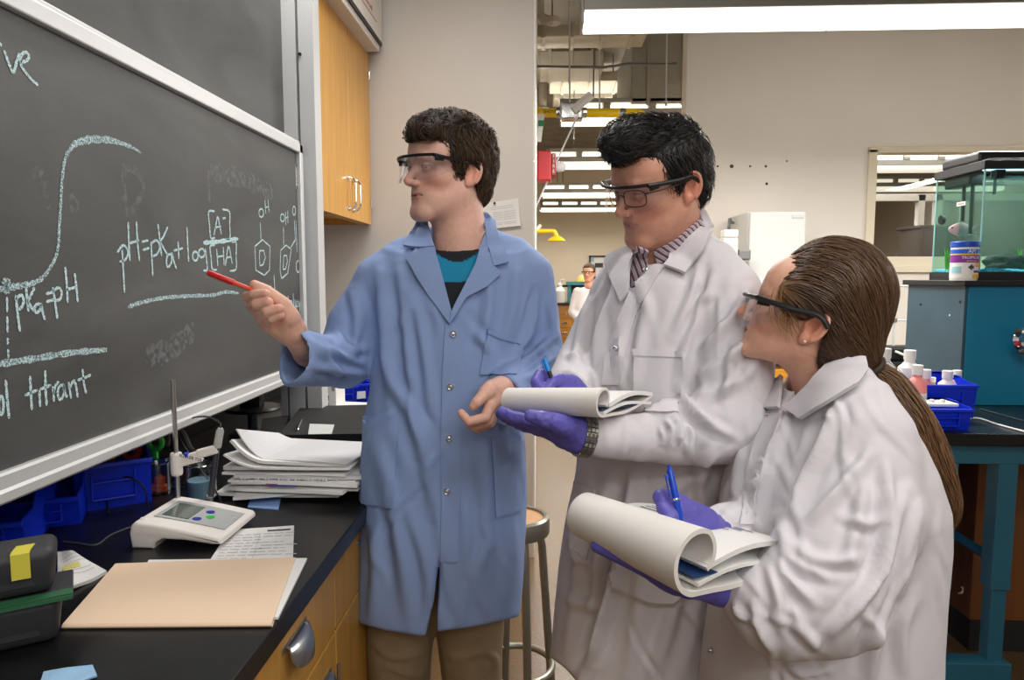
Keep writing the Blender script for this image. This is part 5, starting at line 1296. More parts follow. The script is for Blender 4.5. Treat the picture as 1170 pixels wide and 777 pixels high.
t2 = tag(thing('driftwood', 'dark mossy driftwood lying on blue gravel inside the aquarium', 'driftwood', (P(1150, 300, ay + 0.12).x, ay + 0.14, gz0 + 0.03)))
t2['label'] = 'dark mossy driftwood lying on blue gravel inside the aquarium'; t2['category'] = 'driftwood'
rock(t2, P(1150, 305, ay + 0.13), (0.09, 0.06, 0.045), mat('driftwood', (44, 38, 28), 0.85, var=0.4, vscale=30, bump=0.4), 'log', 3)
rock(t2, P(1164, 303, ay + 0.12), (0.06, 0.05, 0.04), mat('moss', (52, 96, 30), 0.9, var=0.5, vscale=40, bump=0.5, bscale=200), 'moss', 9)
def weed(label, x, d, n, hh, spread, seed):
    p = P(x, 310, d); t = thing('aquarium_plant', label, 'water plant', (p.x, d, gz0 + 0.03)); rnd = random.Random(seed); mb = MB()
    for i in range(n):
        a = rnd.uniform(0, 6.28); r0 = rnd.uniform(0, spread); l = hh*rnd.uniform(0.6, 1.1); lean = rnd.uniform(0.05, 0.4)
        bx, b_y = r0*math.cos(a), r0*math.sin(a)*0.6; tw = rnd.uniform(0, 3.1)
        def fn(u, v):
            w_ = 0.005*math.sin(math.pi*min(1, u + 0.12))*(v - 0.5)*2
            z = l*u*(1 - 0.2*u*u); s_ = lean*l*u*u
            return Vector((max(ax0 + 0.012 - p.x, min(0.6, bx + s_*math.cos(a) + w_*math.cos(tw))), max(-0.1, min(0.1, b_y + s_*0.5*math.sin(a) + w_*math.sin(tw))), z))
        mb.sheet(fn, 7, 2, 0.0006)
    mb.build('leaves', mat('weed_green', (70, 150, 30), 0.5, var=0.3, vscale=30), t)
    mb = MB(); mb.lathe([(0.02, -0.004), (0.012, 0.006)], 10); mb.build('root_clump', mat('moss', (0, 0, 0)), t)
weed('bright green grassy plant at the glass corner, behind the food tub', 1085, ay + 0.24, 34, 0.13, 0.05, 1)
weed('tall thin green plant beside the driftwood in the aquarium', 1163, ay + 0.16, 20, 0.12, 0.05, 2)
# heater / filter hanging inside
p = P(1098, 180, ay + 0.2)
t2 = thing('tank_filter', 'black internal filter hanging at the end of the aquarium', 'filter', (ax0 + 0.08, ay + 0.22, gz0 + 0.2))
zA, zB = P(1095, 198, ay + 0.22).z, P(1095, 255, ay + 0.22).z
xa = P(1088, 200, ay + 0.22).x
mb = MB(); mb.box((ax0 + 0.012, ay + 0.12, zA - 0.06), (ax0 + 0.07, ay + 0.3, zA + 0.012), bev=0.006); mb.build('box', M_black, t2, world=True)
for q in (0.14, 0.2):
    mb = MB(); mb.tube([(ax0 + 0.04, ay + q, zA - 0.05), (ax0 + 0.04, ay + q, zB - 0.05)], 0.008, 8); mb.build('tube', M_black, t2, world=True)
mb = MB(); mb.lathe([(0.02, 0), (0.02, 0.012), (0.01, 0.02)], 14, Matrix.Translation((ax0 + 0.004, ay + 0.3, zB + 0.02)) @ Matrix.Rotation(math.pi/2, 4, 'Y')); mb.build('suction_cup', M_black, t2, world=True)
t2 = thing('tank_heater', 'dark slim heater on the rear pane of the aquarium', 'heater', (ax0 + 0.12, ay + aD - 0.03, zB))
mb = MB(); mb.box((ax0 + 0.05, ay + 0.012, zA - 0.05), (ax0 + 0.09, ay + 0.045, zA + 0.01), bev=0.004); mb.build('head', M_black, t2, world=True)
mb = MB(); mb.tube([(ax0 + 0.06, ay + 0.03, zA - 0.05), (ax0 + 0.06, ay + 0.03, zA - 0.11)], 0.006, 8); mb.build('glass_rod', mat('rod_dark', (44, 50, 52), 0.2), t2, world=True)
mb = MB(); p = P(1098, 233, ay + 0.1); 
t2 = thing('thermometer_tag', 'small white thermometer strip on the end glass of the aquarium', 'thermometer', (ax0 - 0.002, ay + 0.17, PX(1098, 233, ax0).z))
q = PX(1098, 233, ax0 - 0.001); mb = MB(); mb.box((ax0 - 0.0015, q.y - 0.03, q.z - 0.008), (ax0 - 0.0003, q.y + 0.03, q.z + 0.008)); mb.build('strip', M_white, t2, world=True)
mb = MB()
for k in range(4): mb.box((ax0 - 0.0022, q.y - 0.02 + 0.011*k, q.z - 0.004), (ax0 - 0.0015, q.y - 0.014 + 0.011*k, q.z + 0.004))
mb.build('scale', M_red, t2, world=True)
# fish
p = P(1098, 262, ay + 0.17)
t2 = thing('fish', 'pale silvery pink fish swimming near the glass corner', 'fish', tuple(p), math.radians(0))
mb = MB(); n = 14; vs = []; 
prof = [(-0.052, 0.003, 0.001), (-0.046, 0.011, 0.005), (-0.03, 0.021, 0.009), (-0.01, 0.029, 0.012), (0.012, 0.028, 0.011), (0.03, 0.017, 0.007), (0.042, 0.008, 0.003), (0.047, 0.006, 0.002)]
for (x, rz_, ry_) in prof: vs += [(x, ry_*math.cos(2*math.pi*j/n), rz_*math.sin(2*math.pi*j/n)) for j in range(n)]
fs = [(i*n + j, (i + 1)*n + j, (i + 1)*n + (j + 1) % n, i*n + (j + 1) % n) for i in range(len(prof) - 1) for j in range(n)] + [tuple(range(n)), tuple(reversed(range((len(prof) - 1)*n, len(prof)*n)))]
mb.add(vs, fs); mb.build('body', mat('fish_pale', (206, 176, 172), 0.35, var=0.1, vscale=60), t2, smooth=True)
for nm, pl in (('tail_fin', [(0.044, 0), (0.062, 0.018), (0.058, 0), (0.062, -0.016)]), ('dorsal_fin', [(-0.02, 0.024), (0.0, 0.036), (0.034, 0.022), (0.03, 0.012), (0.0, 0.024)]), ('anal_fin', [(-0.002, -0.026), (0.026, -0.032), (0.032, -0.012), (0.01, -0.02)])):
    mb = MB(); mb.prism(pl, -0.0012, 0.0012, Matrix.Rotation(math.pi/2, 4, 'X')); mb.build(nm, mat('fish_fin', (190, 168, 160), 0.4), t2)
mb = MB()
for s in (-1, 1): mb.lathe([(0.004, 0), (0.003, 0.0018)], 10, Matrix.Translation((-0.04, s*0.006, 0.006)) @ Matrix.Rotation(-s*math.pi/2, 4, 'X'))
mb.build('eye', M_black, t2)
p2 = P(1080, 306, ay + 0.25)
# fish food tub
c = P(1102, 322, ay - 0.07); fx = c.x; fy = ty + 0.02
c0, c1 = P(1087.5, 320, fy), P(1117, 320, fy); r = (c1.x - c0.x)/2; cxm = (c0.x + c1.x)/2
hz = P(1102, 276, fy).z - AZ
ax_edge = ax0 - 0.012
t = thing('fish_food_tub', 'tropical fish food tub with blue lid in front of the aquarium', 'tub', (cxm, ty + 0.0, AZ))
t.location = (cxm, ay - 0.012 - r + 0.0, AZ)
if t.location.y - r < ty - 0.02: t.location.y = ty - 0.02 + r
mb = MB(); mb.lathe([(r*0.93, 0), (r*0.95, 0.003), (r*0.97, hz*0.84), (r*0.9, hz*0.86)], 32); mb.build('body', M_white, t, smooth=True)
mb = MB(); mb.lathe([(r*1.0, hz*0.86), (r*1.02, hz*0.865), (r*1.02, hz*0.985), (r*0.97, hz)], 32); mb.build('lid', mat('lid_blue', (14, 70, 180), 0.35), t, smooth=True)
def band(z0, z1, a0, a1, m, name, rr=1.0, parent=None):
    mb = MB(); mb.sheet(lambda u, v: Vector((r*0.975*rr*math.sin(a0 + (a1 - a0)*u), -r*0.975*rr*math.cos(a0 + (a1 - a0)*u), hz*(z0 + (z1 - z0)*v))), 24, 2, -0.0006); return mb.build(name, m, parent or t, smooth=True)
lb = band(0.06, 0.8, -1.9, 1.9, M_white, 'label', 1.0)
band(0.68, 0.8, -1.9, 1.9, mat('label_blue', (20, 90, 200), 0.5), 'blue_band', 1.012, lb); band(0.46, 0.66, -1.9, 1.9, mat('label_purple', (128, 40, 140), 0.5), 'purple_band', 1.012, lb)
band(0.655, 0.685, -1.9, 1.9, mat('label_yellow', (236, 190, 50), 0.5), 'gold_line', 1.016, lb); band(0.06, 0.16, 0.1, 1.6, mat('label_yellow', (0, 0, 0)), 'yellow_patch', 1.016, lb)
band(0.34, 0.46, 0.35, 1.0, mat('label_orange', (236, 170, 60), 0.5), 'orange_patch', 1.016, lb); band(0.18, 0.36, -1.5, -0.7, mat('label_sea', (150, 200, 200), 0.5), 'sea_patch', 1.014, lb)
band(0.2, 0.26, 0.2, 1.0, mat('label_purple', (0, 0, 0)), 'purple_patch', 1.018, lb)
def curved_text(s, size, zc, m, name, a=0.0):
    mb = MB(); text_mesh(s, size, Matrix.Identity(4), mb, 0.0003)
    mb.v = [(r*1.0*math.sin(a + x/r), -(r*1.0 + z)*math.cos(a + x/r), zc + y) for x, y, z in mb.v]; mb.build(name, m, lb)
curved_text('API', 0.022, hz*0.74, M_white, 'maker_lettering'); curved_text('TROPICAL', 0.0155, hz*0.585, M_white, 'title_lettering'); curved_text('GRANULES', 0.008, hz*0.5, mat('label_yellow', (0, 0, 0)), 'subtitle_lettering'); curved_text('6 OZ', 0.009, hz*0.11, M_red, 'weight_lettering', 0.6)
mb = MB(); 
M = Matrix.Translation((-0.002, -r*1.0, hz*0.34)) @ Matrix.Rotation(math.pi/2, 4, 'X')
mb.prism([(-0.012, 0), (-0.004, 0.006), (0.004, 0.012), (0.006, 0.004), (0.013, 0.007), (0.009, 0), (0.013, -0.006), (0.005, -0.004), (0.003, -0.012), (-0.004, -0.005)], -0.001, 0.0008, M); mb.build('fish_emblem', M_ink, lb)
# ---------------------------------------------------------------- things on the table
a = P(1058, 492, by); b1 = P(1098, 489, by + 0.06)
t = hopper('small blue hopper bin at the front of the black lab table', (P(1058, 480, by + 0.05).x + 0.045, by + 0.05, zt0), 0.0, 0.19, 0.16, 0.085, group='blue bins on the lab table', lip=0.85)
bb = hopper('large blue hopper bin full of bottles on the black lab table', (P(1077, 470, by + 0.2).x + 0.01, by + 0.235, zt0), 0.0, 0.235, 0.22, 0.145, group='blue bins on the lab table', lip=0.86)
def bottle(label, x, ytop, d, r, h, liq, zbase=None, cap=(0.55, 0.2), name='plastic_bottle', gg='capped lab bottles by the blue bins'):
    p = P(x, ytop, d); z0 = p.z - h if zbase is None else zbase; h = p.z - z0
    t = thing(name, label, 'bottle', (p.x, d, z0), 0, gg); ch = cap[1]*0.16
    hb = h - ch
    mb = MB(); mb.lathe([(0.001, 0), (r*0.95, 0), (r, 0.004), (r, hb*0.72), (r*0.9, hb*0.84), (r*cap[0]*0.9, hb*0.93), (r*cap[0]*0.85, hb)], 22); mb.build('body', mat('bottle_pe_%d%d%d' % liq, liq, 0.35, sss=0.0), t, smooth=True)
    mb = MB(); mb.lathe([(r*cap[0], hb*0.985), (r*cap[0], h*0.995), (r*cap[0]*0.92, h)], 20); mb.build('cap', M_white, t, smooth=True, sharp=30)
    mb = MB(); mb.lathe([(r*1.01, hb*0.3), (r*1.012, hb*0.31), (r*1.012, hb*0.6), (r*1.01, hb*0.61)], 22, cap=False); mb.build('label_band', mat('label_clear', (232, 228, 224), 0.6), t, smooth=True)
    return t
W1 = (226, 228, 228); PK = (238, 140, 135); PK2 = (232, 120, 140)
bx, byy = bb.location.x, bb.location.y
bottle('tall white bottle behind the blue bins, tallest of the group', 1040, 400, by + 0.34, 0.042, 0, W1, zt0, (0.5, 0.2))
bottle('white bottle half hidden behind the ponytail', 1012, 398, by + 0.3, 0.04, 0, W1, zt0, (0.5, 0.2))
bottle('pink liquid bottle with wide white cap, front of the group', 1049, 417, by + 0.2, 0.032, 0, PK, zt0, (0.55, 0.2))
bottle('pink liquid bottle next to the large blue bin', 1058, 422, by + 0.29, 0.03, 0, PK, zt0, (0.6, 0.2))
zb_ = zt0 + 0.004
bottle('clear bottle with white cap standing in the blue bin', 1083, 423.5, byy + 0.06, 0.033, 0, (222, 220, 210), zb_, (0.55, 0.16))
bottle('pink bottle with white cap standing in the blue bin', 1094, 423, byy + 0.13, 0.028, 0, PK2, zb_, (0.55, 0.16))
bottle('yellowish low bottle standing in the blue bin', 1065, 431, byy + 0.1, 0.022, 0, (214, 206, 120), zb_, (0.6, 0.1))
t = thing('foam_sheet', 'white foam piece lying across the small blue bin', 'foam', (P(1066, 468, by + 0.1).x, by + 0.12, zt0 + 0.075))
mb = MB(); mb.box((-0.07, -0.05, 0), (0.07, 0.03, 0.012), bev=0.004); mb.build('slab', M_white, t)
mb = MB()
for k in range(3): mb.lathe([(0.008, 0.012), (0.008, 0.02), (0.005, 0.022)], 10, Matrix.Translation((-0.04 + 0.035*k, -0.02, 0)))
mb.build('knob', M_white, t)
pipe('white_cable', 'white cable running along the black lab table', smooth_line([PZ(x, y, zt0 + 0.004) for x, y in ((1100, 479), (1118, 478), (1140, 485), (1170, 493), (1210, 504))], 5), 0.0035, M_white, 'cable', n=8, fit=False)
pipe('black_cable', 'thin black cable above the white one on the lab table', smooth_line([PZ(x, y, zt0 + 0.004) for x, y in ((1120, 467), (1145, 474), (1170, 481), (1210, 492))], 5), 0.0025, mat('cable_sheen', (40, 60, 66), 0.3), 'cable', n=8, fit=False)
# ---------------------------------------------------------------- things along the back wall
p0, p1 = P(857, 241, 4.9), P(922, 241, 4.9)
t = thing('tall_freezer', 'tall white laboratory freezer against the back wall', 'freezer', ((p0.x + p1.x)/2, 5.15, 0))
mb = MB(); mb.box((p0.x, 4.95, 0.04), (p1.x, 5.44, p0.z), bev=0.01); mb.build('body', mat('freezer_door', (206, 206, 202), 0.35), t, world=True)
mb = MB(); mb.box((p0.x + 0.002, 4.9, 0.1), (p1.x - 0.002, 4.948, p0.z - 0.004), bev=0.012); d = mb.build('door', mat('freezer_door', (206, 206, 202), 0.35), t, world=True)
mb = MB(); q = P(912, 247, 4.9); mb.box((q.x - 0.04, 4.894, q.z - 0.012), (q.x + 0.035, 4.901, q.z + 0.012), bev=0.002); mb.build('badge', mat('badge_grey', (196, 200, 200), 0.4), d, world=True)
mb = MB(); mb.tube([(p0.x + 0.04, 4.87, 0.9), (p0.x + 0.04, 4.87, 1.25)], 0.01, 8); mb.build('handle', M_steel, d, world=True)
mb = MB(); mb.box((p0.x + 0.03, 4.97, 0), (p1.x - 0.03, 5.42, 0.04)); mb.build('plinth', M_blackm, t, world=True)
mb = MB(); a = P(855, 252, 5.1); mb.tube(smooth_line([(p0.x - 0.035, 5.3, 1.0), (p0.x - 0.035, 5.3, a.z - 0.03), (p0.x - 0.02, 5.3, a.z), (p0.x + 0.005, 5.3, a.z)], 4), 0.01, 8); mb.build('side_pipe', M_metalg, t, world=True)
# wooden side bench in the gap (orange-brown)
p0, p1 = P(845, 418, 4.6), P(1050, 418, 4.6)
zc = P(880, 415, 4.6).z
t = thing('side_bench', 'orange wooden side bench with grey top by the back wall', 'bench', ((p0.x + p1.x)/2, 4.85, 0))
mb = MB(); mb.box((p0.x - 0.6, 4.62, 0.08), (p1.x + 0.6, 4.87, zc - 0.02), bev=0.003); mb.build('body', M_woodd, t, world=True)
mb = MB(); mb.box((p0.x - 0.62, 4.6, zc - 0.02), (p1.x + 0.62, 4.88, zc + 0.01), bev=0.003); mb.build('top', M_blackm, t, world=True)
mb = MB(); mb.box((p0.x - 0.6, 4.66, 0), (p1.x + 0.6, 4.87, 0.08)); mb.build('plinth', M_blackm, t, world=True)
for k in range(4):
    x = p0.x + 0.05 + k*0.42; mb = MB(); mb.box((x, 4.605, 0.55), (x + 0.38, 4.62, zc - 0.04), bev=0.003); d = mb.build('drawer', M_woodd, t, world=True)
    mb = MB(); mb.box((x + 0.14, 4.585, 0.7), (x + 0.24, 4.605, 0.715), bev=0.003); mb.build('pull', M_chrome, d, world=True)
# shaker / lamp-like white device next to the freezer
c = P(833, 268, 4.75)
t = thing('wall_dispenser', 'white dispenser with square top left of the tall freezer', 'dispenser', (c.x, 4.75, zc + 0.01))
mb = MB(); mb.box((c.x - 0.05, 4.7, zc + 0.012), (c.x + 0.05, 4.8, c.z - 0.02), bev=0.01); mb.build('body', mat('device_cream', (214, 204, 188), 0.5), t, world=True)
mb = MB(); mb.box((c.x - 0.045, 4.69, c.z - 0.02), (c.x + 0.045, 4.8, c.z + 0.03), bev=0.008); mb.build('cover', M_white, t, world=True)
mb = MB(); a = P(853, 292, 4.75); mb.box((c.x + 0.06, 4.72, a.z - 0.03), (c.x + 0.14, 4.8, a.z + 0.04), bev=0.01); mb.build('side_motor', M_metalg, t, world=True)
mb = MB(); mb.box((c.x + 0.03, 4.73, a.z - 0.02), (c.x + 0.07, 4.79, a.z + 0.0)); mb.build('bracket', M_black, t, world=True)
# wire rack and clutter right of the ponytail
t = thing('lattice_stand', 'thin metal lattice stand behind the ponytail', 'lab stand', (P(1030, 330, 4.7).x, 4.7, zc + 0.01))
mb = MB()
zs = [P(1030, y, 4.7).z for y in (327, 366, 400)]
for x in (1024, 1060): q = P(x, 330, 4.7); mb.tube([(q.x, 4.7, zc + 0.012), (q.x, 4.7, P(x, 325, 4.7).z)], 0.008, 8)
mb.build('post', M_metal, t, world=True)
mb = MB()
for z in zs[:2]: mb.tube([(P(1020, 330, 4.7).x, 4.7, z), (P(1064, 330, 4.7).x, 4.7, z)], 0.006, 8)
mb.build('cross_bar', M_metal, t, world=True)
mb = MB(); 
for x in (1024, 1060): q = P(x, 330, 4.7); mb.lathe([(0.016, -0.014), (0.016, 0.014)], 8, Matrix.Translation((q.x, 4.7, zs[0]))); mb.lathe([(0.016, -0.014), (0.016, 0.014)], 8, Matrix.Translation((q.x, 4.7, zs[1])))
mb.build('clamp', M_metalg, t, world=True)
q = P(1030, 392, 4.66)
t = thing('black_apparatus', 'dark cluttered apparatus with white tubing on the side bench', 'apparatus', (q.x, 4.66, zc + 0.01))
mb = MB(); mb.box((q.x - 0.12, 4.63, zc + 0.011), (q.x + 0.2, 4.76, zc + 0.11), bev=0.02); mb.build('case', M_black, t, world=True)
mb = MB(); mb.tube(smooth_line([(q.x - 0.06, 4.615, zc + 0.08), (q.x, 4.6, zc + 0.06), (q.x + 0.06, 4.61, zc + 0.1), (q.x + 0.14, 4.615, zc + 0.07)], 5), 0.008, 8); mb.build('tubing', M_white, t, world=True)
mb = MB(); mb.box((q.x + 0.05, 4.62, zc + 0.03), (q.x + 0.15, 4.64, zc + 0.09), bev=0.005); mb.build('panel', mat('panel_navy', (30, 44, 70), 0.4), t, world=True)
# ================================================================== far laboratory
fy = 13.0
zc = P(645, 346, fy).z
x0, x1 = P(634, 350, fy).x, P(770, 350, fy).x
for k in range(2):
    xa = P(636, 350, fy).x + k*0.62
    t = thing('drawer_unit', ['oak drawer unit in the far lab, seen between the two men', 'oak drawer unit of the far lab behind the second man', 'oak drawer unit of the far lab, third along'][k], 'drawer unit', (xa + 0.3, fy + 0.3, 0), 0, 'oak drawer units of the far bench')
    mb = MB(); mb.box((xa, fy + 0.02, 0.08), (xa + 0.6, fy + 0.6, zc - 0.045)); mb.build('body', M_woodd, t, world=True)
    for i, (za, zb2) in enumerate(((0.72, 0.86), (0.55, 0.70), (0.34, 0.53), (0.1, 0.32))):
        for s in (0, 1):
            mb = MB(); mb.box((xa + 0.01 + 0.295*s, fy, za - 0.06 + (zc - 0.95)), (xa + 0.29 + 0.295*s, fy + 0.02, zb2 - 0.06 + (zc - 0.95)), bev=0.003); d = mb.build('drawer', M_woodd, t, world=True)
            mb = MB(); mb.box((xa + 0.1 + 0.295*s, fy - 0.025, (za + zb2)/2 - 0.06 + zc - 0.95), (xa + 0.2 + 0.295*s, fy, (za + zb2)/2 - 0.03 + zc - 0.95), bev=0.006); mb.build('pull', M_chrome, d, world=True)
t = thing('worktop', 'black worktop of the far bench under the small teal cupboard', 'worktop', (x0 + 1, fy + 0.3, zc - 0.045))
mb = MB(); mb.box((x0 - 0.06, fy - 0.03, zc - 0.045), (x0 + 2.0, fy + 0.64, zc), bev=0.004); mb.build('slab', M_top, t, world=True)
mb = MB(); mb.box((x0 - 0.06, fy - 0.035, zc - 0.045), (x0 + 2.0, fy - 0.03, zc - 0.004)); mb.build('front_edge', M_top, t, world=True)
a, b = P(649, 322, fy + 0.2), P(670, 345, fy + 0.2)
t = thing('teal_cupboard', 'small open teal cupboard on the far bench', 'cupboard', (a.x + 0.2, fy + 0.3, zc))
mb = MB(); k = 0.04
mb.box((a.x, fy + 0.15, zc), (a.x + k*1.4, fy + 0.5, a.z)); mb.box((a.x + 0.55, fy + 0.15, zc), (a.x + 0.55 + k, fy + 0.5, a.z)); mb.box((a.x - 0.03, fy + 0.13, a.z - 0.06), (a.x + 0.62, fy + 0.5, a.z)); mb.box((a.x, fy + 0.48, zc), (a.x + 0.58, fy + 0.5, a.z))
mb.build('carcass', mat('teal_far', (52, 128, 134), 0.5), t, world=True)
mb = MB(); mb.box((a.x + 0.06, fy + 0.44, zc), (a.x + 0.54, fy + 0.478, a.z - 0.06)); mb.build('dark_back', M_black, t, world=True)
mb = MB(); mb.box((a.x - 0.2, fy + 0.3, a.z - 0.1), (a.x, fy + 0.36, a.z - 0.06)); mb.build('side_bracket', M_blackm, t, world=True)
t = hopper('tiny bright blue bin inside the far teal cupboard', (P(657, 345, fy + 0.2).x, fy + 0.18, zc), 0, 0.16, 0.2, 0.15, group='blue bin in the far cupboard')
t = thing('yellow_cap', 'yellow dome lying on top of the far teal cupboard', 'dome', (a.x + 0.3, fy + 0.3, a.z))
mb = MB(); mb.lathe([(0.15, 0), (0.14, 0.06), (0.09, 0.12), (0.01, 0.14)], 16); mb.build('dome', mat('straw', (226, 190, 110), 0.6), t, smooth=True)
mb = MB(); mb.lathe([(0.18, 0), (0.18, 0.015)], 18); mb.build('brim', mat('straw', (0, 0, 0)), t)
p = P(639.5, 345, fy + 0.1)
t = thing('wash_bottle', 'white wash bottle on the far bench', 'bottle', (p.x, fy + 0.1, zc))
mb = MB(); mb.lathe([(0.1, 0), (0.105, 0.02), (0.105, 0.22), (0.05, 0.29)], 18); mb.build('body', M_white, t, smooth=True)
mb = MB(); mb.lathe([(0.045, 0.28), (0.045, 0.34), (0.02, 0.36)], 12); mb.build('cap', M_white, t, smooth=True)
mb = MB(); mb.tube(smooth_line([(0, 0, 0.35), (0.02, 0, 0.42), (0.09, 0, 0.43)], 4), 0.01, 6); mb.build('spout', M_white, t)
p = P(633.6, 346, fy + 0.05)
t = thing('orange_bottle', 'orange bottle at the end of the far bench', 'bottle', (p.x, fy + 0.1, zc))
mb = MB(); mb.lathe([(0.05, 0), (0.05, 0.14), (0.02, 0.19)], 14); mb.build('body', mat('cap_orange', (225, 85, 20), 0.4), t, smooth=True)
mb = MB(); mb.lathe([(0.022, 0.18), (0.022, 0.23)], 12); mb.build('cap', M_red, t)
# framed notice on the far wall
a, b = P(673, 292, 14.29), P(695, 318, 14.29)
t = thing('framed_notice', 'dark framed notice on the far wall above the far person', 'notice', ((a.x + b.x)/2, 14.29, b.z))
mb = MB(); k = 0.035
for lo, hi in (((a.x, a.z - k), (b.x, a.z)), ((a.x, b.z), (b.x, b.z + k)), ((a.x, b.z), (a.x + k, a.z)), ((b.x - k, b.z), (b.x, a.z))): mb.box((lo[0], 14.255, lo[1]), (hi[0], 14.298, hi[1]))
mb.build('frame', mat('frame_dark', (60, 46, 34), 0.5), t, world=True)
mb = MB(); mb.box((a.x + k, 14.28, b.z + k), (b.x - k, 14.29, a.z - k)); mb.build('sheet', M_paper, t, world=True)
mb = MB(); w_ = b.x - a.x; mb.box((a.x + w_*0.3, 14.272, a.z - 0.24), (a.x + w_*0.72, 14.279, a.z - 0.15)); mb.build('title_block', M_ink, t, world=True)
mb = MB(); mb.box((a.x + w_*0.12, 14.272, b.z + 0.06), (a.x + w_*0.35, 14.279, b.z + 0.2)); mb.box((a.x + w_*0.55, 14.272, b.z + 0.04), (a.x + w_*0.9, 14.279, b.z + 0.16)); mb.box((a.x + w_*0.1, 14.272, a.z - 0.12), (a.x + w_*0.25, 14.279, a.z - 0.05)); mb.build('pale_blue_boxes', mat('notice_blue', (150, 190, 210), 0.7), t, world=True)
# ---------------------------------------------------------------- stool behind the man in blue
sy = 2.05
p = P(592, 601, sy); seat_z = PZ(597, 600, 0.0).z
# seat disc: rim seen at x=628, centre depth sy
c = P(590, 590, sy); sz = c.z
sr = (P(628, 600, sy).x - c.x)
t = thing('lab_stool', 'round lab stool with tan seat and grey steel legs behind the blue coat', 'stool', (c.x, sy, 0))
M_st = mat('stool_grey_metal', (150, 148, 138), 0.35, 0.6)
mb = MB(); mb.lathe([(0.005, sz - 0.004), (sr*0.8, sz - 0.003), (sr*0.82, sz - 0.001), (sr*0.82, sz - 0.02), (0.005, sz - 0.02)], 40, cap=False); mb.build('seat_pad', mat('hardboard_tan', (186, 140, 92), 0.55, var=0.08, vscale=20), t, smooth=True, sharp=30)
mb = MB(); mb.lathe([(sr*0.8, sz - 0.004), (sr*0.83, sz + 0.004), (sr*0.9, sz + 0.006), (sr*0.98, sz), (sr, sz - 0.012), (sr, sz - 0.045), (sr*0.97, sz - 0.05), (sr*0.9, sz - 0.05), (sr*0.82, sz - 0.02)], 40, cap=False); mb.build('seat_ring', M_st, t, smooth=True)
lg = []
for k, an in enumerate((20, 110, 200, 290)):
    ca_, sa_ = math.cos(math.radians(an)), math.sin(math.radians(an))
    mb = MB(); mb.tube([(sr*0.72*ca_, sr*0.72*sa_, sz - 0.05), (sr*0.82*ca_, sr*0.82*sa_, sz - 0.1), (sr*1.25*ca_, sr*1.25*sa_, 0.03)], 0.0125, 12); l_ = mb.build('leg', M_st, t, smooth=True)
    mb = MB(); mb.lathe([(0.018, 0), (0.018, 0.03), (0.0135, 0.045)], 14, Matrix.Translation((sr*1.25*ca_, sr*1.25*sa_, 0))); mb.build('rubber_foot', M_blackm, l_, smooth=True)
rz_ = 0.24; rr = sr*1.10
mb = MB(); mb.tube([(rr*math.cos(q), rr*math.sin(q), rz_) for q in np.linspace(0, 2*math.pi, 49)[:-1]], 0.0105, 10, closed=True); mb.build('foot_ring', M_st, t, smooth=True)
# ================================================================== people
M_skin = mat('skin', (220, 175, 155), 0.48, attr='Col', var=0.06, vscale=90, bump=0.06, bscale=420, sss=0.12, spec=0.4)
M_lensclear = glass('goggle_lens', (250, 251, 253), 0.8, 0.05, 0.035)
M_gog = mat('goggle_black', (14, 14, 16), 0.4)
M_pants = mat('khaki_trousers', (140, 122, 92), 0.85, var=0.08, vscale=30, bump=0.15, bscale=500)
M_shoe = mat('shoe_dark', (40, 36, 34), 0.55)
M_blue = mat('coat_blue', (136, 158, 202), 0.82, var=0.03, vscale=6, bump=0.12, bscale=700)
M_coatw = mat('coat_white', (212, 208, 212), 0.85, var=0.02, vscale=6, bump=0.12, bscale=700)
M_shirt = mat('shirt_cloth', (200, 200, 200), 0.85, attr='Col', var=0.05, vscale=60, bump=0.1, bscale=600)
M_glove = mat('nitrile_violet', (92, 86, 172), 0.45, var=0.1, vscale=40, bump=0.25, bscale=70)
M_snap = mat('snap_metal', (196, 198, 202), 0.25, 0.8)
def A(v): return np.array(v, float)
def px3(x, y, Y): return np.array(P(x, y, Y))
def unify(parts, name, mats, parent):
    V, Fc, C = [], [], []; n = 0
    for v, f, c in parts:
        V.append(v); Fc.append(f + n); C.append(np.broadcast_to(c, (len(v), 3))); n += len(v)
    return npmesh(name, np.concatenate(V), np.concatenate(Fc), mats, parent, col=np.concatenate(C))
def head_matrix(anchor_local, anchor_world, yaw, pitch, roll, s):
    R = Euler((0, 0, math.radians(yaw))).to_matrix() @ Euler((math.radians(pitch), 0, 0)).to_matrix() @ Euler((0, math.radians(roll), 0)).to_matrix()
    M = (R*s).to_4x4(); M.translation = Vector(anchor_world) - (R*s) @ Vector(anchor_local)
    return M
def tf(M, v): Mn = np.array(M); return v @ Mn[:3, :3].T + Mn[:3, 3]
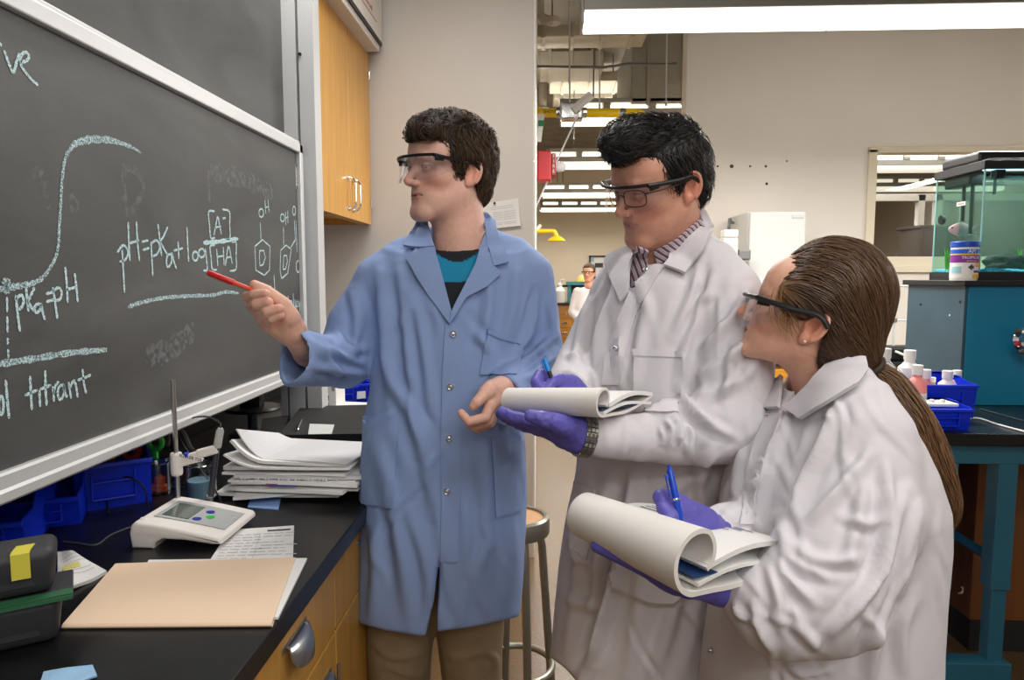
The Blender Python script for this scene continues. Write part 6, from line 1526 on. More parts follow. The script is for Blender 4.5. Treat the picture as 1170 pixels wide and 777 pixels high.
def head(M, neck_to, neck_r, skin, lips, brow, female=False, mouth=0.0016, h=0.0019, jaw=1.0, lid=.0022, chin_up=1.0):
    """head with face, neck reaching neck_to (world); returns verts, quads, colours in world space"""
    iM = M.inverted(); nb = np.array(iM @ Vector(neck_to)); s_ = M.to_scale()[0]
    lo = np.minimum([-.1, -.135, -.14], nb - neck_r*1.15/s_ - .01); hi = np.maximum([.1, .13, .14], nb + neck_r*1.15/s_ + .01)
    f = Field(lo, hi, h); j = jaw
    f.u(ell((0, .008, .035), (.075, .098, .083)))
    f.u(ell((0, -.04, .035), (.065, .053, .06)), .03)
    f.u(ell((0, -.033, -.028), (.058*j, .058, .072)), .03)
    for s in (-1, 1):
        f.u(cone((s*.05*j, -.002, -.055), (s*.02, -.070, -.099), .019*j, .015), .028)
        f.u(ell((s*.043, -.058, -.022), (.02, .02, .016)), .02)
    f.u(ell((0, -.03, -.075), (.045*j, .05, .028)), .03)
    f.u(cone((-.011, -.079, -.101), (.011, -.079, -.101), .0145 if not female else .0125), .022)
    f.u(cone(A((0, .022, -.05)), nb, neck_r*0.93/s_, neck_r*1.08/s_), .03)
    f.u(ell((0, -.0625, -.06), (.039, .027, .026)), .016)
    lf = 1.5 if female else 1.0
    for s in (-1, 1):
        f.s(ell((s*.033, -.101, .001), (.021, .019, .0125)), .016)
        br = .008 if not female else .005
        f.u(chain([(s*.05, -.068, .016), (s*.032, -.084, .0205), (s*.01, -.089, .0145)], [br*.8, br, br*.9]), .012)
    f.u(chain([(0, -.087, .008), (0, -.100, -.012), (0, -.1115, -.0285)], [.0064, .0076, .0092]), .008)
    f.u(ell((0, -.1095, -.0325), (.0105, .010, .0085)), .004)
    for s in (-1, 1):
        f.u(ell((s*.0115, -.0985, -.0345), (.0075, .0095, .0075)), .005)
        f.s(ell((s*.0062, -.105, -.0425), (.003, .005, .0045)), .002)
    f.u(chain([(-.028, -.0765, -.0604), (-.011, -.0905, -.0575), (0, -.0915, -.0582), (.011, -.0905, -.0575), (.028, -.0765, -.0604)], list(A([.002, .0034, .0030, .0034, .002])*lf)), .004)
    f.u(chain([(-.026, -.0775, -.0625), (-.010, -.0898, -.0662), (.010, -.0898, -.0662), (.026, -.0775, -.0625)], list(A([.002, .0040, .0040, .002])*lf)), .004)
    f.s(chain([(-.029, -.0790, -.0612), (-.013, -.0940, -.0618), (0, -.0965, -.0622), (.013, -.0940, -.0618), (.029, -.0790, -.0612)], [mouth*.5, mouth*.9, mouth, mouth*.9, mouth*.5]), .0015)
    for s in (-1, 1):    # lids round the eyeball, ears
        e = (s*.0315, -.0765, .0005)
        f.u(both(ell(e, (.0142, .0142, .0142)), half((0, -.08, lid), (0, .25, -1))), .003)
        f.u(both(ell(e, (.0138, .0138, .0138)), half((0, -.08, -.0034), (0, .2, 1))), .003)
        Re = np.array(Euler((math.radians(-14), 0, s*math.radians(-22))).to_matrix())
        ce = A((s*.0775, .014, -.008))
        f.u(ell(ce, (.0065, .0185, .031), Re), .006)
        loc = lambda x, y, z: tuple(ce + Re @ A((s*x, y, z)))
        f.s(ell(loc(.0085, -.003, -.002), (.0095, .0110, .0180), Re), .002); f.u(chain([loc(.0015, .006, .013), loc(.002, .0085, .0), loc(.002, .005, -.012)], [.003, .003, .0025]), .002)
        ring = [loc(.0045, .017*math.sin(a) + .001, .0275*math.cos(a) + .001) for a in np.linspace(-0.9, 2.5, 11)]
        f.u(chain(ring, [.0034]*11), .002)
        f.u(ell(loc(.002, -.004, -.0265), (.0055, .008, .009), Re), .005)
        f.u(ell(loc(.004, -.0145, -.004), (.0035, .003, .006), Re), .003)
    v, q = f.mesh(); v = relax(v, q, 1, .4)
    # albedo
    c = np.tile(A(lin(skin)), (len(v), 1))
    def blend(d, w, col, amt=1.0):
        nonlocal c
        k = (np.clip(1 - d/w, 0, 1)**0.8*amt)[:, None]; c = c*(1 - k) + A(lin(col))*k
    blush = tuple(A(skin)*A((1.0, .86, .84)))
    for s in (-1, 1):
        blend(ell((s*.04, -.07, -.03), (.016, .02, .014)).f(v), .02, blush, .55)
        blend(ell((s*.08, .014, -.008), (.008, .02, .033)).f(v), .008, tuple(A(skin)*A((1.0, .84, .8))), .6)
        bd = chain([(s*.053, -.066, .019), (s*.034, -.086, .0265), (s*.012, -.093, .021)], [.001, .0022, .0025]).f(v)
        blend(bd + .0012*vnoise(v*900, 4), .0045, brow, .9 if not female else .75)
        lash = np.abs(v[:, 2] - .004) + 6*np.maximum(0, np.abs(np.linalg.norm(v - A((s*.0315, -.0765, .0005)), axis=1) - .0138) - .0009)
        blend(lash, .0018, tuple(A(brow)*.7), .8)
    blend(ell((0, -.112, -.031), (.01, .008, .009)).f(v), .01, blush, .5)
    ml = np.minimum(chain([(-.027, -.079, -.0604), (-.011, -.0935, -.0578), (0, -.0942, -.0586), (.011, -.0935, -.0578), (.027, -.079, -.0604)], [.001, .003, .0028, .003, .001]).f(v),
                    chain([(-.025, -.080, -.0626), (-.010, -.0932, -.0660), (.010, -.0932, -.0660), (.025, -.080, -.0626)], [.001, .0035, .0035, .001]).f(v))
    blend(ml, .0024, lips, .6 if not female else .85)
    inside = chain([(-.026, -.079, -.0612), (0, -.0925, -.0622), (.026, -.079, -.0612)], [mouth*.5, mouth*.9, mouth*.5]).f(v)
    blend(inside, .0012, (70, 26, 26), .9)
    if not female:
        st = np.clip((-.05 - v[:, 2])/.03, 0, 1)*np.clip((-.0 - v[:, 1])/.03, 0, 1); k = (st*.12)[:, None]
        c = c*(1 - k) + A(lin(tuple(A(skin)*.6)))*k
    c *= (1 + .04*vnoise(v*160, 8))[:, None]
    if chin_up != 1:
        w = np.clip((.03 - v[:, 1])/.05, 0, 1); lo_ = np.minimum(v[:, 2] + .042, 0); v = v.copy(); v[:, 2] -= lo_*(1 - chin_up)*w
    return tf(M, v), q, c
def eyes(M, gaze, iris):
    out = []
    for s in (-1, 1):
        g = np.array(gaze, float); g /= np.linalg.norm(g)
        R = np.array(rot_to(Vector(g)))[:3, :3]; vs = []; cs = []; n = 20; k = 14
        for i in range(k + 1):
            th = math.pi*i/k*1.0
            for j in range(n):
                a = 2*math.pi*j/n; vs.append(R @ A((math.sin(th)*math.cos(a), math.sin(th)*math.sin(a), math.cos(th)))*.0125 + A((s*.0315, -.0765, .0005)))
                cs.append(lin((12, 10, 10)) if i <= 1 else lin(iris) if i <= 2 else lin((198, 188, 182)))
        fs = [(i*n + j, (i + 1)*n + j, (i + 1)*n + (j + 1) % n, i*n + (j + 1) % n) for i in range(k) for j in range(n)]
        out.append((tf(M, A(vs)), np.array(fs), A(cs)))
    return out
def goggles(parent, M, temple_drop=0.0, spectacles=None, out=0.0):
    mb = MB()
    def lens(u, v):
        x = -.074 + .148*u; y = -.118 + 5.2*x*x + .012*(1 - v)
        zlow = -.036 + .024*math.exp(-(x/.015)**2) + 1.8*x*x
        return M @ Vector((x, y, .022 + (zlow - .022)*v))
    mb.sheet(lens, 34, 12, .0016); 
    root = mb.build('safety_goggles', M_lensclear, parent, world=True, smooth=True)
    for s in (-1, 1):
        mb = MB(); mb.sheet(lambda u, v: M @ Vector((s*(.0745 + .006*u), -.089 + .042*u, .022 + (-.048)*v*(1 - .35*u))), 8, 6, .0014); mb.build('side_shield', M_lensclear, root, world=True, smooth=True)
    mb = MB(); mb.sheet(lambda u, v: M @ Vector((-.072 + .144*u, -.117 + 5.2*(-.072 + .144*u)**2 + .024*v, .0235 + .006*v)), 24, 3, .0012); mb.build('brow_shield', M_lensclear, root, world=True, smooth=True)
    mb = MB(); pts = [M @ Vector((x, -.1195 + 5.2*x*x, .0235)) for x in np.linspace(-.075, .075, 25)]; s0 = M.to_scale()[0]; mb.tube(pts, .0034*s0, 8); mb.build('brow_bar', M_gog, root, world=True, smooth=True)
    for s in (-1, 1):
        mb = MB(); pts = [(.075, -.0905, .0225), (.0785, -.075, .020), (.0805, -.05, .017), (.0825, -.02, .014), (.084, .006, .013), (.085, .020, .006), (.0845, .03, -.006)]
        pts = [M @ Vector((s*(x + out*min(1, (y + .09)/.04)), y, z + temple_drop*(y + .09))) for x, y, z in pts]; mb.tube(smooth_line(pts, 4), [.0052*s0]*9 + [.0042*s0]*16 if False else .0046*s0, 8); 
        mb.box((s*.077 - .003, -.088, .011), (s*.077 + .003, -.066, .0235), M, bev=.0012)
        mb.build('temple_arm', M_gog, root, world=True, smooth=True)
    if spectacles:
        sp = MB()
        for s in (-1, 1):
            sp.tube([M @ Vector((s*.034 + .025*math.copysign(abs(math.cos(a))**.6, math.cos(a)), -.1015 + 4.5*(s*.034 + .025*math.copysign(abs(math.cos(a))**.6, math.cos(a)))**2, -.004 + .0165*math.copysign(abs(math.sin(a))**.6, math.sin(a)))) for a in np.linspace(0, 2*math.pi, 25)[:-1]], .0011*s0, 6, closed=True)
            sp.tube([M @ Vector((s*.056, -.085, .004)), M @ Vector((s*.078, -.06, .006)), M @ Vector((s*.081, .01, .006))], .0013*s0, 6)
        sp.tube([M @ Vector((-.0105, -.1, .0)), M @ Vector((0, -.103, .003)), M @ Vector((.0105, -.1, .0))], .0012*s0, 6)
        sp.build('spectacle_frame', mat('spectacle_dark', (46, 30, 34), 0.3), parent, world=True, smooth=True)
    return root
def sample(v, q, n, keep=None):
    tri = np.concatenate([q[:, [0, 1, 2]], q[:, [0, 2, 3]]]); a, b, c = v[tri[:, 0]], v[tri[:, 1]], v[tri[:, 2]]
    ar = np.linalg.norm(np.cross(b - a, c - a), axis=1); i = RNG.choice(len(tri), n, p=ar/ar.sum()); r = RNG.random((n, 2)); sw = r.sum(1) > 1; r[sw] = 1 - r[sw]
    return a[i] + (b[i] - a[i])*r[:, :1] + (c[i] - a[i])*r[:, 1:]
def strands(name, M, v, q, n, flow, steps, dl, rad, lift, rgb, mats, parent, keep=None, spread=0.3, lift_end=0.0, vary=(.6, 1.45)):
    """hair lying along a surface (local v,q), following flow(p)"""
    bv = bvh_of(v, q); roots = sample(v, q, n); s0 = M.to_scale()[0]
    vs = []; fs = []; cs = []; k = 0
    for r in roots:
        if keep is not None and not keep(r): continue
        p = Vector(r); pts = []; st = steps + int(RNG.integers(-2, 3)); jit = RNG.normal(0, spread, 3); lf = lift*RNG.uniform(.2, 1.6)
        for i in range(max(3, st)):
            hit = bv.find_nearest(p)
            if hit[0] is None: break
            nrm = hit[1]
            pts.append(hit[0] + nrm*(lf*min(1, i/2) + lift_end*(i/st)**2))
            d = Vector(flow(hit[0])) + Vector(jit)*.35; d = d - nrm*d.dot(nrm)
            if d.length < 1e-6: break
            p = hit[0] + d.normalized()*dl
        if len(pts) < 3: continue
        m = len(pts); b = RNG.uniform(*vary); col = A(lin(rgb))*b
        for i, pt in enumerate(pts):
            a_ = pts[max(0, i - 1)]; b_ = pts[min(m - 1, i + 1)]; t = (b_ - a_).normalized(); hit = bv.find_nearest(pt); nrm = hit[1]
            x = t.cross(nrm); x = x.normalized() if x.length > 1e-6 else t.orthogonal().normalized(); y = x.cross(t)
            rr = rad*(1 - .75*(i/(m - 1))**2)*(.55 if i == 0 else 1)
            for an in (0, 2.09, 4.19): vs.append(pt + x*(rr*math.cos(an)) + y*(rr*.7*math.sin(an)))
            cs += [col]*3
        for i in range(m - 1):
            for jn in range(3): fs.append((k + i*3 + jn, k + i*3 + (jn + 1) % 3, k + (i + 1)*3 + (jn + 1) % 3, k + (i + 1)*3 + jn))
        k += 3*m
    return npmesh(name, tf(M, A([tuple(x) for x in vs])), np.array(fs), mats, parent, col=A(cs))
def limb(parts, pts, rs, skin, h=.004):
    lo = np.min(pts, 0) - max(rs) - .01; hi = np.max(pts, 0) + max(rs) + .01
    f = Field(lo, hi, h)
    for i in range(len(pts) - 1): f.u(cone(pts[i], pts[i + 1], rs[i], rs[i + 1]), .01)
    v, q = f.mesh(); v = relax(v, q, 2); parts.append((v, q, A(lin(skin))))
def hand(wrist_chain, wr, palm, fingers, skin=None, h=.0017, k=.006, nails=None):
    allp = np.concatenate([A(wrist_chain)] + [A(x[0]) for x in palm] + [A(x[0]) for x in fingers]); m = max(wr) + .012
    f = Field(allp.min(0) - m, allp.max(0) + m, h)
    f.u(chain(wrist_chain, wr))
    for p, r in palm: f.u(chain(p, r), .012)
    for p, r in fingers:
        g = Field.__new__(Field); f.u(chain(p, r), k*0.6)
    v, q = f.mesh(); v = relax(v, q, 2, .4)
    c = np.tile(A(lin(skin)), (len(v), 1)) if skin is not None else None
    if skin is not None:
        red = A(lin(tuple(A(skin)*A((1.0, .84, .8))))); nail = A(lin(tuple(np.minimum(255, A(skin)*A((1.04, 1.0, 1.0))))))
        for p, r in fingers:
            for pt, w in ((p[-1], .014), (p[1], .012), (p[2] if len(p) > 3 else p[1], .011)):
                d = np.linalg.norm(v - A(pt), axis=1); kk = np.clip(1 - d/w, 0, 1)[:, None]*.6; c = c*(1 - kk) + red*kk
        c *= (1 + .06*vnoise(v*220, 3))[:, None]
    return v, q, c
def hexa(pts, r0, r1, n=None):
    return (pts, list(np.linspace(r0, r1, len(pts))))
def snap(parent, bvh, spots, name='snap_button', r=.0075, m=None):
    for (x, y) in spots:
        d = ray(x, y).normalized(); hit = bvh.ray_cast(CC, d)
        if hit[0] is None: continue
        n = hit[1] if hit[1].dot(d) < 0 else -hit[1]
        mb = MB(); M = Matrix.Translation(hit[0] + n*.005) @ rot_to(n)
        mb.lathe([(r, -.004), (r, .0008), (r*.8, .0022), (r*.62, .0012), (r*.5, .0012), (r*.3, .002), (.0005, .002)], 18, M); mb.build(name, m or M_snap, parent, world=True, smooth=True)
def rows_px(rows, Y, ang=0.0, sx=1.0):
    out = []
    for (y, xl, xr, ry) in rows:
        a, b = P(xl, y, Y), P(xr, y, Y); out.append((a.z, (a.x + b.x)/2, Y, (b.x - a.x)/2*sx, ry, ang))
    return out
def cloth(f, strokes, mult=1.0, seed=1, wr=.0022, it=3, nrand=0, calm=()):
    v, q = f.mesh(); v = relax(v, q, it, .5); n = normals(v, q)
    v0, n0 = v.copy(), n
    s = vnoise(v*A((14, 14, 7)) + seed, seed)*.6 + vnoise(v*A((34, 34, 18)), seed + 5)*.3
    v = v + n*(s*wr)[:, None]; n = normals(v, q)
    v = folds(v, n, strokes, mult)
    if nrand:                      # many small creases
        r = random.Random(seed*17); px = proj(v); small = []
        for _ in range(nrand):
            i = r.randrange(len(v)); x, y = px[i]; a = r.gauss(math.pi/2, .4); l = r.uniform(40, 110); b = r.uniform(-10, 10)
            small.append(([(x, y), (x + l*.5*math.cos(a) + b, y + l*.5*math.sin(a)), (x + l*math.cos(a), y + l*math.sin(a))], r.uniform(3.6, 6.0), r.choice((-1, 1, 1))*r.uniform(.0015, .0038)))
        v = folds(v, normals(v, q), small, 1.0)
    v = relax(v, q, 1, .2); w = np.ones(len(v))
    for p, d_, l in calm:
        r = v0 - p; al = np.abs(r @ d_)/l; w = np.minimum(w, np.where((r*r).sum(1) < .013, np.clip(al - .25, 0, 1), 1))
    return v0 + (v - v0)*w[:, None], q
def shoes(parent, spots, yaw, m=M_shoe):
    for (x, y) in spots:
        t = MB(); f = Field((-.07, -.22, -.01), (.07, .12, .13), .006)
        f.u(cone((0, .04, .045), (0, -.13, .03), .045, .04, ((0, 0, 1), .8))); f.u(cone((0, .03, .05), (0, .035, .11), .045, .045), .03); f.i(half((0, 0, .004), (0, 0, -1)))
        v, q = f.mesh(); v = relax(v, q, 2); M = Matrix.Translation((x, y, 0)) @ Matrix.Rotation(math.radians(yaw), 4, 'Z')
        sh = npmesh('shoe', tf(M, v), q, m, parent); mb = MB(); mb.box((-.045, -.17, .0), (.045, .085, .012), M, bev=.004); mb.build('sole', M_blackm, sh, world=True)
def trousers(parent, legs, hip, m, rs=(.09, .078, .06), hr=(.15, .11, .13)):
    f = Field(A(hip) - A((.3, .25, 1.05)), A(hip) + A((.3, .25, .2)), .009)
    f.u(ell(hip, hr))
    for top, knee, ank in legs: f.u(chain([top, knee, ank], list(rs)), .03)
    f.i(half((0, 0, .035), (0, 0, -1)))
    return cloth(f, [], seed=9, wr=.003), m

# ------------------------------------------------------------------ man in the blue coat
def man_blue():
    Y0 = 1.62
    base = P(505, 600, Y0)
    t = thing('person', 'man in a blue lab coat and goggles pointing at the chalkboard with a red pen', 'person', (base.x, Y0, 0))
    skin = (226, 178, 158); lips = (196, 120, 112); brow = (58, 44, 34)
    # head
    M = head_matrix((.08, .014, -.008), P(541, 197, 1.56), -48, 1, 2, .96)
    nb = P(527, 292, 1.63)
    parts = [head(M, nb, .061, skin, lips, brow, mouth=.0034)]
    parts += eyes(M, (.08, -1, -.14), (90, 70, 50))
    # chest under the shirt, arms
    f = Field(A(nb) - .3, A(nb) + A((.3, .25, .1)), .008)
    f.u(ell(A(nb) + A((0, .01, -.2)), (.15, .085, .2))); f.u(cone(nb, A(nb) + A((-.12, .02, -.085)), .045, .035), .03); f.u(cone(nb, A(nb) + A((.12, .02, -.085)), .045, .035), .03)
    v, q = f.mesh(); parts.append((v, q, A(lin(skin))))
    K4 = lambda x, y, Y: px3(225 + x/6.47, 295 + y/6.47, Y)
    limb(parts, [px3(436, 325, 1.62), px3(395, 412, 1.60), px3(352, 402, 1.47), K4(760, 620, 1.42)], [.036, .036, .031, .027], skin)
    wr = [px3(352, 402, 1.46), K4(770, 640, 1.425), K4(715, 560, 1.40), K4(650, 470, 1.385)]
    palm = [([K4(700, 540, 1.40), K4(560, 400, 1.39), K4(480, 335, 1.385)], [.022, .020, .013]), ([K4(690, 560, 1.40), K4(570, 450, 1.39), K4(470, 400, 1.388)], [.021, .019, .013]),
            ([K4(680, 550, 1.398), K4(590, 490, 1.39), K4(490, 455, 1.386)], [.02, .018, .013]), ([K4(690, 540, 1.398), K4(600, 520, 1.39), K4(520, 500, 1.38)], [.02, .018, .013]),
            ([K4(720, 520, 1.39), K4(680, 420, 1.37), K4(640, 340, 1.362)], [.022, .019, .0145])]
    fin = [([K4(470, 330, 1.385), K4(372, 288, 1.362), K4(420, 268, 1.338), K4(510, 262, 1.330)], [.0115, .0108, .0098, .0085]),
           ([K4(470, 400, 1.388), K4(400, 352, 1.36), K4(440, 345, 1.332), K4(530, 325, 1.325)], [.0118, .011, .0105, .0092]),
           ([K4(490, 455, 1.386), K4(458, 425, 1.352), K4(520, 398, 1.325), K4(608, 374, 1.325)], [.0118, .011, .0102, .0092]),
           ([K4(520, 505, 1.38), K4(510, 470, 1.35), K4(555, 448, 1.33), K4(618, 425, 1.328)], [.011, .010, .0092, .0082]),
           ([K4(690, 440, 1.372), K4(610, 315, 1.358), K4(510, 238, 1.35), K4(425, 195, 1.346)], [.019, .0135, .0115, .0092])]
    parts.append(hand(wr, [.027, .026, .025, .022], palm, fin, skin))
    K5 = lambda x, y, Y: px3(515 + x/9.71, 420 + y/9.71, Y)
    limb(parts, [px3(602, 322, 1.64), px3(614, 402, 1.66), px3(588, 448, 1.50)], [.036, .036, .030], skin)
    wr = [px3(600, 438, 1.54), K5(590, 250, 1.46), K5(520, 300, 1.435)]
    palm = [([K5(560, 250, 1.45), K5(490, 330, 1.42), K5(440, 420, 1.40)], [.024, .019, .0125]), ([K5(560, 270, 1.455), K5(510, 360, 1.43), K5(460, 450, 1.42)], [.023, .018, .0125]),
            ([K5(570, 280, 1.46), K5(520, 390, 1.445), K5(475, 470, 1.44)], [.022, .017, .012]), ([K5(570, 280, 1.46), K5(530, 400, 1.455), K5(500, 480, 1.455)], [.021, .016, .0115]),
            ([K5(540, 220, 1.44), K5(450, 230, 1.415), K5(390, 275, 1.40)], [.022, .018, .015])]
    fin = [([K5(440, 420, 1.40), K5(385, 555, 1.385), K5(200, 600, 1.375), K5(118, 505, 1.38)], [.0118, .0108, .0095, .0082]),
           ([K5(460, 450, 1.42), K5(415, 600, 1.41), K5(260, 650, 1.402), K5(165, 560, 1.405)], [.0118, .0108, .0095, .0082]),
           ([K5(475, 470, 1.44), K5(425, 620, 1.432), K5(300, 680, 1.428), K5(215, 640, 1.43)], [.0112, .0104, .0092, .008]),
           ([K5(500, 480, 1.455), K5(450, 610, 1.455), K5(360, 660, 1.45), K5(300, 640, 1.45)], [.0105, .0095, .0085, .0075]),
           ([K5(420, 260, 1.405), K5(345, 330, 1.388), K5(290, 385, 1.38), K5(250, 428, 1.378)], [.0165, .0122, .0112, .0088])]
    parts.append(hand(wr, [.030, .027, .023], palm, fin, skin))
    unify(parts, 'body', M_skin, t)
    # trousers, shoes
    hip = P(503, 560, 1.65)
    lk, rk = P(456, 745, 1.63), P(538, 745, 1.64)
    (tv, tq), _ = trousers(t, [(P(462, 610, 1.65), lk, (lk.x, 1.66, .06)), (P(540, 610, 1.65), rk, (rk.x + .02, 1.66, .06))], hip, M_pants)
    tn = normals(tv, tq); tv = folds(tv, tn, [([(425, 735), (450, 752), (490, 745)], 4, .006), ([(560, 738), (530, 752), (508, 748)], 4, .006), ([(440, 760), (470, 772), (492, 768)], 4, .005), ([(550, 745), (565, 752), (566, 765)], 4, .007), ([(500, 740), (503, 760), (505, 777)], 3, -.006)])
    npmesh('trousers', tv, tq, M_pants, t)
    shoes(t, [(lk.x, 1.62), (rk.x + .02, 1.62)], 8)
    # shirt
    R1 = [(292, 450, 596, .07), (312, 436, 606, .088), (350, 432, 608, .106), (400, 432, 604, .112), (480, 425, 592, .115)]
    f = Field(A(P(400, 500, Y0)) - A((.05, .2, 0)), A(P(640, 262, Y0)) + A((.05, .2, .05)), .0036)
    f.u(stack(rows_px(R1, Y0))); f.u(cone(A(nb) + A((0, .0, -.02)), A(nb) + A((-.15, .0, -.05)), .06, .05), .04); f.u(cone(A(nb) + A((0, .0, -.02)), A(nb) + A((.15, .0, -.05)), .06, .05), .04)
    f.u(cone(A(nb), A(nb) + A((0, .01, .012)), .072), .02)
    f.s(cone(A(nb) + A((-.002, -.008, .006)), A(nb) + A((0, -.03, .12)), .066, .075), .004)
    v, q = f.mesh(); v = relax(v, q, 2)
    dn = np.abs(f_neck(v, A(nb)))
    zb = P(520, 322, Y0 - .1).z; px = proj(v)
    blk = (px[:, 1] < 271 + 18*np.clip(1 - ((px[:, 0] - 522)/32)**2, 0, 1) + 10) | (v[:, 2] < zb)
    c = np.where(blk[:, None], A(lin((22, 26, 34))), A(lin((18, 138, 178))))
    npmesh('shirt', v, q, M_shirt, t, col=c)
    # coat
    R = [(290, 446, 600, .08), (312, 430, 612, .1), (350, 424, 614, .12), (400, 426, 610, .127), (440, 425, 601, .128), (480, 418, 598, .132), (520, 414, 601, .138), (560, 413, 602, .142), (600, 414, 601, .148), (650, 413, 598, .153), (700, 411, 594, .158), (735, 410, 591, .16)]
    def field():
        f = Field((P(330, 400, 1.35).x - .06, 1.26, P(500, 735, 1.47).z), (P(645, 300, 1.65).x + .04, 1.86, P(500, 248, 1.6).z), .0048)
        f.u(stack(rows_px(R, Y0)))
        f.u(chain([px3(505, 280, 1.64), px3(462, 296, 1.63), px3(434, 320, 1.62)], [.045, .050, .054]), .03)
        f.u(chain([px3(545, 280, 1.64), px3(585, 294, 1.64), px3(604, 316, 1.64)], [.045, .050, .054]), .03)
        f.u(chain([px3(434, 320, 1.62), px3(404, 370, 1.61), px3(393, 412, 1.60)], [.054, .060, .062]), .02)
        f.u(chain([px3(393, 412, 1.60), px3(366, 412, 1.50), px3(336, 408, 1.40)], [.062, .057, .062]), .015)
        f.u(chain([px3(604, 316, 1.64), px3(611, 360, 1.65), px3(614, 400, 1.66)], [.054, .058, .059]), .02)
        f.u(chain([px3(614, 400, 1.66), px3(597, 432, 1.56), px3(575, 458, 1.46)], [.060, .054, .056]), .015)
        f.u(chain([px3(500, 272, 1.66), px3(525, 262, 1.67), px3(552, 268, 1.67)], [.03, .03, .03]), .03)
        return f
    f = field()
    bvf = field(); bv_, bq_ = bvf.mesh(); bv_ = relax(bv_, bq_, 3); bvh = bvh_of(bv_, bq_)
    # hollow cuffs
    ca, cb_ = px3(366, 412, 1.50), px3(336, 408, 1.40); d = (cb_ - ca)/np.linalg.norm(cb_ - ca)
    nrm = A((-.80, -.60, .22)); f.s(both(half(cb_ + d*.012, -nrm), ell(cb_ + d*.06, (.14, .14, .14))), .0)
    f.s(cone(ca + d*.02, cb_ + d*.12, .045, .056), .003); calm = [(cb_ + d*.012, nrm/np.linalg.norm(nrm), .035)]
    ca, cb_ = px3(597, 432, 1.56), px3(575, 458, 1.46); d = (cb_ - ca)/np.linalg.norm(cb_ - ca)
    f.s(both(half(cb_ + d*.0, -(d*.8 + A((-.3, -.1, .2)))), ell(cb_ + d*.05, (.10, .10, .10))), .0)
    f.s(cone(ca + d*.0, cb_ + d*.12, .042, .048), .003); e_ = d*.8 + A((-.3, -.1, .2)); calm.append((cb_, e_/np.linalg.norm(e_), .035))
    # open neck and front slit
    Kc = lambda x, y: (420 + x/3.2375, 240 + y/3.2375)
    V = [Kc(*p) for p in ((215, -20), (225, 60), (248, 150), (268, 220), (292, 310), (311, 385), (345, 320), (395, 225), (436, 110), (430, 30), (425, -20))]
    f.s(both(pixpoly(V), half((0, 1.60, 0), (0, 1, 0))), .003)
    f.s(cone(A(nb) + A((0, 0, -.02)), A(nb) + A((-.01, -.01, .12)), .070, .076), .004)
    f.s(both(pixpoly([(501.5, 640), (503.5, 640), (498, 740), (484, 740), (494, 690)]), half((0, 1.62, 0), (0, 1, 0))), .002)
    # hem
    f.s(both(pixpoly([(380, 713), (413, 713), (440, 721), (484, 727), (497, 722), (540, 716), (592, 705), (640, 700), (640, 800), (380, 800)]), half((0, 9, 0), (0, 1, 0))), .002)
    st = [([(432, 300), (440, 380), (446, 470)], 7, .007), ([(455, 300), (462, 360), (470, 440), (476, 520)], 6, .006), ([(436, 395), (452, 440), (480, 500), (498, 590)], 8, .008), ([(470, 330), (484, 400), (492, 470)], 6, .005),
          ([(430, 500), (445, 560), (460, 640), (470, 715)], 10, .008), ([(425, 590), (430, 650), (424, 716)], 8, .007), ([(458, 560), (485, 640), (492, 700)], 8, .006), ([(560, 300), (556, 360), (545, 420)], 7, .006), ([(590, 300), (586, 350), (575, 390)], 6, .006),
          ([(540, 380), (560, 400), (552, 440), (546, 480)], 6, .007), ([(545, 500), (556, 580), (550, 660)], 9, .006), ([(590, 500), (580, 570), (585, 640), (575, 705)], 9, .007), ([(530, 560), (536, 640), (528, 715)], 8, .005), ([(562, 610), (545, 660), (560, 710)], 8, .005),
          ([(402, 330), (408, 370), (402, 410)], 6, .007), ([(385, 380), (400, 400), (418, 400)], 5, .009), ([(372, 395), (395, 408), (420, 418)], 5, .009), ([(360, 420), (388, 424), (420, 428)], 5, .008), ([(352, 385), (372, 405), (388, 430)], 5, .007), ([(415, 320), (424, 370), (428, 420)], 5, -.006),
          ([(632, 320), (630, 360), (634, 395)], 6, .007), ([(612, 340), (604, 380), (590, 405)], 5, .007), ([(636, 380), (615, 400), (592, 418)], 5, .009), ([(637, 402), (618, 418), (598, 436)], 5, .008), ([(610, 330), (606, 350), (603, 372)], 4, -.006), ([(600, 425), (590, 440), (588, 455)], 4, .006)]
    v, q = cloth(f, st, 1.5, 3, nrand=50, calm=calm)
    coat = npmesh('lab_coat', v, q, M_blue, t)
    # hem slit line, lapels, collar, pockets, placket, snaps
    def pa(name, polys, off=.003, th=.003, step=4.0, lift=None):
        mb = MB()
        for p in polys: patch(mb, bv2 if lift is None else bvh, p, off, th, step, lift=lift)
        return mb.build(name, M_blue, coat, world=True, smooth=True, sharp=50)
    bv2 = bvh_of(v, q)
    lapel_l = [Kc(*p) for p in ((188, 150), (146, 182), (185, 250), (230, 322), (304, 420), (314, 385), (292, 300), (264, 195), (246, 138))]
    lapel_r = [Kc(*p) for p in ((438, 90), (465, 210), (492, 236), (440, 285), (366, 325), (332, 380), (306, 420), (313, 372), (345, 308), (398, 205), (428, 110))]
    pa('lapel', [lapel_l], .006, .004, 4, lambda x, y: .004*math.sin((x + y)*.05)); pa('lapel', [lapel_r], .006, .004, 4, lambda x, y: .004)
    col_l = [Kc(*p) for p in ((216, 36), (190, 60), (160, 100), (134, 142), (186, 154), (248, 142), (236, 95), (226, 50))]
    col_r = [Kc(*p) for p in ((412, 22), (440, 28), (462, 56), (490, 120), (518, 198), (465, 213), (446, 150), (436, 85), (422, 50))]
    pa('collar', [col_l], .009, .005, 4, lambda x, y: .003); pa('collar', [col_r], .009, .005, 4, lambda x, y: .003)
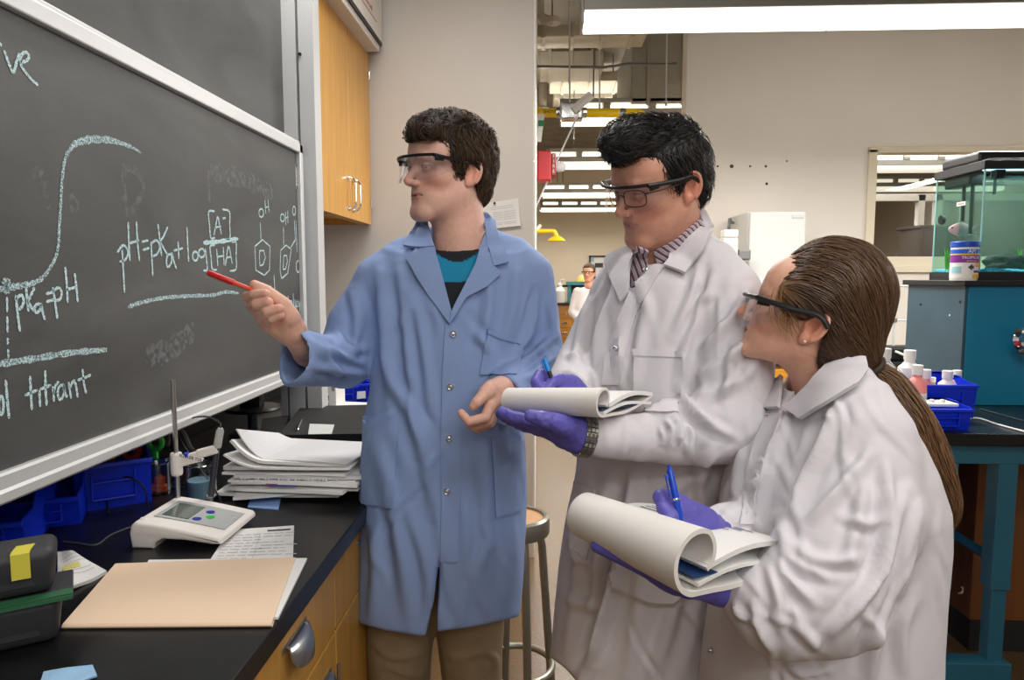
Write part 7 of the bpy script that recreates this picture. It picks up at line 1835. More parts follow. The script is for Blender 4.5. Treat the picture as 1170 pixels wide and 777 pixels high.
    pa('front_placket', [[(509, 370), (530, 366), (529, 440), (527, 520), (525, 600), (523, 642), (503.5, 642), (504, 560), (504.5, 480), (506, 420)]], .0015, .0025, 5)
    pa('chest_pocket', [[(557, 377), (595, 390), (598, 404), (590, 428), (548, 428)]], .002, .003, 5)
    pa('chest_pocket_band', [[(557, 375.5), (595, 388.5), (594, 394), (556, 381)]], .006, .003, 4)
    pa('hip_pocket', [[(416, 475), (456, 481), (453, 530), (448, 581), (414, 575)]], .002, .003, 5); pa('hip_pocket', [[(561, 500), (594, 497), (595, 583), (566, 591)]], .002, .003, 5)
    snap(coat, bv2, [(517.6, 381.5), (514.8, 441.5), (513, 500.5), (510.8, 561)])
    # hair
    f = Field((-.115, -.14, -.13), (.115, .14, .16), .003)
    f.u(ell((0, .012, .042), (.088, .110, .092))); f.u(ell((-.005, -.052, .082), (.062, .05, .038)), .02); f.u(ell((0, .056, -.022), (.064, .050, .062)), .03); f.u(ell((.02, -.075, .074), (.05, .03, .022)), .015); f.u(ell((-.03, -.01, .112), (.045, .05, .022)), .02)
    cut = [(-.2, .066), (-.105, .058), (-.075, .070), (-.052, .060), (-.043, .030), (-.034, .008), (-.030, -.020), (-.022, -.042), (-.008, -.040), (-.004, -.010), (.002, .012), (.016, .020), (.030, .010), (.034, -.02), (.036, -.055), (.050, -.088), (.2, -.092), (.2, -.2), (-.2, -.2)]
    f.s(polyx(cut), .006)
    v, q = f.mesh(); v = relax(v, q, 3); n = normals(v, q)
    wv = vnoise(v*A((36, 22, 36)), 2)*.5 + vnoise(v*A((80, 50, 80)), 3)*.35; v = v + n*(wv*.010)[:, None]
    M_h1 = mat('hair_brown', (52, 40, 30), 0.55, attr='Col', spec=0.22)
    hb = npmesh('hair', tf(M, v), q, M_h1, t, col=A(lin((44, 34, 26)))*np.ones((len(v), 1)))
    def flow(p):
        top = max(0, min(1, (p.z - .05)/.05)); fr = max(0, min(1, (-p.y)/.05))
        d = Vector((.55, -.75 + .5*(1 - fr), .15))*top + Vector((0, .35, -1))*(1 - top)
        w = math.sin(p.y*80 + p.x*60 + 2*math.sin(p.z*50))*.9
        return d + Vector((w*.5, 0, w*.3))
    strands('hair_locks', M, v, q, 3000, flow, 9, .0062, .0012, .005, (74, 58, 44), M_h1, hb, spread=.5, lift_end=.004)
    goggles(t, M)
    return t
def f_neck(v, nb): return np.linalg.norm((v - nb)[:, :2], axis=1)
man_blue()
c0, c1 = P(236.6, 311, 1.335), P(309, 339.5, 1.342)
def red_pen():
    d = (c1 - c0); L = d.length; M = Matrix.Translation(c0) @ rot_to(d)
    t = thing('marker_pen', 'red capped pen held in the pointing hand of the man in blue', 'pen', tuple(c0))
    mb = MB(); mb.lathe([(.0015, 0), (.0052, .002), (.0058, .006), (.0062, L*.42), (.0058, L*.425)], 16, M); cp = mb.build('cap', mat('pen_red', (205, 36, 34), .3), t, world=True, smooth=True)
    mb = MB(); mb.box((-.0015, -.0095, .01), (.0015, -.006, L*.40), M @ Matrix.Rotation(math.radians(35), 4, 'Z'), bev=.0006); mb.build('clip', mat('pen_clip_pale', (220, 190, 190), .3), cp, world=True)
    mb = MB(); mb.lathe([(.0046, L*.42), (.0046, L*.93), (.003, L*.94)], 14, M); mb.build('barrel', mat('pen_coral', (235, 92, 70), .35), t, world=True, smooth=True)
    mb = MB(); mb.lathe([(.0048, L*.93), (.0048, L*.985), (.003, L)], 14, M); mb.build('end_plug', mat('pen_cream', (214, 196, 130), .4), t, world=True, smooth=True)
red_pen()
# ------------------------------------------------------------------ man in the white coat
def striped(name, n):
    m = bpy.data.materials.new(name); m.use_nodes = True; nt = m.node_tree; b = nt.nodes['Principled BSDF']; b.inputs['Roughness'].default_value = .85
    tc = nt.nodes.new('ShaderNodeTexCoord'); dp = nt.nodes.new('ShaderNodeVectorMath'); dp.operation = 'DOT_PRODUCT'; dp.inputs[1].default_value = tuple(A(n)/np.linalg.norm(n)*105)
    fr = nt.nodes.new('ShaderNodeMath'); fr.operation = 'FRACT'; cr = nt.nodes.new('ShaderNodeValToRGB'); cr.color_ramp.interpolation = 'CONSTANT'; e = cr.color_ramp.elements
    e[0].position = 0; e[0].color = lin((116, 74, 90)) + (1,); e[1].position = .42; e[1].color = lin((208, 202, 206)) + (1,)
    for p, c in ((.62, (150, 126, 146)), (.72, (208, 202, 206))): q = e.new(p); q.color = lin(c) + (1,)
    nt.links.new(tc.outputs['Object'], dp.inputs[0]); nt.links.new(dp.outputs['Value'], fr.inputs[0]); nt.links.new(fr.outputs[0], cr.inputs[0]); nt.links.new(cr.outputs[0], b.inputs['Base Color'])
    return m
def man_white():
    Y0 = 1.42; an = math.radians(-38)
    base = P(760, 600, Y0)
    t = thing('person', 'dark haired man in a white lab coat writing in a notepad, looking down', 'person', (base.x, Y0, 0))
    skin = (208, 152, 128); lips = (180, 114, 102); brow = (24, 20, 20)
    M = head_matrix((.08, .014, -.008), P(791, 213, 1.31), -61, 19, 9, .92)
    nb = P(757, 298, 1.43)
    parts = [head(M, nb, .060, skin, lips, brow, mouth=.0022, lid=.0008)]
    parts += eyes(M, (-.1, -.8, -.45), (50, 34, 24))
    f = Field(A(nb) - .3, A(nb) + A((.3, .3, .1)), .008)
    f.u(ell(A(nb) + A((0, .0, -.22)), (.10, .08, .2))); f.u(cone(nb, A(nb) + A((-.07, .09, -.10)), .045, .03), .03); f.u(cone(nb, A(nb) + A((.10, -.07, -.09)), .045, .035), .03)
    v, q = f.mesh(); parts.append((v, q, A(lin(skin))))
    limb(parts, [px3(708, 346, 1.53), px3(668, 416, 1.52), px3(650, 446, 1.31)], [.028, .032, .026], skin)
    limb(parts, [px3(832, 348, 1.32), px3(835, 488, 1.22), px3(664, 499, 1.16)], [.040, .029, .024], skin)
    unify(parts, 'body', M_skin, t)
    # gloves: writing hand behind the pad, and the hand under the pad
    wr = [px3(656, 446, 1.33), px3(648, 447, 1.29)]
    palm = [([px3(650, 448, 1.30), px3(642, 444, 1.27), px3(636, 440, 1.255)], [.022, .019, .013]), ([px3(650, 452, 1.30), px3(642, 452, 1.265), px3(636, 452, 1.245)], [.022, .02, .013]),
            ([px3(652, 440, 1.30), px3(645, 436, 1.27)], [.018, .013])]
    fin = [([px3(634, 441, 1.258), px3(618, 429, 1.25), px3(613, 437, 1.232), px3(622, 447, 1.222)], [.0135, .0125, .011, .0095]),
           ([px3(634, 449, 1.252), px3(616, 442, 1.242), px3(612, 450, 1.226), px3(622, 456, 1.22)], [.0135, .012, .011, .0095]),
           ([px3(636, 456, 1.252), px3(620, 452, 1.24), px3(616, 460, 1.226), px3(624, 464, 1.22)], [.013, .0115, .0105, .009]),
           ([px3(640, 462, 1.255), px3(626, 460, 1.245), px3(622, 466, 1.232), px3(628, 470, 1.226)], [.012, .0105, .0095, .0085]),
           ([px3(648, 438, 1.28), px3(640, 434, 1.255), px3(632, 436, 1.236), px3(626, 443, 1.225)], [.014, .0125, .0115, .0095])]
    v, q, _ = hand(wr, [.030, .027], palm, fin); npmesh('glove', v, q, M_glove, t)
    wr = [px3(678, 500, 1.165), px3(664, 498, 1.162), px3(650, 494, 1.162)]
    palm = [([px3(662, 496, 1.155), px3(640, 489, 1.145), px3(622, 485, 1.135)], [.024, .019, .0135]), ([px3(660, 499, 1.16), px3(640, 494, 1.16), px3(620, 490, 1.155)], [.024, .02, .0135]),
            ([px3(660, 499, 1.17), px3(640, 493, 1.18), px3(620, 488, 1.18)], [.023, .019, .013]), ([px3(660, 498, 1.18), px3(640, 491, 1.20), px3(622, 486, 1.205)], [.022, .018, .0125]),
            ([px3(658, 492, 1.15), px3(646, 487, 1.125), px3(636, 483, 1.115)], [.02, .018, .0145])]
    fin = [([px3(622, 485, 1.135), px3(600, 480, 1.14), px3(585, 476, 1.15), px3(574, 471, 1.158)], [.0135, .012, .0108, .0095]), ([px3(620, 490, 1.155), px3(598, 485, 1.165), px3(583, 479, 1.175), px3(572, 473, 1.185)], [.0135, .012, .0108, .0095]),
           ([px3(620, 488, 1.18), px3(600, 484, 1.19), px3(585, 478, 1.2), px3(576, 472, 1.205)], [.013, .0115, .0105, .009]), ([px3(622, 486, 1.205), px3(606, 481, 1.215), px3(595, 476, 1.22), px3(588, 472, 1.225)], [.012, .0105, .0095, .0085]),
           ([px3(640, 484, 1.117), px3(626, 480, 1.105), px3(615, 477.5, 1.10), px3(606, 475.5, 1.10)], [.016, .0135, .0125, .0105])]
    v, q, _ = hand(wr, [.029, .031, .028], palm, fin); v = v + normals(v, q)*(.0011*vnoise(v*A((160, 160, 160)), 5))[:, None]; npmesh('glove', v, q, M_glove, t)
    # wrist watch
    a, b = px3(672, 499, 1.165), px3(662, 497, 1.160); ax = (a - b)/np.linalg.norm(a - b); Mw = Matrix.Translation((a + b)/2) @ rot_to(Vector(ax)); mb = MB()
    n = 26
    for k in range(n):
        th = 2*math.pi*k/n; Mk = Mw @ Matrix.Rotation(th, 4, 'Z') @ Matrix.Translation((.0345, 0, 0))
        mb.box((-.0018, -.0036, -.0105), (.0018, .0036, -.004), Mk, bev=.0008); mb.box((-.0022, -.0036, -.0035), (.0022, .0036, .0035), Mk, bev=.0008); mb.box((-.0018, -.0036, .004), (.0018, .0036, .0105), Mk, bev=.0008)
    mb.lathe([(.0335, -.0095), (.0335, .0095)], 30, Mw, cap=False)
    w = mb.build('wristwatch', mat('watch_steel', (150, 146, 138), .28, .95), t, world=True)
    # trousers and shoes below the coat
    hip = P(735, 560, 1.45)
    zf = .06; (tv, tq), _ = trousers(t, [((hip.x - .05, 1.48, hip.z - .05), (hip.x - .05, 1.48, .5), (hip.x - .05, 1.52, zf)), ((hip.x + .08, 1.40, hip.z - .05), (hip.x + .09, 1.37, .5), (hip.x + .09, 1.42, zf))], tuple(hip), None, hr=(.11, .09, .12))
    npmesh('trousers', tv, tq, mat('trousers_dark', (54, 56, 66), .85, var=.08, vscale=30), t); shoes(t, [(hip.x - .05, 1.48), (hip.x + .09, 1.38)], -40)
    # striped shirt
    R1 = [(306, 738, 784, .06), (330, 728, 808, .075), (380, 712, 822, .095), (460, 700, 828, .1), (540, 696, 815, .105)]
    f = Field(A(P(640, 560, Y0)) - A((.05, .3, 0)), A(P(860, 250, Y0)) + A((.08, .2, .02)), .005)
    f.u(stack(rows_px(R1, Y0, an))); f.u(cone(A(nb) + A((0, 0, -.03)), A(nb) + A((-.05, .04, -.07)), .06, .045), .03); f.u(cone(A(nb) + A((0, 0, -.03)), A(nb) + A((.05, -.04, -.07)), .06, .045), .03)
    f.u(cone(A(nb) + A((0, .012, -.02)), A(nb) + A((.012, .03, .035)), .076, .070), .015)
    f.s(cone(A(nb) + A((0, 0, -.02)), A(nb) + A((.006, .02, .14)), .063, .064), .003)
    Ks = lambda x, y: (620 + x/2.775, 240 + y/2.775)
    f.s(both(pixpoly([Ks(*p) for p in ((345, 215), (332, 150), (342, 90), (372, 90), (372, 165))]), half((0, 1.42, 0), (0, 1, 0))), .003)
    v, q = f.mesh(); v = relax(v, q, 2)
    shirt = npmesh('shirt', v, q, striped('shirt_stripes', (.8, -.6, .1)), t)
    hv, hq = parts[0][0], parts[0][1]; bvs = bvh_of(np.concatenate([v, hv]), np.concatenate([q, hq + len(v)]))
    for poly, nrm in (([(300, 112), (334, 125), (328, 190), (286, 250), (288, 165)], (.95, .0, .3)), ([(494, 28), (506, 52), (440, 115), (384, 168), (364, 166), (352, 128), (420, 92)], (.5, .1, .85))):
        mb = MB(); patch(mb, bvs, [Ks(*p) for p in poly], .005, .003, 2.5)
        mb.build('shirt_collar', striped('collar_stripes', nrm), shirt, world=True, smooth=True, sharp=50)
    # coat
    R = [(298, 722, 798, .08), (322, 704, 836, .115), (350, 692, 848, .13), (400, 676, 858, .145), (440, 664, 862, .148), (500, 660, 862, .15), (545, 656, 856, .152), (600, 645, 850, .158), (660, 637, 845, .165), (720, 632, 840, .17), (780, 626, 836, .175), (850, 616, 830, .18)]
    def field():
        lo = (P(618, 600, 1.42).x - .06, 1.04, P(700, 800, 1.42).z); hi = (P(880, 400, 1.30).x + .12, 1.72, P(760, 235, 1.42).z)
        f = Field(lo, hi, .005)
        f.u(stack(rows_px(R, Y0, an, 1.0)))
        f.u(chain([px3(737, 292, 1.46), px3(716, 312, 1.49), px3(704, 334, 1.52)], [.045, .048, .050]), .03)
        f.u(chain([px3(788, 286, 1.41), px3(814, 304, 1.36), px3(832, 336, 1.32)], [.045, .050, .056]), .03)
        f.u(chain([px3(704, 334, 1.52), px3(680, 382, 1.53), px3(666, 418, 1.52)], [.050, .055, .056]), .02)
        f.u(chain([px3(666, 418, 1.52), px3(653, 440, 1.42), px3(650, 446, 1.34)], [.058, .052, .046]), .015)
        f.u(chain([px3(832, 336, 1.32), px3(842, 410, 1.26), px3(834, 482, 1.22)], [.057, .066, .070]), .02)
        f.u(chain([px3(836, 482, 1.22), px3(800, 492, 1.205), px3(766, 495, 1.195)], [.070, .060, .056]), .015)
        f.u(chain([px3(776, 497, 1.197), px3(735, 500, 1.185), px3(683, 500, 1.167)], [.046, .042, .035]), .003)
        return f
    f = field(); b_ = field(); bv_, bq_ = b_.mesh(); bv_ = relax(bv_, bq_, 3); bvh = bvh_of(bv_, bq_)
    V = [Ks(*p) for p in ((290, 40), (300, 110), (282, 160), (278, 200), (276, 262), (300, 232), (330, 178), (360, 168), (385, 172), (440, 120), (505, 60), (500, 20), (480, -20), (380, -40))]
    f.s(both(pixpoly(V), half((0, 1.40, 0), (0, 1, 0))), .003)
    f.s(cone(A(nb) + A((0, .0, -.02)), A(nb) + A((.01, .02, .12)), .078, .085), .004)
    f.s(both(pixpoly([(590, 752), (630, 752), (645, 762), (660, 778), (700, 830), (590, 830)]), half((0, 9, 0), (0, 1, 0))), .003)
    st = [([(690, 330), (684, 380), (678, 430)], 6, .008), ([(672, 345), (662, 385), (655, 420)], 6, .008), ([(715, 340), (708, 400), (706, 440)], 7, .006), ([(742, 330), (730, 390), (722, 450)], 7, .006), ([(800, 300), (790, 340), (770, 385)], 7, .008),
          ([(818, 310), (802, 350), (784, 400), (776, 440)], 6, .009), ([(790, 360), (800, 345), (815, 335)], 5, .006), ([(855, 330), (835, 365), (800, 400)], 6, .010), ([(868, 370), (845, 400), (800, 430)], 6, .010), ([(870, 400), (840, 440), (790, 455)], 7, .010),
          ([(860, 350), (835, 420), (828, 470)], 7, .008), ([(775, 440), (790, 470), (820, 490)], 5, .010), ([(775, 455), (800, 480), (840, 500)], 5, .009), ([(760, 480), (768, 492), (764, 510)], 3.5, .010), ([(772, 474), (778, 492), (774, 512)], 3.5, .009), ([(784, 478), (790, 498), (786, 516)], 4, .009),
          ([(755, 488), (758, 498), (756, 508)], 3, .007), ([(690, 545), (686, 640), (680, 760)], 8, .008), ([(725, 530), (712, 620), (686, 720), (664, 775)], 7, .016), ([(705, 540), (694, 640), (668, 760)], 6, -.010), ([(800, 540), (770, 560), (750, 600)], 8, .009), ([(820, 510), (800, 545), (806, 600)], 7, .009), ([(760, 560), (740, 640), (716, 770)], 9, .008),
          ([(790, 620), (770, 700), (745, 775)], 9, .008), ([(650, 560), (660, 640), (648, 740)], 7, .006), ([(640, 600), (665, 640), (690, 650)], 6, .006), ([(640, 680), (665, 690), (690, 700)], 7, .005), ([(800, 660), (790, 720), (780, 777)], 8, .007), ([(645, 405), (660, 412), (676, 430)], 4, .007), ([(642, 425), (655, 428), (668, 438)], 4, .007)]
    v, q = cloth(f, st, 1.4, 6, nrand=60)
    coat = npmesh('lab_coat', v, q, M_coatw, t); bv2 = bvh_of(v, q)
    def pa(name, poly, off, th, step=4.0, b=None, lift=None):
        mb = MB(); patch(mb, b or bv2, poly, off, th, step, lift=lift); return mb.build(name, M_coatw, coat, world=True, smooth=True, sharp=50)
    pa('collar', [Ks(*p) for p in ((482, 8), (510, 22), (536, 72), (516, 130), (450, 210), (384, 182), (410, 150), (470, 88), (500, 52))], .008, .005, 3.5, bvh, lambda x, y: .004)
    pa('collar', [Ks(*p) for p in ((288, 112), (258, 128), (214, 150), (206, 172), (238, 245), (256, 292), (276, 262), (281, 200), (290, 152))], .007, .005, 3.5, bvh, lambda x, y: .003)
    pa('front_placket', [Ks(*p) for p in ((326, 176), (384, 182), (352, 230), (312, 300), (280, 380), (258, 450), (244, 555), (188, 555), (198, 470), (212, 430), (230, 372), (274, 268))], .002, .003, 5)
    pa('chest_pocket', [Ks(*p) for p in ((293, 442), (446, 449), (440, 540), (428, 642), (286, 640))], .002, .003, 5); pa('pocket_band', [Ks(*p) for p in ((292, 441), (447, 448), (445, 468), (292, 461))], .0055, .002, 4)
    pa('hip_pocket', [(657, 550), (680, 560), (677, 610), (670, 640), (652, 626), (653, 580)], .002, .003, 5)
    pa('hip_pocket', [(688, 665), (702, 610), (750, 625), (796, 660), (770, 690), (742, 688)], .002, .003, 5)
    snap(coat, bv2, [(704.8, 309), (739.6, 309), (705.3, 398)], 'snap_stud', .0055)
    # hair: dark, short sides, raised front
    f = Field((-.12, -.16, -.13), (.12, .14, .18), .003)
    f.u(ell((0, .012, .040), (.084, .106, .090))); f.u(ell((0, -.050, .100), (.062, .068, .044)), .02); f.u(ell((0, -.084, .094), (.046, .028, .024)), .02); f.u(ell((0, .06, -.02), (.062, .050, .06)), .03)
    cut = [(-.2, .075), (-.12, .070), (-.098, .062), (-.070, .070), (-.050, .058), (-.042, .030), (-.036, .010), (-.032, -.010), (-.022, -.030), (-.008, -.026), (-.004, -.006), (.002, .012), (.016, .022), (.030, .012), (.034, -.02), (.040, -.05), (.052, -.085), (.2, -.09), (.2, -.2), (-.2, -.2)]
    f.s(polyx(cut), .006)
    v, q = f.mesh(); v = relax(v, q, 3); n = normals(v, q); wv = vnoise(v*A((50, 34, 50)), 2)*.5 + vnoise(v*A((120, 70, 120)), 3)*.4; topw = np.clip((v[:, 2] - .05)/.05, .25, 1); v = v + n*(wv*.006*topw)[:, None]
    M_h2 = mat('hair_black', (22, 19, 18), .45, attr='Col', spec=.4)
    hb = npmesh('hair', tf(M, v), q, M_h2, t, col=A(lin((20, 17, 16)))*np.ones((len(v), 1)))
    def flow(p):
        top = max(0, min(1, (p.z - .055)/.04)); return Vector((.25, -1, .35))*top + Vector((0, .35, -1))*(1 - top)
    strands('hair_strands', M, v, q, 2600, flow, 7, .006, .0011, .003, (34, 30, 28), M_h2, hb, spread=.6, lift_end=.008)
    goggles(t, M, spectacles=True)
man_white()
def blue_pen(label, a, b, body, r=.0045, clicker=False):
    d = b - a; L = d.length; M = Matrix.Translation(a) @ rot_to(d)
    t = thing('pen', label, 'pen', tuple(a)); m = mat('pen_blue_%d' % body[2], body, .25)
    if clicker:
        mb = MB(); mb.lathe([(.002, -.006), (.0026, 0), (.0026, .004)], 12, M); mb.build('push_button', m, t, world=True)
        mb = MB(); mb.lathe([(r*.8, 0), (r, .004), (r*1.05, L*.55), (r*.95, L*.85), (.0012, L)], 16, M); mb.build('barrel', m, t, world=True, smooth=True)
        mb = MB(); mb.box((-.0022, -r - .004, .006), (.0022, -r - .0025, .038), M @ Matrix.Rotation(math.radians(-60), 4, 'Z'), bev=.0007); mb.box((-.002, -r - .003, .006), (.002, 0, .012), M @ Matrix.Rotation(math.radians(-60), 4, 'Z')); mb.build('clip', m, t, world=True)
        mb = MB(); mb.lathe([(r*1.08, L*.52), (r*1.12, L*.54), (r*1.08, L*.56)], 16, M); mb.build('ring', M_chrome, t, world=True)
    else:
        mb = MB(); mb.lathe([(r*.8, 0), (r, .002), (r*1.02, L*.3), (r, L*.34)], 16, M); mb.build('cap', m, t, world=True, smooth=True)
        mb = MB(); mb.lathe([(r*.9, L*.33), (r*.9, L*.85), (.001, L)], 16, M); mb.build('barrel', M_black, t, world=True, smooth=True)
        mb = MB(); mb.box((-.0016, -r - .003, .002), (.0016, -r - .0018, L*.3), M @ Matrix.Rotation(math.radians(-50), 4, 'Z'), bev=.0005); mb.build('clip', m, t, world=True)
blue_pen('black pen with bright blue end in the gloved hand of the man in white', P(622, 410, 1.238), P(637, 452, 1.226), (20, 130, 215))
# ------------------------------------------------------------------ notepads with pages rolled over
def notepad(label, axL, axR, r, depth, grow, away_tilt=0.0, thick=.008, inner=True):
    a = Vector(axL); b = Vector(axR); ax = (b - a).normalized(); up = Vector((0, 0, 1)); aw = up.cross(ax); aw.z = 0; aw.normalize()
    if aw.y < 0: aw = -aw
    L = (b - a).length; c0_ = a
    t = thing('notepad', label, 'notepad', tuple((a + b)/2 - Vector((0, 0, r + thick))))
    def place(u, s_, z): return c0_ + ax*(u*L) + (aw*s_ + up*z)*(1 + grow*u)
    # rolled pages: from under the pad, round the front edge, over the top and curling in
    prof = [(depth*.98, -r*.62), (depth*.75, -r*.95), (depth*.45, -r*1.2), (.025, -r*1.08)]
    for an in np.linspace(-90, -300, 22): prof.append((r*1.0*math.cos(math.radians(an)) , r*math.sin(math.radians(an))))
    for k, an in enumerate(np.linspace(-300, -400, 9)[1:]): rr = r*(1 - .055*(k + 1)); prof.append((rr*math.cos(math.radians(an)) - 0*k, rr*math.sin(math.radians(an))))
    prof = [(-0 + x, z) if False else (x, z) for x, z in prof]
    pr = smooth_line(prof, 3)
    def prof_at(v):
        i = v*(len(pr) - 1); k = min(int(i), len(pr) - 2); q = i - k; return pr[k][0]*(1 - q) + pr[k + 1][0]*q, pr[k][1]*(1 - q) + pr[k + 1][1]*q
    def fn(u, v):
        x, z = prof_at(v); return place(u, x, z)
    mb = MB(); mb.sheet(fn, 10, 110, thick); mb.build('rolled_pages', mat('pad_paper', (226, 222, 216), .75, var=.015, vscale=4, stretch=(1, 1, 30)), t, world=True, smooth=True, sharp=50)
    # block of remaining pages, blue inner cover
    blk = MB(); blk.sheet(lambda u, v: place(u, .015 + (depth - .015)*v + .0, -r*.15 + .010*math.sin(v*3.0) - .22*r*v), 6, 14, .007); blk.build('page_block', M_paper, t, world=True)
    mb = MB(); mb.sheet(lambda u, v: place(u*.99 + .005, -.004 + (depth*.92)*v, -r*.42 - .012*v), 4, 6, .0012); mb.build('blue_cover', mat('cover_blue', (24, 60, 110), .4), t, world=True)
    mb = MB(); mb.sheet(lambda u, v: place(u, .0 + depth*.97*v, -r*.62 - .10*r*v + .006*math.sin(v*4)), 4, 10, .005); mb.build('lower_pages', M_paper, t, world=True)
    mb = MB()
    for k in range(9):
        y = .03 + k*(depth - .04)/9; mb.sheet(lambda u, v: place(.1 + .75*u*(.6 + .4*math.sin(k*3.3)**2), y + .0025*v, -r*.15 + .010*math.sin((y - .015)/(depth - .015)*3.0) - .22*r*(y - .015)/(depth - .015) + .0008), 4, 1)
    mb.build('handwriting', mat('ink_blue', (110, 116, 150), .8), t, world=True)
    return t
notepad('white notepad with pages rolled over, held by the dark haired man', P(581, 457, 1.215), P(690, 460, 1.105), .0215, .155, .12, thick=.0045)
# ------------------------------------------------------------------ woman with the ponytail
def woman():
    Y0 = 1.15
    base = P(935, 600, Y0)
    t = thing('person', 'young woman with a ponytail in a white lab coat holding a rolled notepad', 'person', (base.x, Y0, 0))
    skin = (226, 172, 146); lips = (172, 92, 90); brow = (84, 62, 46)
    M = head_matrix((.08, .014, -.008), P(932, 374, 1.10), -113, -20, -2, .94)
    nb = P(945, 452, 1.175)
    parts = [head(M, nb, .050, skin, lips, brow, female=True, mouth=.0022, jaw=.95, chin_up=.78)]
    parts += eyes(M, (.05, -1, .12), (80, 60, 44))
    f = Field(A(nb) - A((.25, .3, .35)), A(nb) + A((.25, .3, .08)), .008)
    f.u(ell(A(nb) + A((0, .0, -.2)), (.085, .13, .18))); f.u(cone(nb, A(nb) + A((.01, -.09, -.07)), .04, .034), .03); f.u(cone(nb, A(nb) + A((.01, .09, -.07)), .04, .034), .03)
    v, q = f.mesh(); parts.append((v, q, A(lin(skin))))
    limb(parts, [px3(985, 500, 1.01), px3(925, 690, .93), px3(850, 676, .95)], [.036, .034, .024], skin)
    limb(parts, [px3(945, 490, 1.31), px3(868, 612, 1.26), px3(815, 605, 1.03)], [.042, .035, .025], skin)
    # ear stud
    unify(parts, 'body', M_skin, t)
    mb = MB(); e = M @ Vector((.0835, .008, -.036)); mb.lathe([(.0005, -.0022), (.0019, -.001), (.0022, 0), (.0019, .0012), (.0005, .0022)], 12, Matrix.Translation(e)); mb.build('ear_stud', mat('stud_pearl', (240, 232, 220), .2), t, world=True, smooth=True)
    # gloves
    K = lambda x, y, Y: px3(640 + x/4.315, 540 + y/4.315, Y)
    wr = [px3(826, 606, 1.03), K(735, 300, 1.01), K(715, 255, 1.00)]
    palm = [([K(715, 270, 1.005), K(685, 220, .995), K(650, 190, .985)], [.018, .0145, .0118]), ([K(700, 290, 1.0), K(660, 250, .985), K(620, 220, .975)], [.018, .0145, .0118]), ([K(690, 300, 1.0), K(650, 280, .98), K(610, 260, .968)], [.02, .017, .012]),
            ([K(690, 310, 1.0), K(650, 310, .98), K(615, 300, .965)], [.019, .016, .0115]), ([K(715, 250, 1.01), K(650, 190, 1.0), K(600, 180, .992)], [.017, .0145, .0125])]
    fin = [([K(650, 190, .985), K(555, 172, .97), K(512, 178, .96), K(545, 215, .95)], [.0128, .0118, .0105, .0092]), ([K(620, 220, .975), K(560, 205, .955), K(540, 235, .945), K(565, 265, .945)], [.0125, .0112, .0102, .009]),
           ([K(610, 260, .968), K(560, 255, .95), K(545, 280, .942), K(570, 300, .945)], [.0118, .0105, .0096, .0085]), ([K(615, 300, .965), K(575, 295, .95), K(562, 315, .945), K(580, 330, .948)], [.011, .0098, .009, .008]),
           ([K(640, 185, .995), K(560, 128, .985), K(498, 122, .975), K(520, 175, .962)], [.0135, .0125, .0122, .0098])]
    v, q, _ = hand(wr, [.026, .026, .023], palm, fin); npmesh('glove', v, q, M_glove, t)
    wr = [px3(862, 680, .94), px3(836, 672, .945), px3(822, 669, .945)]
    palm = [([px3(822, 670, .94), px3(796, 668, .93), px3(766, 665, .912)], [.022, .018, .0125]), ([px3(822, 670, .95), px3(798, 667, .945), px3(768, 667, .93)], [.022, .018, .0125]), ([px3(822, 668, .96), px3(798, 664, .96), px3(772, 665, .948)], [.021, .018, .012]),
            ([px3(824, 668, .97), px3(802, 662, .975), px3(780, 664, .963)], [.02, .016, .0115]), ([px3(822, 670, .94), px3(804, 668, .925), px3(788, 672, .912)], [.019, .016, .0135])]
    fin = [([px3(766, 664, .912), px3(728, 645, .928), px3(702, 633, .952), px3(682, 624, .975)], [.0128, .0112, .0102, .0092]), ([px3(768, 666, .93), px3(735, 649, .95), px3(712, 638, .975), px3(692, 629, .998)], [.0125, .011, .01, .009]),
           ([px3(772, 664, .948), px3(744, 650, .97), px3(724, 640, .992), px3(708, 632, 1.01)], [.0118, .0105, .0096, .0085]), ([px3(780, 663, .963), px3(758, 650, .98), px3(742, 640, .998), px3(730, 634, 1.01)], [.011, .0098, .009, .008]),
           ([px3(788, 671, .912), px3(772, 670, .908), px3(758, 664, .912), px3(748, 659, .92)], [.014, .0122, .0112, .0092])]
    v, q, _ = hand(wr, [.026, .026, .024], palm, fin); npmesh('glove', v, q, M_glove, t)
    hip = P(930, 700, 1.16)
    (tv, tq), _ = trousers(t, [((hip.x, 1.24, hip.z - .05), (hip.x - .01, 1.24, .47), (hip.x + .02, 1.24, .06)), ((hip.x, 1.07, hip.z - .05), (hip.x - .01, 1.07, .47), (hip.x + .02, 1.07, .06))], tuple(hip), None, (.085, .07, .055))
    npmesh('trousers', tv, tq, mat('trousers_dark', (54, 56, 66), .85), t); shoes(t, [(hip.x + .0, 1.24), (hip.x + .0, 1.07)], -88)
    # coat
    R = [(438, 912, 990, .10), (460, 894, 1012, .15), (490, 868, 1030, .175), (520, 846, 1046, .185), (560, 832, 1060, .19), (600, 826, 1062, .19), (650, 824, 1056, .195), (700, 816, 1052, .2), (760, 808, 1050, .205), (840, 798, 1050, .21), (900, 792, 1052, .215)]
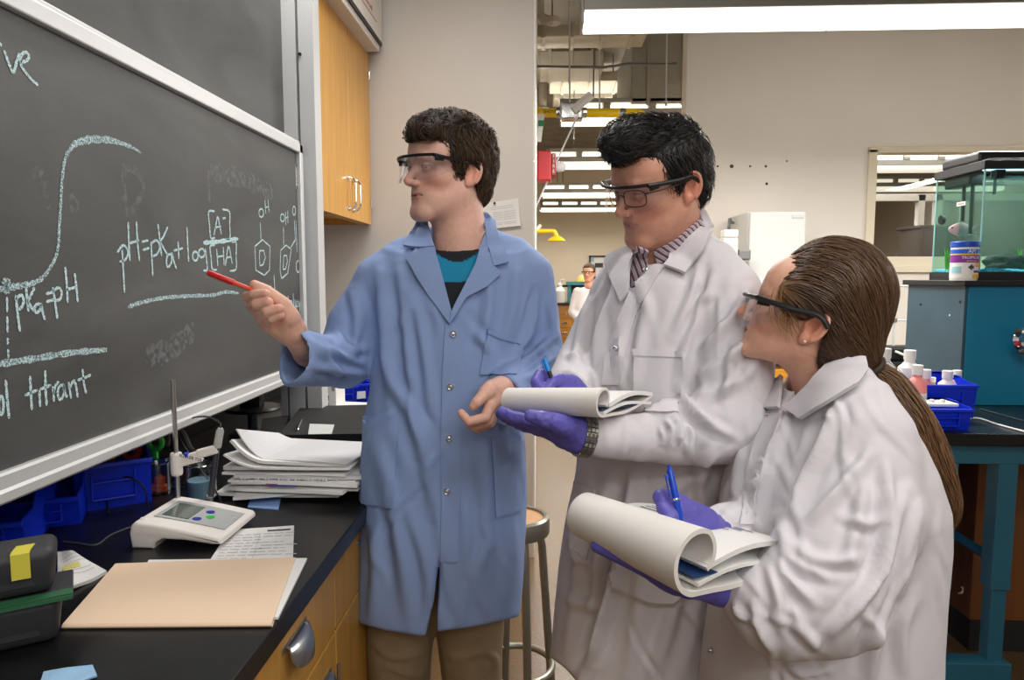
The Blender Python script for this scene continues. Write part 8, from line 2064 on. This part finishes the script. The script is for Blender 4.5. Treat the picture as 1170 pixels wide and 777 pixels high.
    def field():
        lo = (P(790, 700, 1.0).x - .1, .80, P(900, 880, 1.1).z); hi = (P(1070, 600, 1.15).x + .06, 1.42, P(940, 405, 1.15).z)
        f = Field(lo, hi, .0048)
        f.u(stack(rows_px(R, Y0)))
        f.u(chain([px3(958, 444, 1.15), px3(978, 468, 1.06), px3(985, 500, 1.02)], [.045, .055, .06]), .035)
        f.u(chain([px3(940, 444, 1.2), px3(935, 468, 1.27), px3(930, 500, 1.30)], [.045, .055, .06]), .035)
        f.u(chain([px3(985, 500, 1.02), px3(976, 590, .985), px3(935, 676, .935)], [.062, .090, .082]), .025)
        f.u(chain([px3(935, 676, .935), px3(892, 694, .92), px3(868, 684, .935)], [.080, .066, .050]), .02)
        f.u(chain([px3(872, 685, .93), px3(850, 677, .945)], [.040, .036]), .006)
        f.u(chain([px3(930, 500, 1.30), px3(870, 612, 1.26)], [.062, .055]), .02); f.u(chain([px3(870, 612, 1.26), px3(846, 606, 1.12), px3(830, 604, 1.035)], [.055, .046, .038]), .015)
        f.u(chain([px3(960, 432, 1.20), px3(985, 424, 1.16), px3(978, 430, 1.10)], [.02, .022, .02]), .02)
        return f
    f = field(); b_ = field(); bv_, bq_ = b_.mesh(); bv_ = relax(bv_, bq_, 3); bvh = bvh_of(bv_, bq_)
    Kc = lambda x, y: (800 + x/2.007, 390 + y/2.007)
    f.s(cone(A(nb) + A((-.0, 0, -.03)), A(nb) + A((-.012, 0, .12)), .058, .066), .004)
    f.s(both(pixpoly([Kc(*p) for p in ((196, 60), (190, 110), (184, 148), (196, 156), (214, 142), (240, 110), (290, 50), (250, 20))]), half((0, 1.15, 0), (0, 1, 0))), .003)
    st = [([(905, 470), (880, 520), (868, 560)], 7, .007), ([(955, 460), (940, 510), (920, 550), (905, 590)], 7, .010), ([(935, 480), (925, 520), (912, 545)], 6, -.007), ([(1000, 510), (960, 560), (920, 600)], 8, .009), ([(1010, 520), (1015, 580), (1005, 650)], 8, .008), ([(985, 540), (980, 600), (960, 660)], 8, .006),
          ([(890, 590), (905, 640), (950, 660)], 7, .010), ([(885, 625), (900, 660), (930, 690)], 7, .010), ([(895, 610), (930, 640), (985, 640)], 7, .008), ([(878, 640), (888, 680), (892, 720)], 7, .010), ([(905, 690), (915, 720), (940, 745)], 6, .009), ([(1035, 560), (1010, 640), (980, 690), (940, 730)], 8, .010),
          ([(1050, 580), (1035, 650), (1020, 700)], 7, .006), ([(845, 560), (852, 600), (848, 640)], 8, .006), ([(870, 540), (866, 590), (872, 630)], 8, .006), ([(1020, 700), (1000, 740), (990, 777)], 8, .008), ([(1045, 680), (1030, 720), (1032, 777)], 8, .007), ([(860, 690), (870, 720), (885, 745)], 6, .008), ([(838, 690), (848, 705), (866, 712)], 4, .007),
          ([(985, 700), (1000, 720), (985, 760)], 6, .007), ([(850, 500), (842, 540), (838, 580)], 6, .006), ([(900, 760), (920, 770), (950, 765)], 5, .006), ([(960, 590), (990, 600), (1010, 590)], 6, .006)]
    v, q = cloth(f, st, 1.4, 12, nrand=60)
    coat = npmesh('lab_coat', v, q, M_coatw, t); bv2 = bvh_of(v, q)
    def pa(name, poly, off, th, step=4.0, b=None, lift=None):
        mb = MB(); patch(mb, b or bv2, poly, off, th, step, lift=lift); return mb.build(name, M_coatw, coat, world=True, smooth=True, sharp=50)
    pa('collar', [Kc(*p) for p in ((300, 62), (330, 42), (372, 52), (380, 80), (362, 108), (300, 148), (240, 184), (198, 158), (220, 146), (258, 108))], .008, .005, 4, bvh, lambda x, y: .004)
    pa('collar', [Kc(*p) for p in ((196, 84), (176, 104), (152, 146), (156, 160), (188, 158), (192, 130))], .007, .005, 3, bvh, lambda x, y: .003)
    pa('front_placket', [Kc(*p) for p in ((150, 150), (196, 160), (180, 196), (150, 260), (132, 330), (122, 420), (92, 420), (104, 320), (124, 240), (148, 180))], .002, .003, 5)
    snap(coat, bv2, [Kc(160, 156), Kc(160, 172)], 'snap_stud', .0048); snap(coat, bv2, [(814, 743)], 'snap_stud', .0048)
    # hair drawn back to a ponytail
    f = Field((-.125, -.13, -.16), (.125, .18, .15), .003)
    f.u(ell((0, .018, .046), (.088, .098, .104))); f.u(ell((0, .056, -.012), (.078, .054, .075)), .03); f.u(ell((0, .078, -.035), (.05, .045, .05)), .03)
    for s in (-1, 1): f.u(ell((s*.064, -.020, .022), (.026, .045, .046)), .02)
    cut = [(-.2, .064), (-.104, .066), (-.092, .060), (-.080, .044), (-.067, .024), (-.050, .004), (-.032, -.008), (-.008, -.002), (.008, .010), (.026, .006), (.032, -.022), (.034, -.060), (.048, -.100), (.07, -.12), (.2, -.2), (-.2, -.2)]
    f.s(polyx(cut), .008)
    v, q = f.mesh(); v = relax(v, q, 3)
    n = normals(v, q); kn = A((0.0, .118, -.045))
    d = v - kn; ang = np.arctan2(d[:, 2], d[:, 1]); wv = vnoise(np.stack([ang*9, v[:, 0]*60, ang*0], 1), 2)*.6 + vnoise(np.stack([ang*24, v[:, 0]*120, ang*0], 1), 3)*.4; v = v + n*(wv*.002)[:, None]
    M_h3 = mat('hair_light_brown', (84, 60, 40), .42, attr='Col', spec=.45)
    def hair_tone(v):  # hair lighter towards the face, darker at crown and back
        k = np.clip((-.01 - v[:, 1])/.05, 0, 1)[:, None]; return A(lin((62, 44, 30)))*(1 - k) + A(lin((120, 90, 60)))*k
    hb = npmesh('hair', tf(M, v), q, M_h3, t, col=hair_tone(v))
    def flow(p):
        d = Vector(kn) - p; u = Vector((0, .6, .45)) if p.z > .03 and p.y < .02 else Vector((0, .2, 0))
        return d.normalized() + u*max(0, min(1, d.length/.18 - .35))
    strands('hair_strands', M, v, q, 3600, flow, 13, .0095, .0009, .0022, (88, 63, 42), M_h3, hb, spread=.22, lift_end=.001, vary=(.75, 1.3))
    # loose strands in front of the ear
    mb = MB(); rs = np.random.default_rng(4); cs = []
    for k in range(26):
        a = A((.074 + rs.normal(0, .004), -.052 + rs.normal(0, .010), .03 + rs.normal(0, .012))); b = a + A((.006, .012 + rs.normal(0, .006), -.035)); c = b + A((.004, .018 + rs.normal(0, .006), -.02 + rs.normal(0, .008)))
        mb.tube([M @ Vector(x) for x in smooth_line([a, b, c], 5)], [.0007]*8 + [.0003]*3, 4); 
    mb.build('loose_strands', mat('hair_blonde', (150, 112, 72), .45), hb, world=True, smooth=True)
    # ponytail and band
    kw = M @ Vector(kn)
    tail = [A(kw), px3(1012, 438, 1.13), px3(1038, 478, 1.10), px3(1058, 522, 1.09), px3(1072, 560, 1.09), px3(1080, 592, 1.09)]
    f = Field(np.min(tail, 0) - .06, np.max(tail, 0) + .06, .0035); f.u(chain(smooth_line(tail, 3), list(np.interp(np.linspace(0, 1, 16), [0, .12, .4, .7, .9, 1], [.016, .025, .034, .032, .024, .012])), ((1, 0, .4), .8)), .01)
    v, q = f.mesh(); v = relax(v, q, 3); n = normals(v, q); v = v + n*(vnoise(np.stack([v[:, 0]*90 + v[:, 2]*45, v[:, 1]*90, v[:, 2]*6], 1), 4)*.0035)[:, None]
    pt = npmesh('ponytail', v, q, M_h3, t, col=A(lin((92, 64, 42)))*np.ones((len(v), 1)))
    tl = [Vector(x) for x in smooth_line(tail, 4)]
    def flow2(p):
        i = min(range(len(tl)), key=lambda k: (tl[k] - p).length); j = min(i + 1, len(tl) - 1); d = tl[j] - tl[max(0, i - 1)]; return d.normalized()
    strands('ponytail_strands', Matrix.Identity(4), v, q, 1500, flow2, 11, .013, .0010, .0035, (112, 80, 52), M_h3, pt, spread=.22, lift_end=.004)
    mb = MB(); d = Vector(tail[1] - tail[0]).normalized(); Mb = Matrix.Translation(kw + d*.004) @ rot_to(d); mb.tube([Mb @ Vector((.0225*math.cos(a), .0225*math.sin(a), .002*math.sin(3*a))) for a in np.linspace(0, 2*math.pi, 25)[:-1]], .0055, 8, closed=True)
    mb.build('hair_band', mat('band_brown', (52, 38, 28), .7), t, world=True, smooth=True)
    pv = Vector((0, .01, .012)); goggles(t, M @ Matrix.Translation(pv) @ Matrix.Rotation(math.radians(10), 4, 'X') @ Matrix.Translation(-pv), out=.008)
woman()
blue_pen('translucent blue click pen held up by the woman with the ponytail', P(765, 536, .965), P(779, 600, .945), (20, 70, 190), .0046, True)
notepad('white notepad with thick pages rolled over, held by the woman', P(668, 588, 1.04), P(798, 643, .86), .034, .15, .28, thick=.0065)

# ------------------------------------------------------------------ person far behind
def far_person():
    d = 9.6; c = P(671, 340, d)
    t = thing('person', 'distant person in a white lab coat standing in the far lab', 'person', (c.x, d, 0))
    M = head_matrix((0, 0, 0), P(673, 311.5, d), -20, 6, 0, 1.0)
    nb = P(672.5, 326, d + .02)
    parts = [head(M, nb, .055, (214, 160, 132), (180, 110, 100), (60, 40, 28), h=.0045)]
    f = Field(A(nb) - A((.28, .2, .75)), A(nb) + A((.28, .25, .06)), .012); f.u(ell(A(nb) + A((0, .02, -.3)), (.16, .1, .3))); 
    for s in (-1, 1): f.u(chain([A(nb) + A((s*.14, .02, -.08)), A(nb) + A((s*.2, .0, -.35)), A(nb) + A((s*.08, -.18, -.5))], [.05, .04, .03]), .02)
    v, q = f.mesh(); parts.append((v, q, A(lin((214, 160, 132))))); hc = A(nb) + A((.0, -.2, -.52))
    for s in (-1, 1):
        w_ = A(nb) + A((s*.08, -.18, -.5)); fin = [([w_ + A((-.02 + .013*k, -.05, -.01)), w_ + A((-.02 + .013*k - s*.01, -.085, -.02)), w_ + A((-.02 + .013*k - s*.015, -.1, -.045))], [.009, .008, .007]) for k in range(4)] + [([w_ + A((-s*.03, -.02, 0)), w_ + A((-s*.045, -.045, .0)), w_ + A((-s*.045, -.065, -.01))], [.011, .009, .008])]
        v, q, c_ = hand([w_, w_ + A((0, -.03, -.005))], [.028, .026], [([w_ + A((0, -.02, 0)), w_ + A((0, -.055, -.01))], [.028, .022])], fin, (214, 160, 132), h=.004); parts.append((v, q, c_))
    unify(parts, 'body', M_skin, t)
    f = Field((c.x - .35, d - .3, .4), (c.x + .35, d + .35, nb.z + .03), .012)
    f.u(stack([(nb.z - .02, nb.x, d + .02, .07, .06), (nb.z - .07, nb.x, d + .02, .18, .09), (nb.z - .3, nb.x, d + .02, .2, .125), (nb.z - .55, nb.x, d + .02, .19, .13), (.5, nb.x, d + .02, .23, .17)]))
    for s in (-1, 1): f.u(chain([A(nb) + A((s*.15, .02, -.09)), A(nb) + A((s*.22, .0, -.36)), A(nb) + A((s*.1, -.15, -.49))], [.065, .06, .05]), .03)
    f.s(cone(A(nb) + A((0, -.02, -.05)), A(nb) + A((0, -.05, .08)), .045, .08), .01)
    v, q = cloth(f, [], seed=8, wr=.004); npmesh('lab_coat', v, q, M_coatw, t)
    f = Field((-.11, -.13, -.12), (.11, .14, .15), .005); f.u(ell((0, .012, .042), (.086, .108, .09))); f.s(polyx([(-.2, .062), (-.08, .066), (-.05, .05), (-.03, -.02), (-.004, -.02), (.02, .02), (.04, -.06), (.2, -.08), (.2, -.2), (-.2, -.2)]), .006)
    v, q = f.mesh(); v = relax(v, q, 2); npmesh('hair', tf(M, v), q, mat('hair_far', (74, 48, 30), .55), t)
    goggles(t, M)
    (tv, tq), _ = trousers(t, [((c.x - .09, d + .03, .8), (c.x - .1, d + .03, .47), (c.x - .1, d + .05, .06)), ((c.x + .09, d + .03, .8), (c.x + .1, d + .03, .47), (c.x + .1, d + .05, .06))], (c.x, d + .03, .86), None)
    npmesh('trousers', tv, tq, mat('trousers_dark', (54, 56, 66), .85), t); shoes(t, [(c.x - .1, d), (c.x + .1, d)], 0)
far_person()
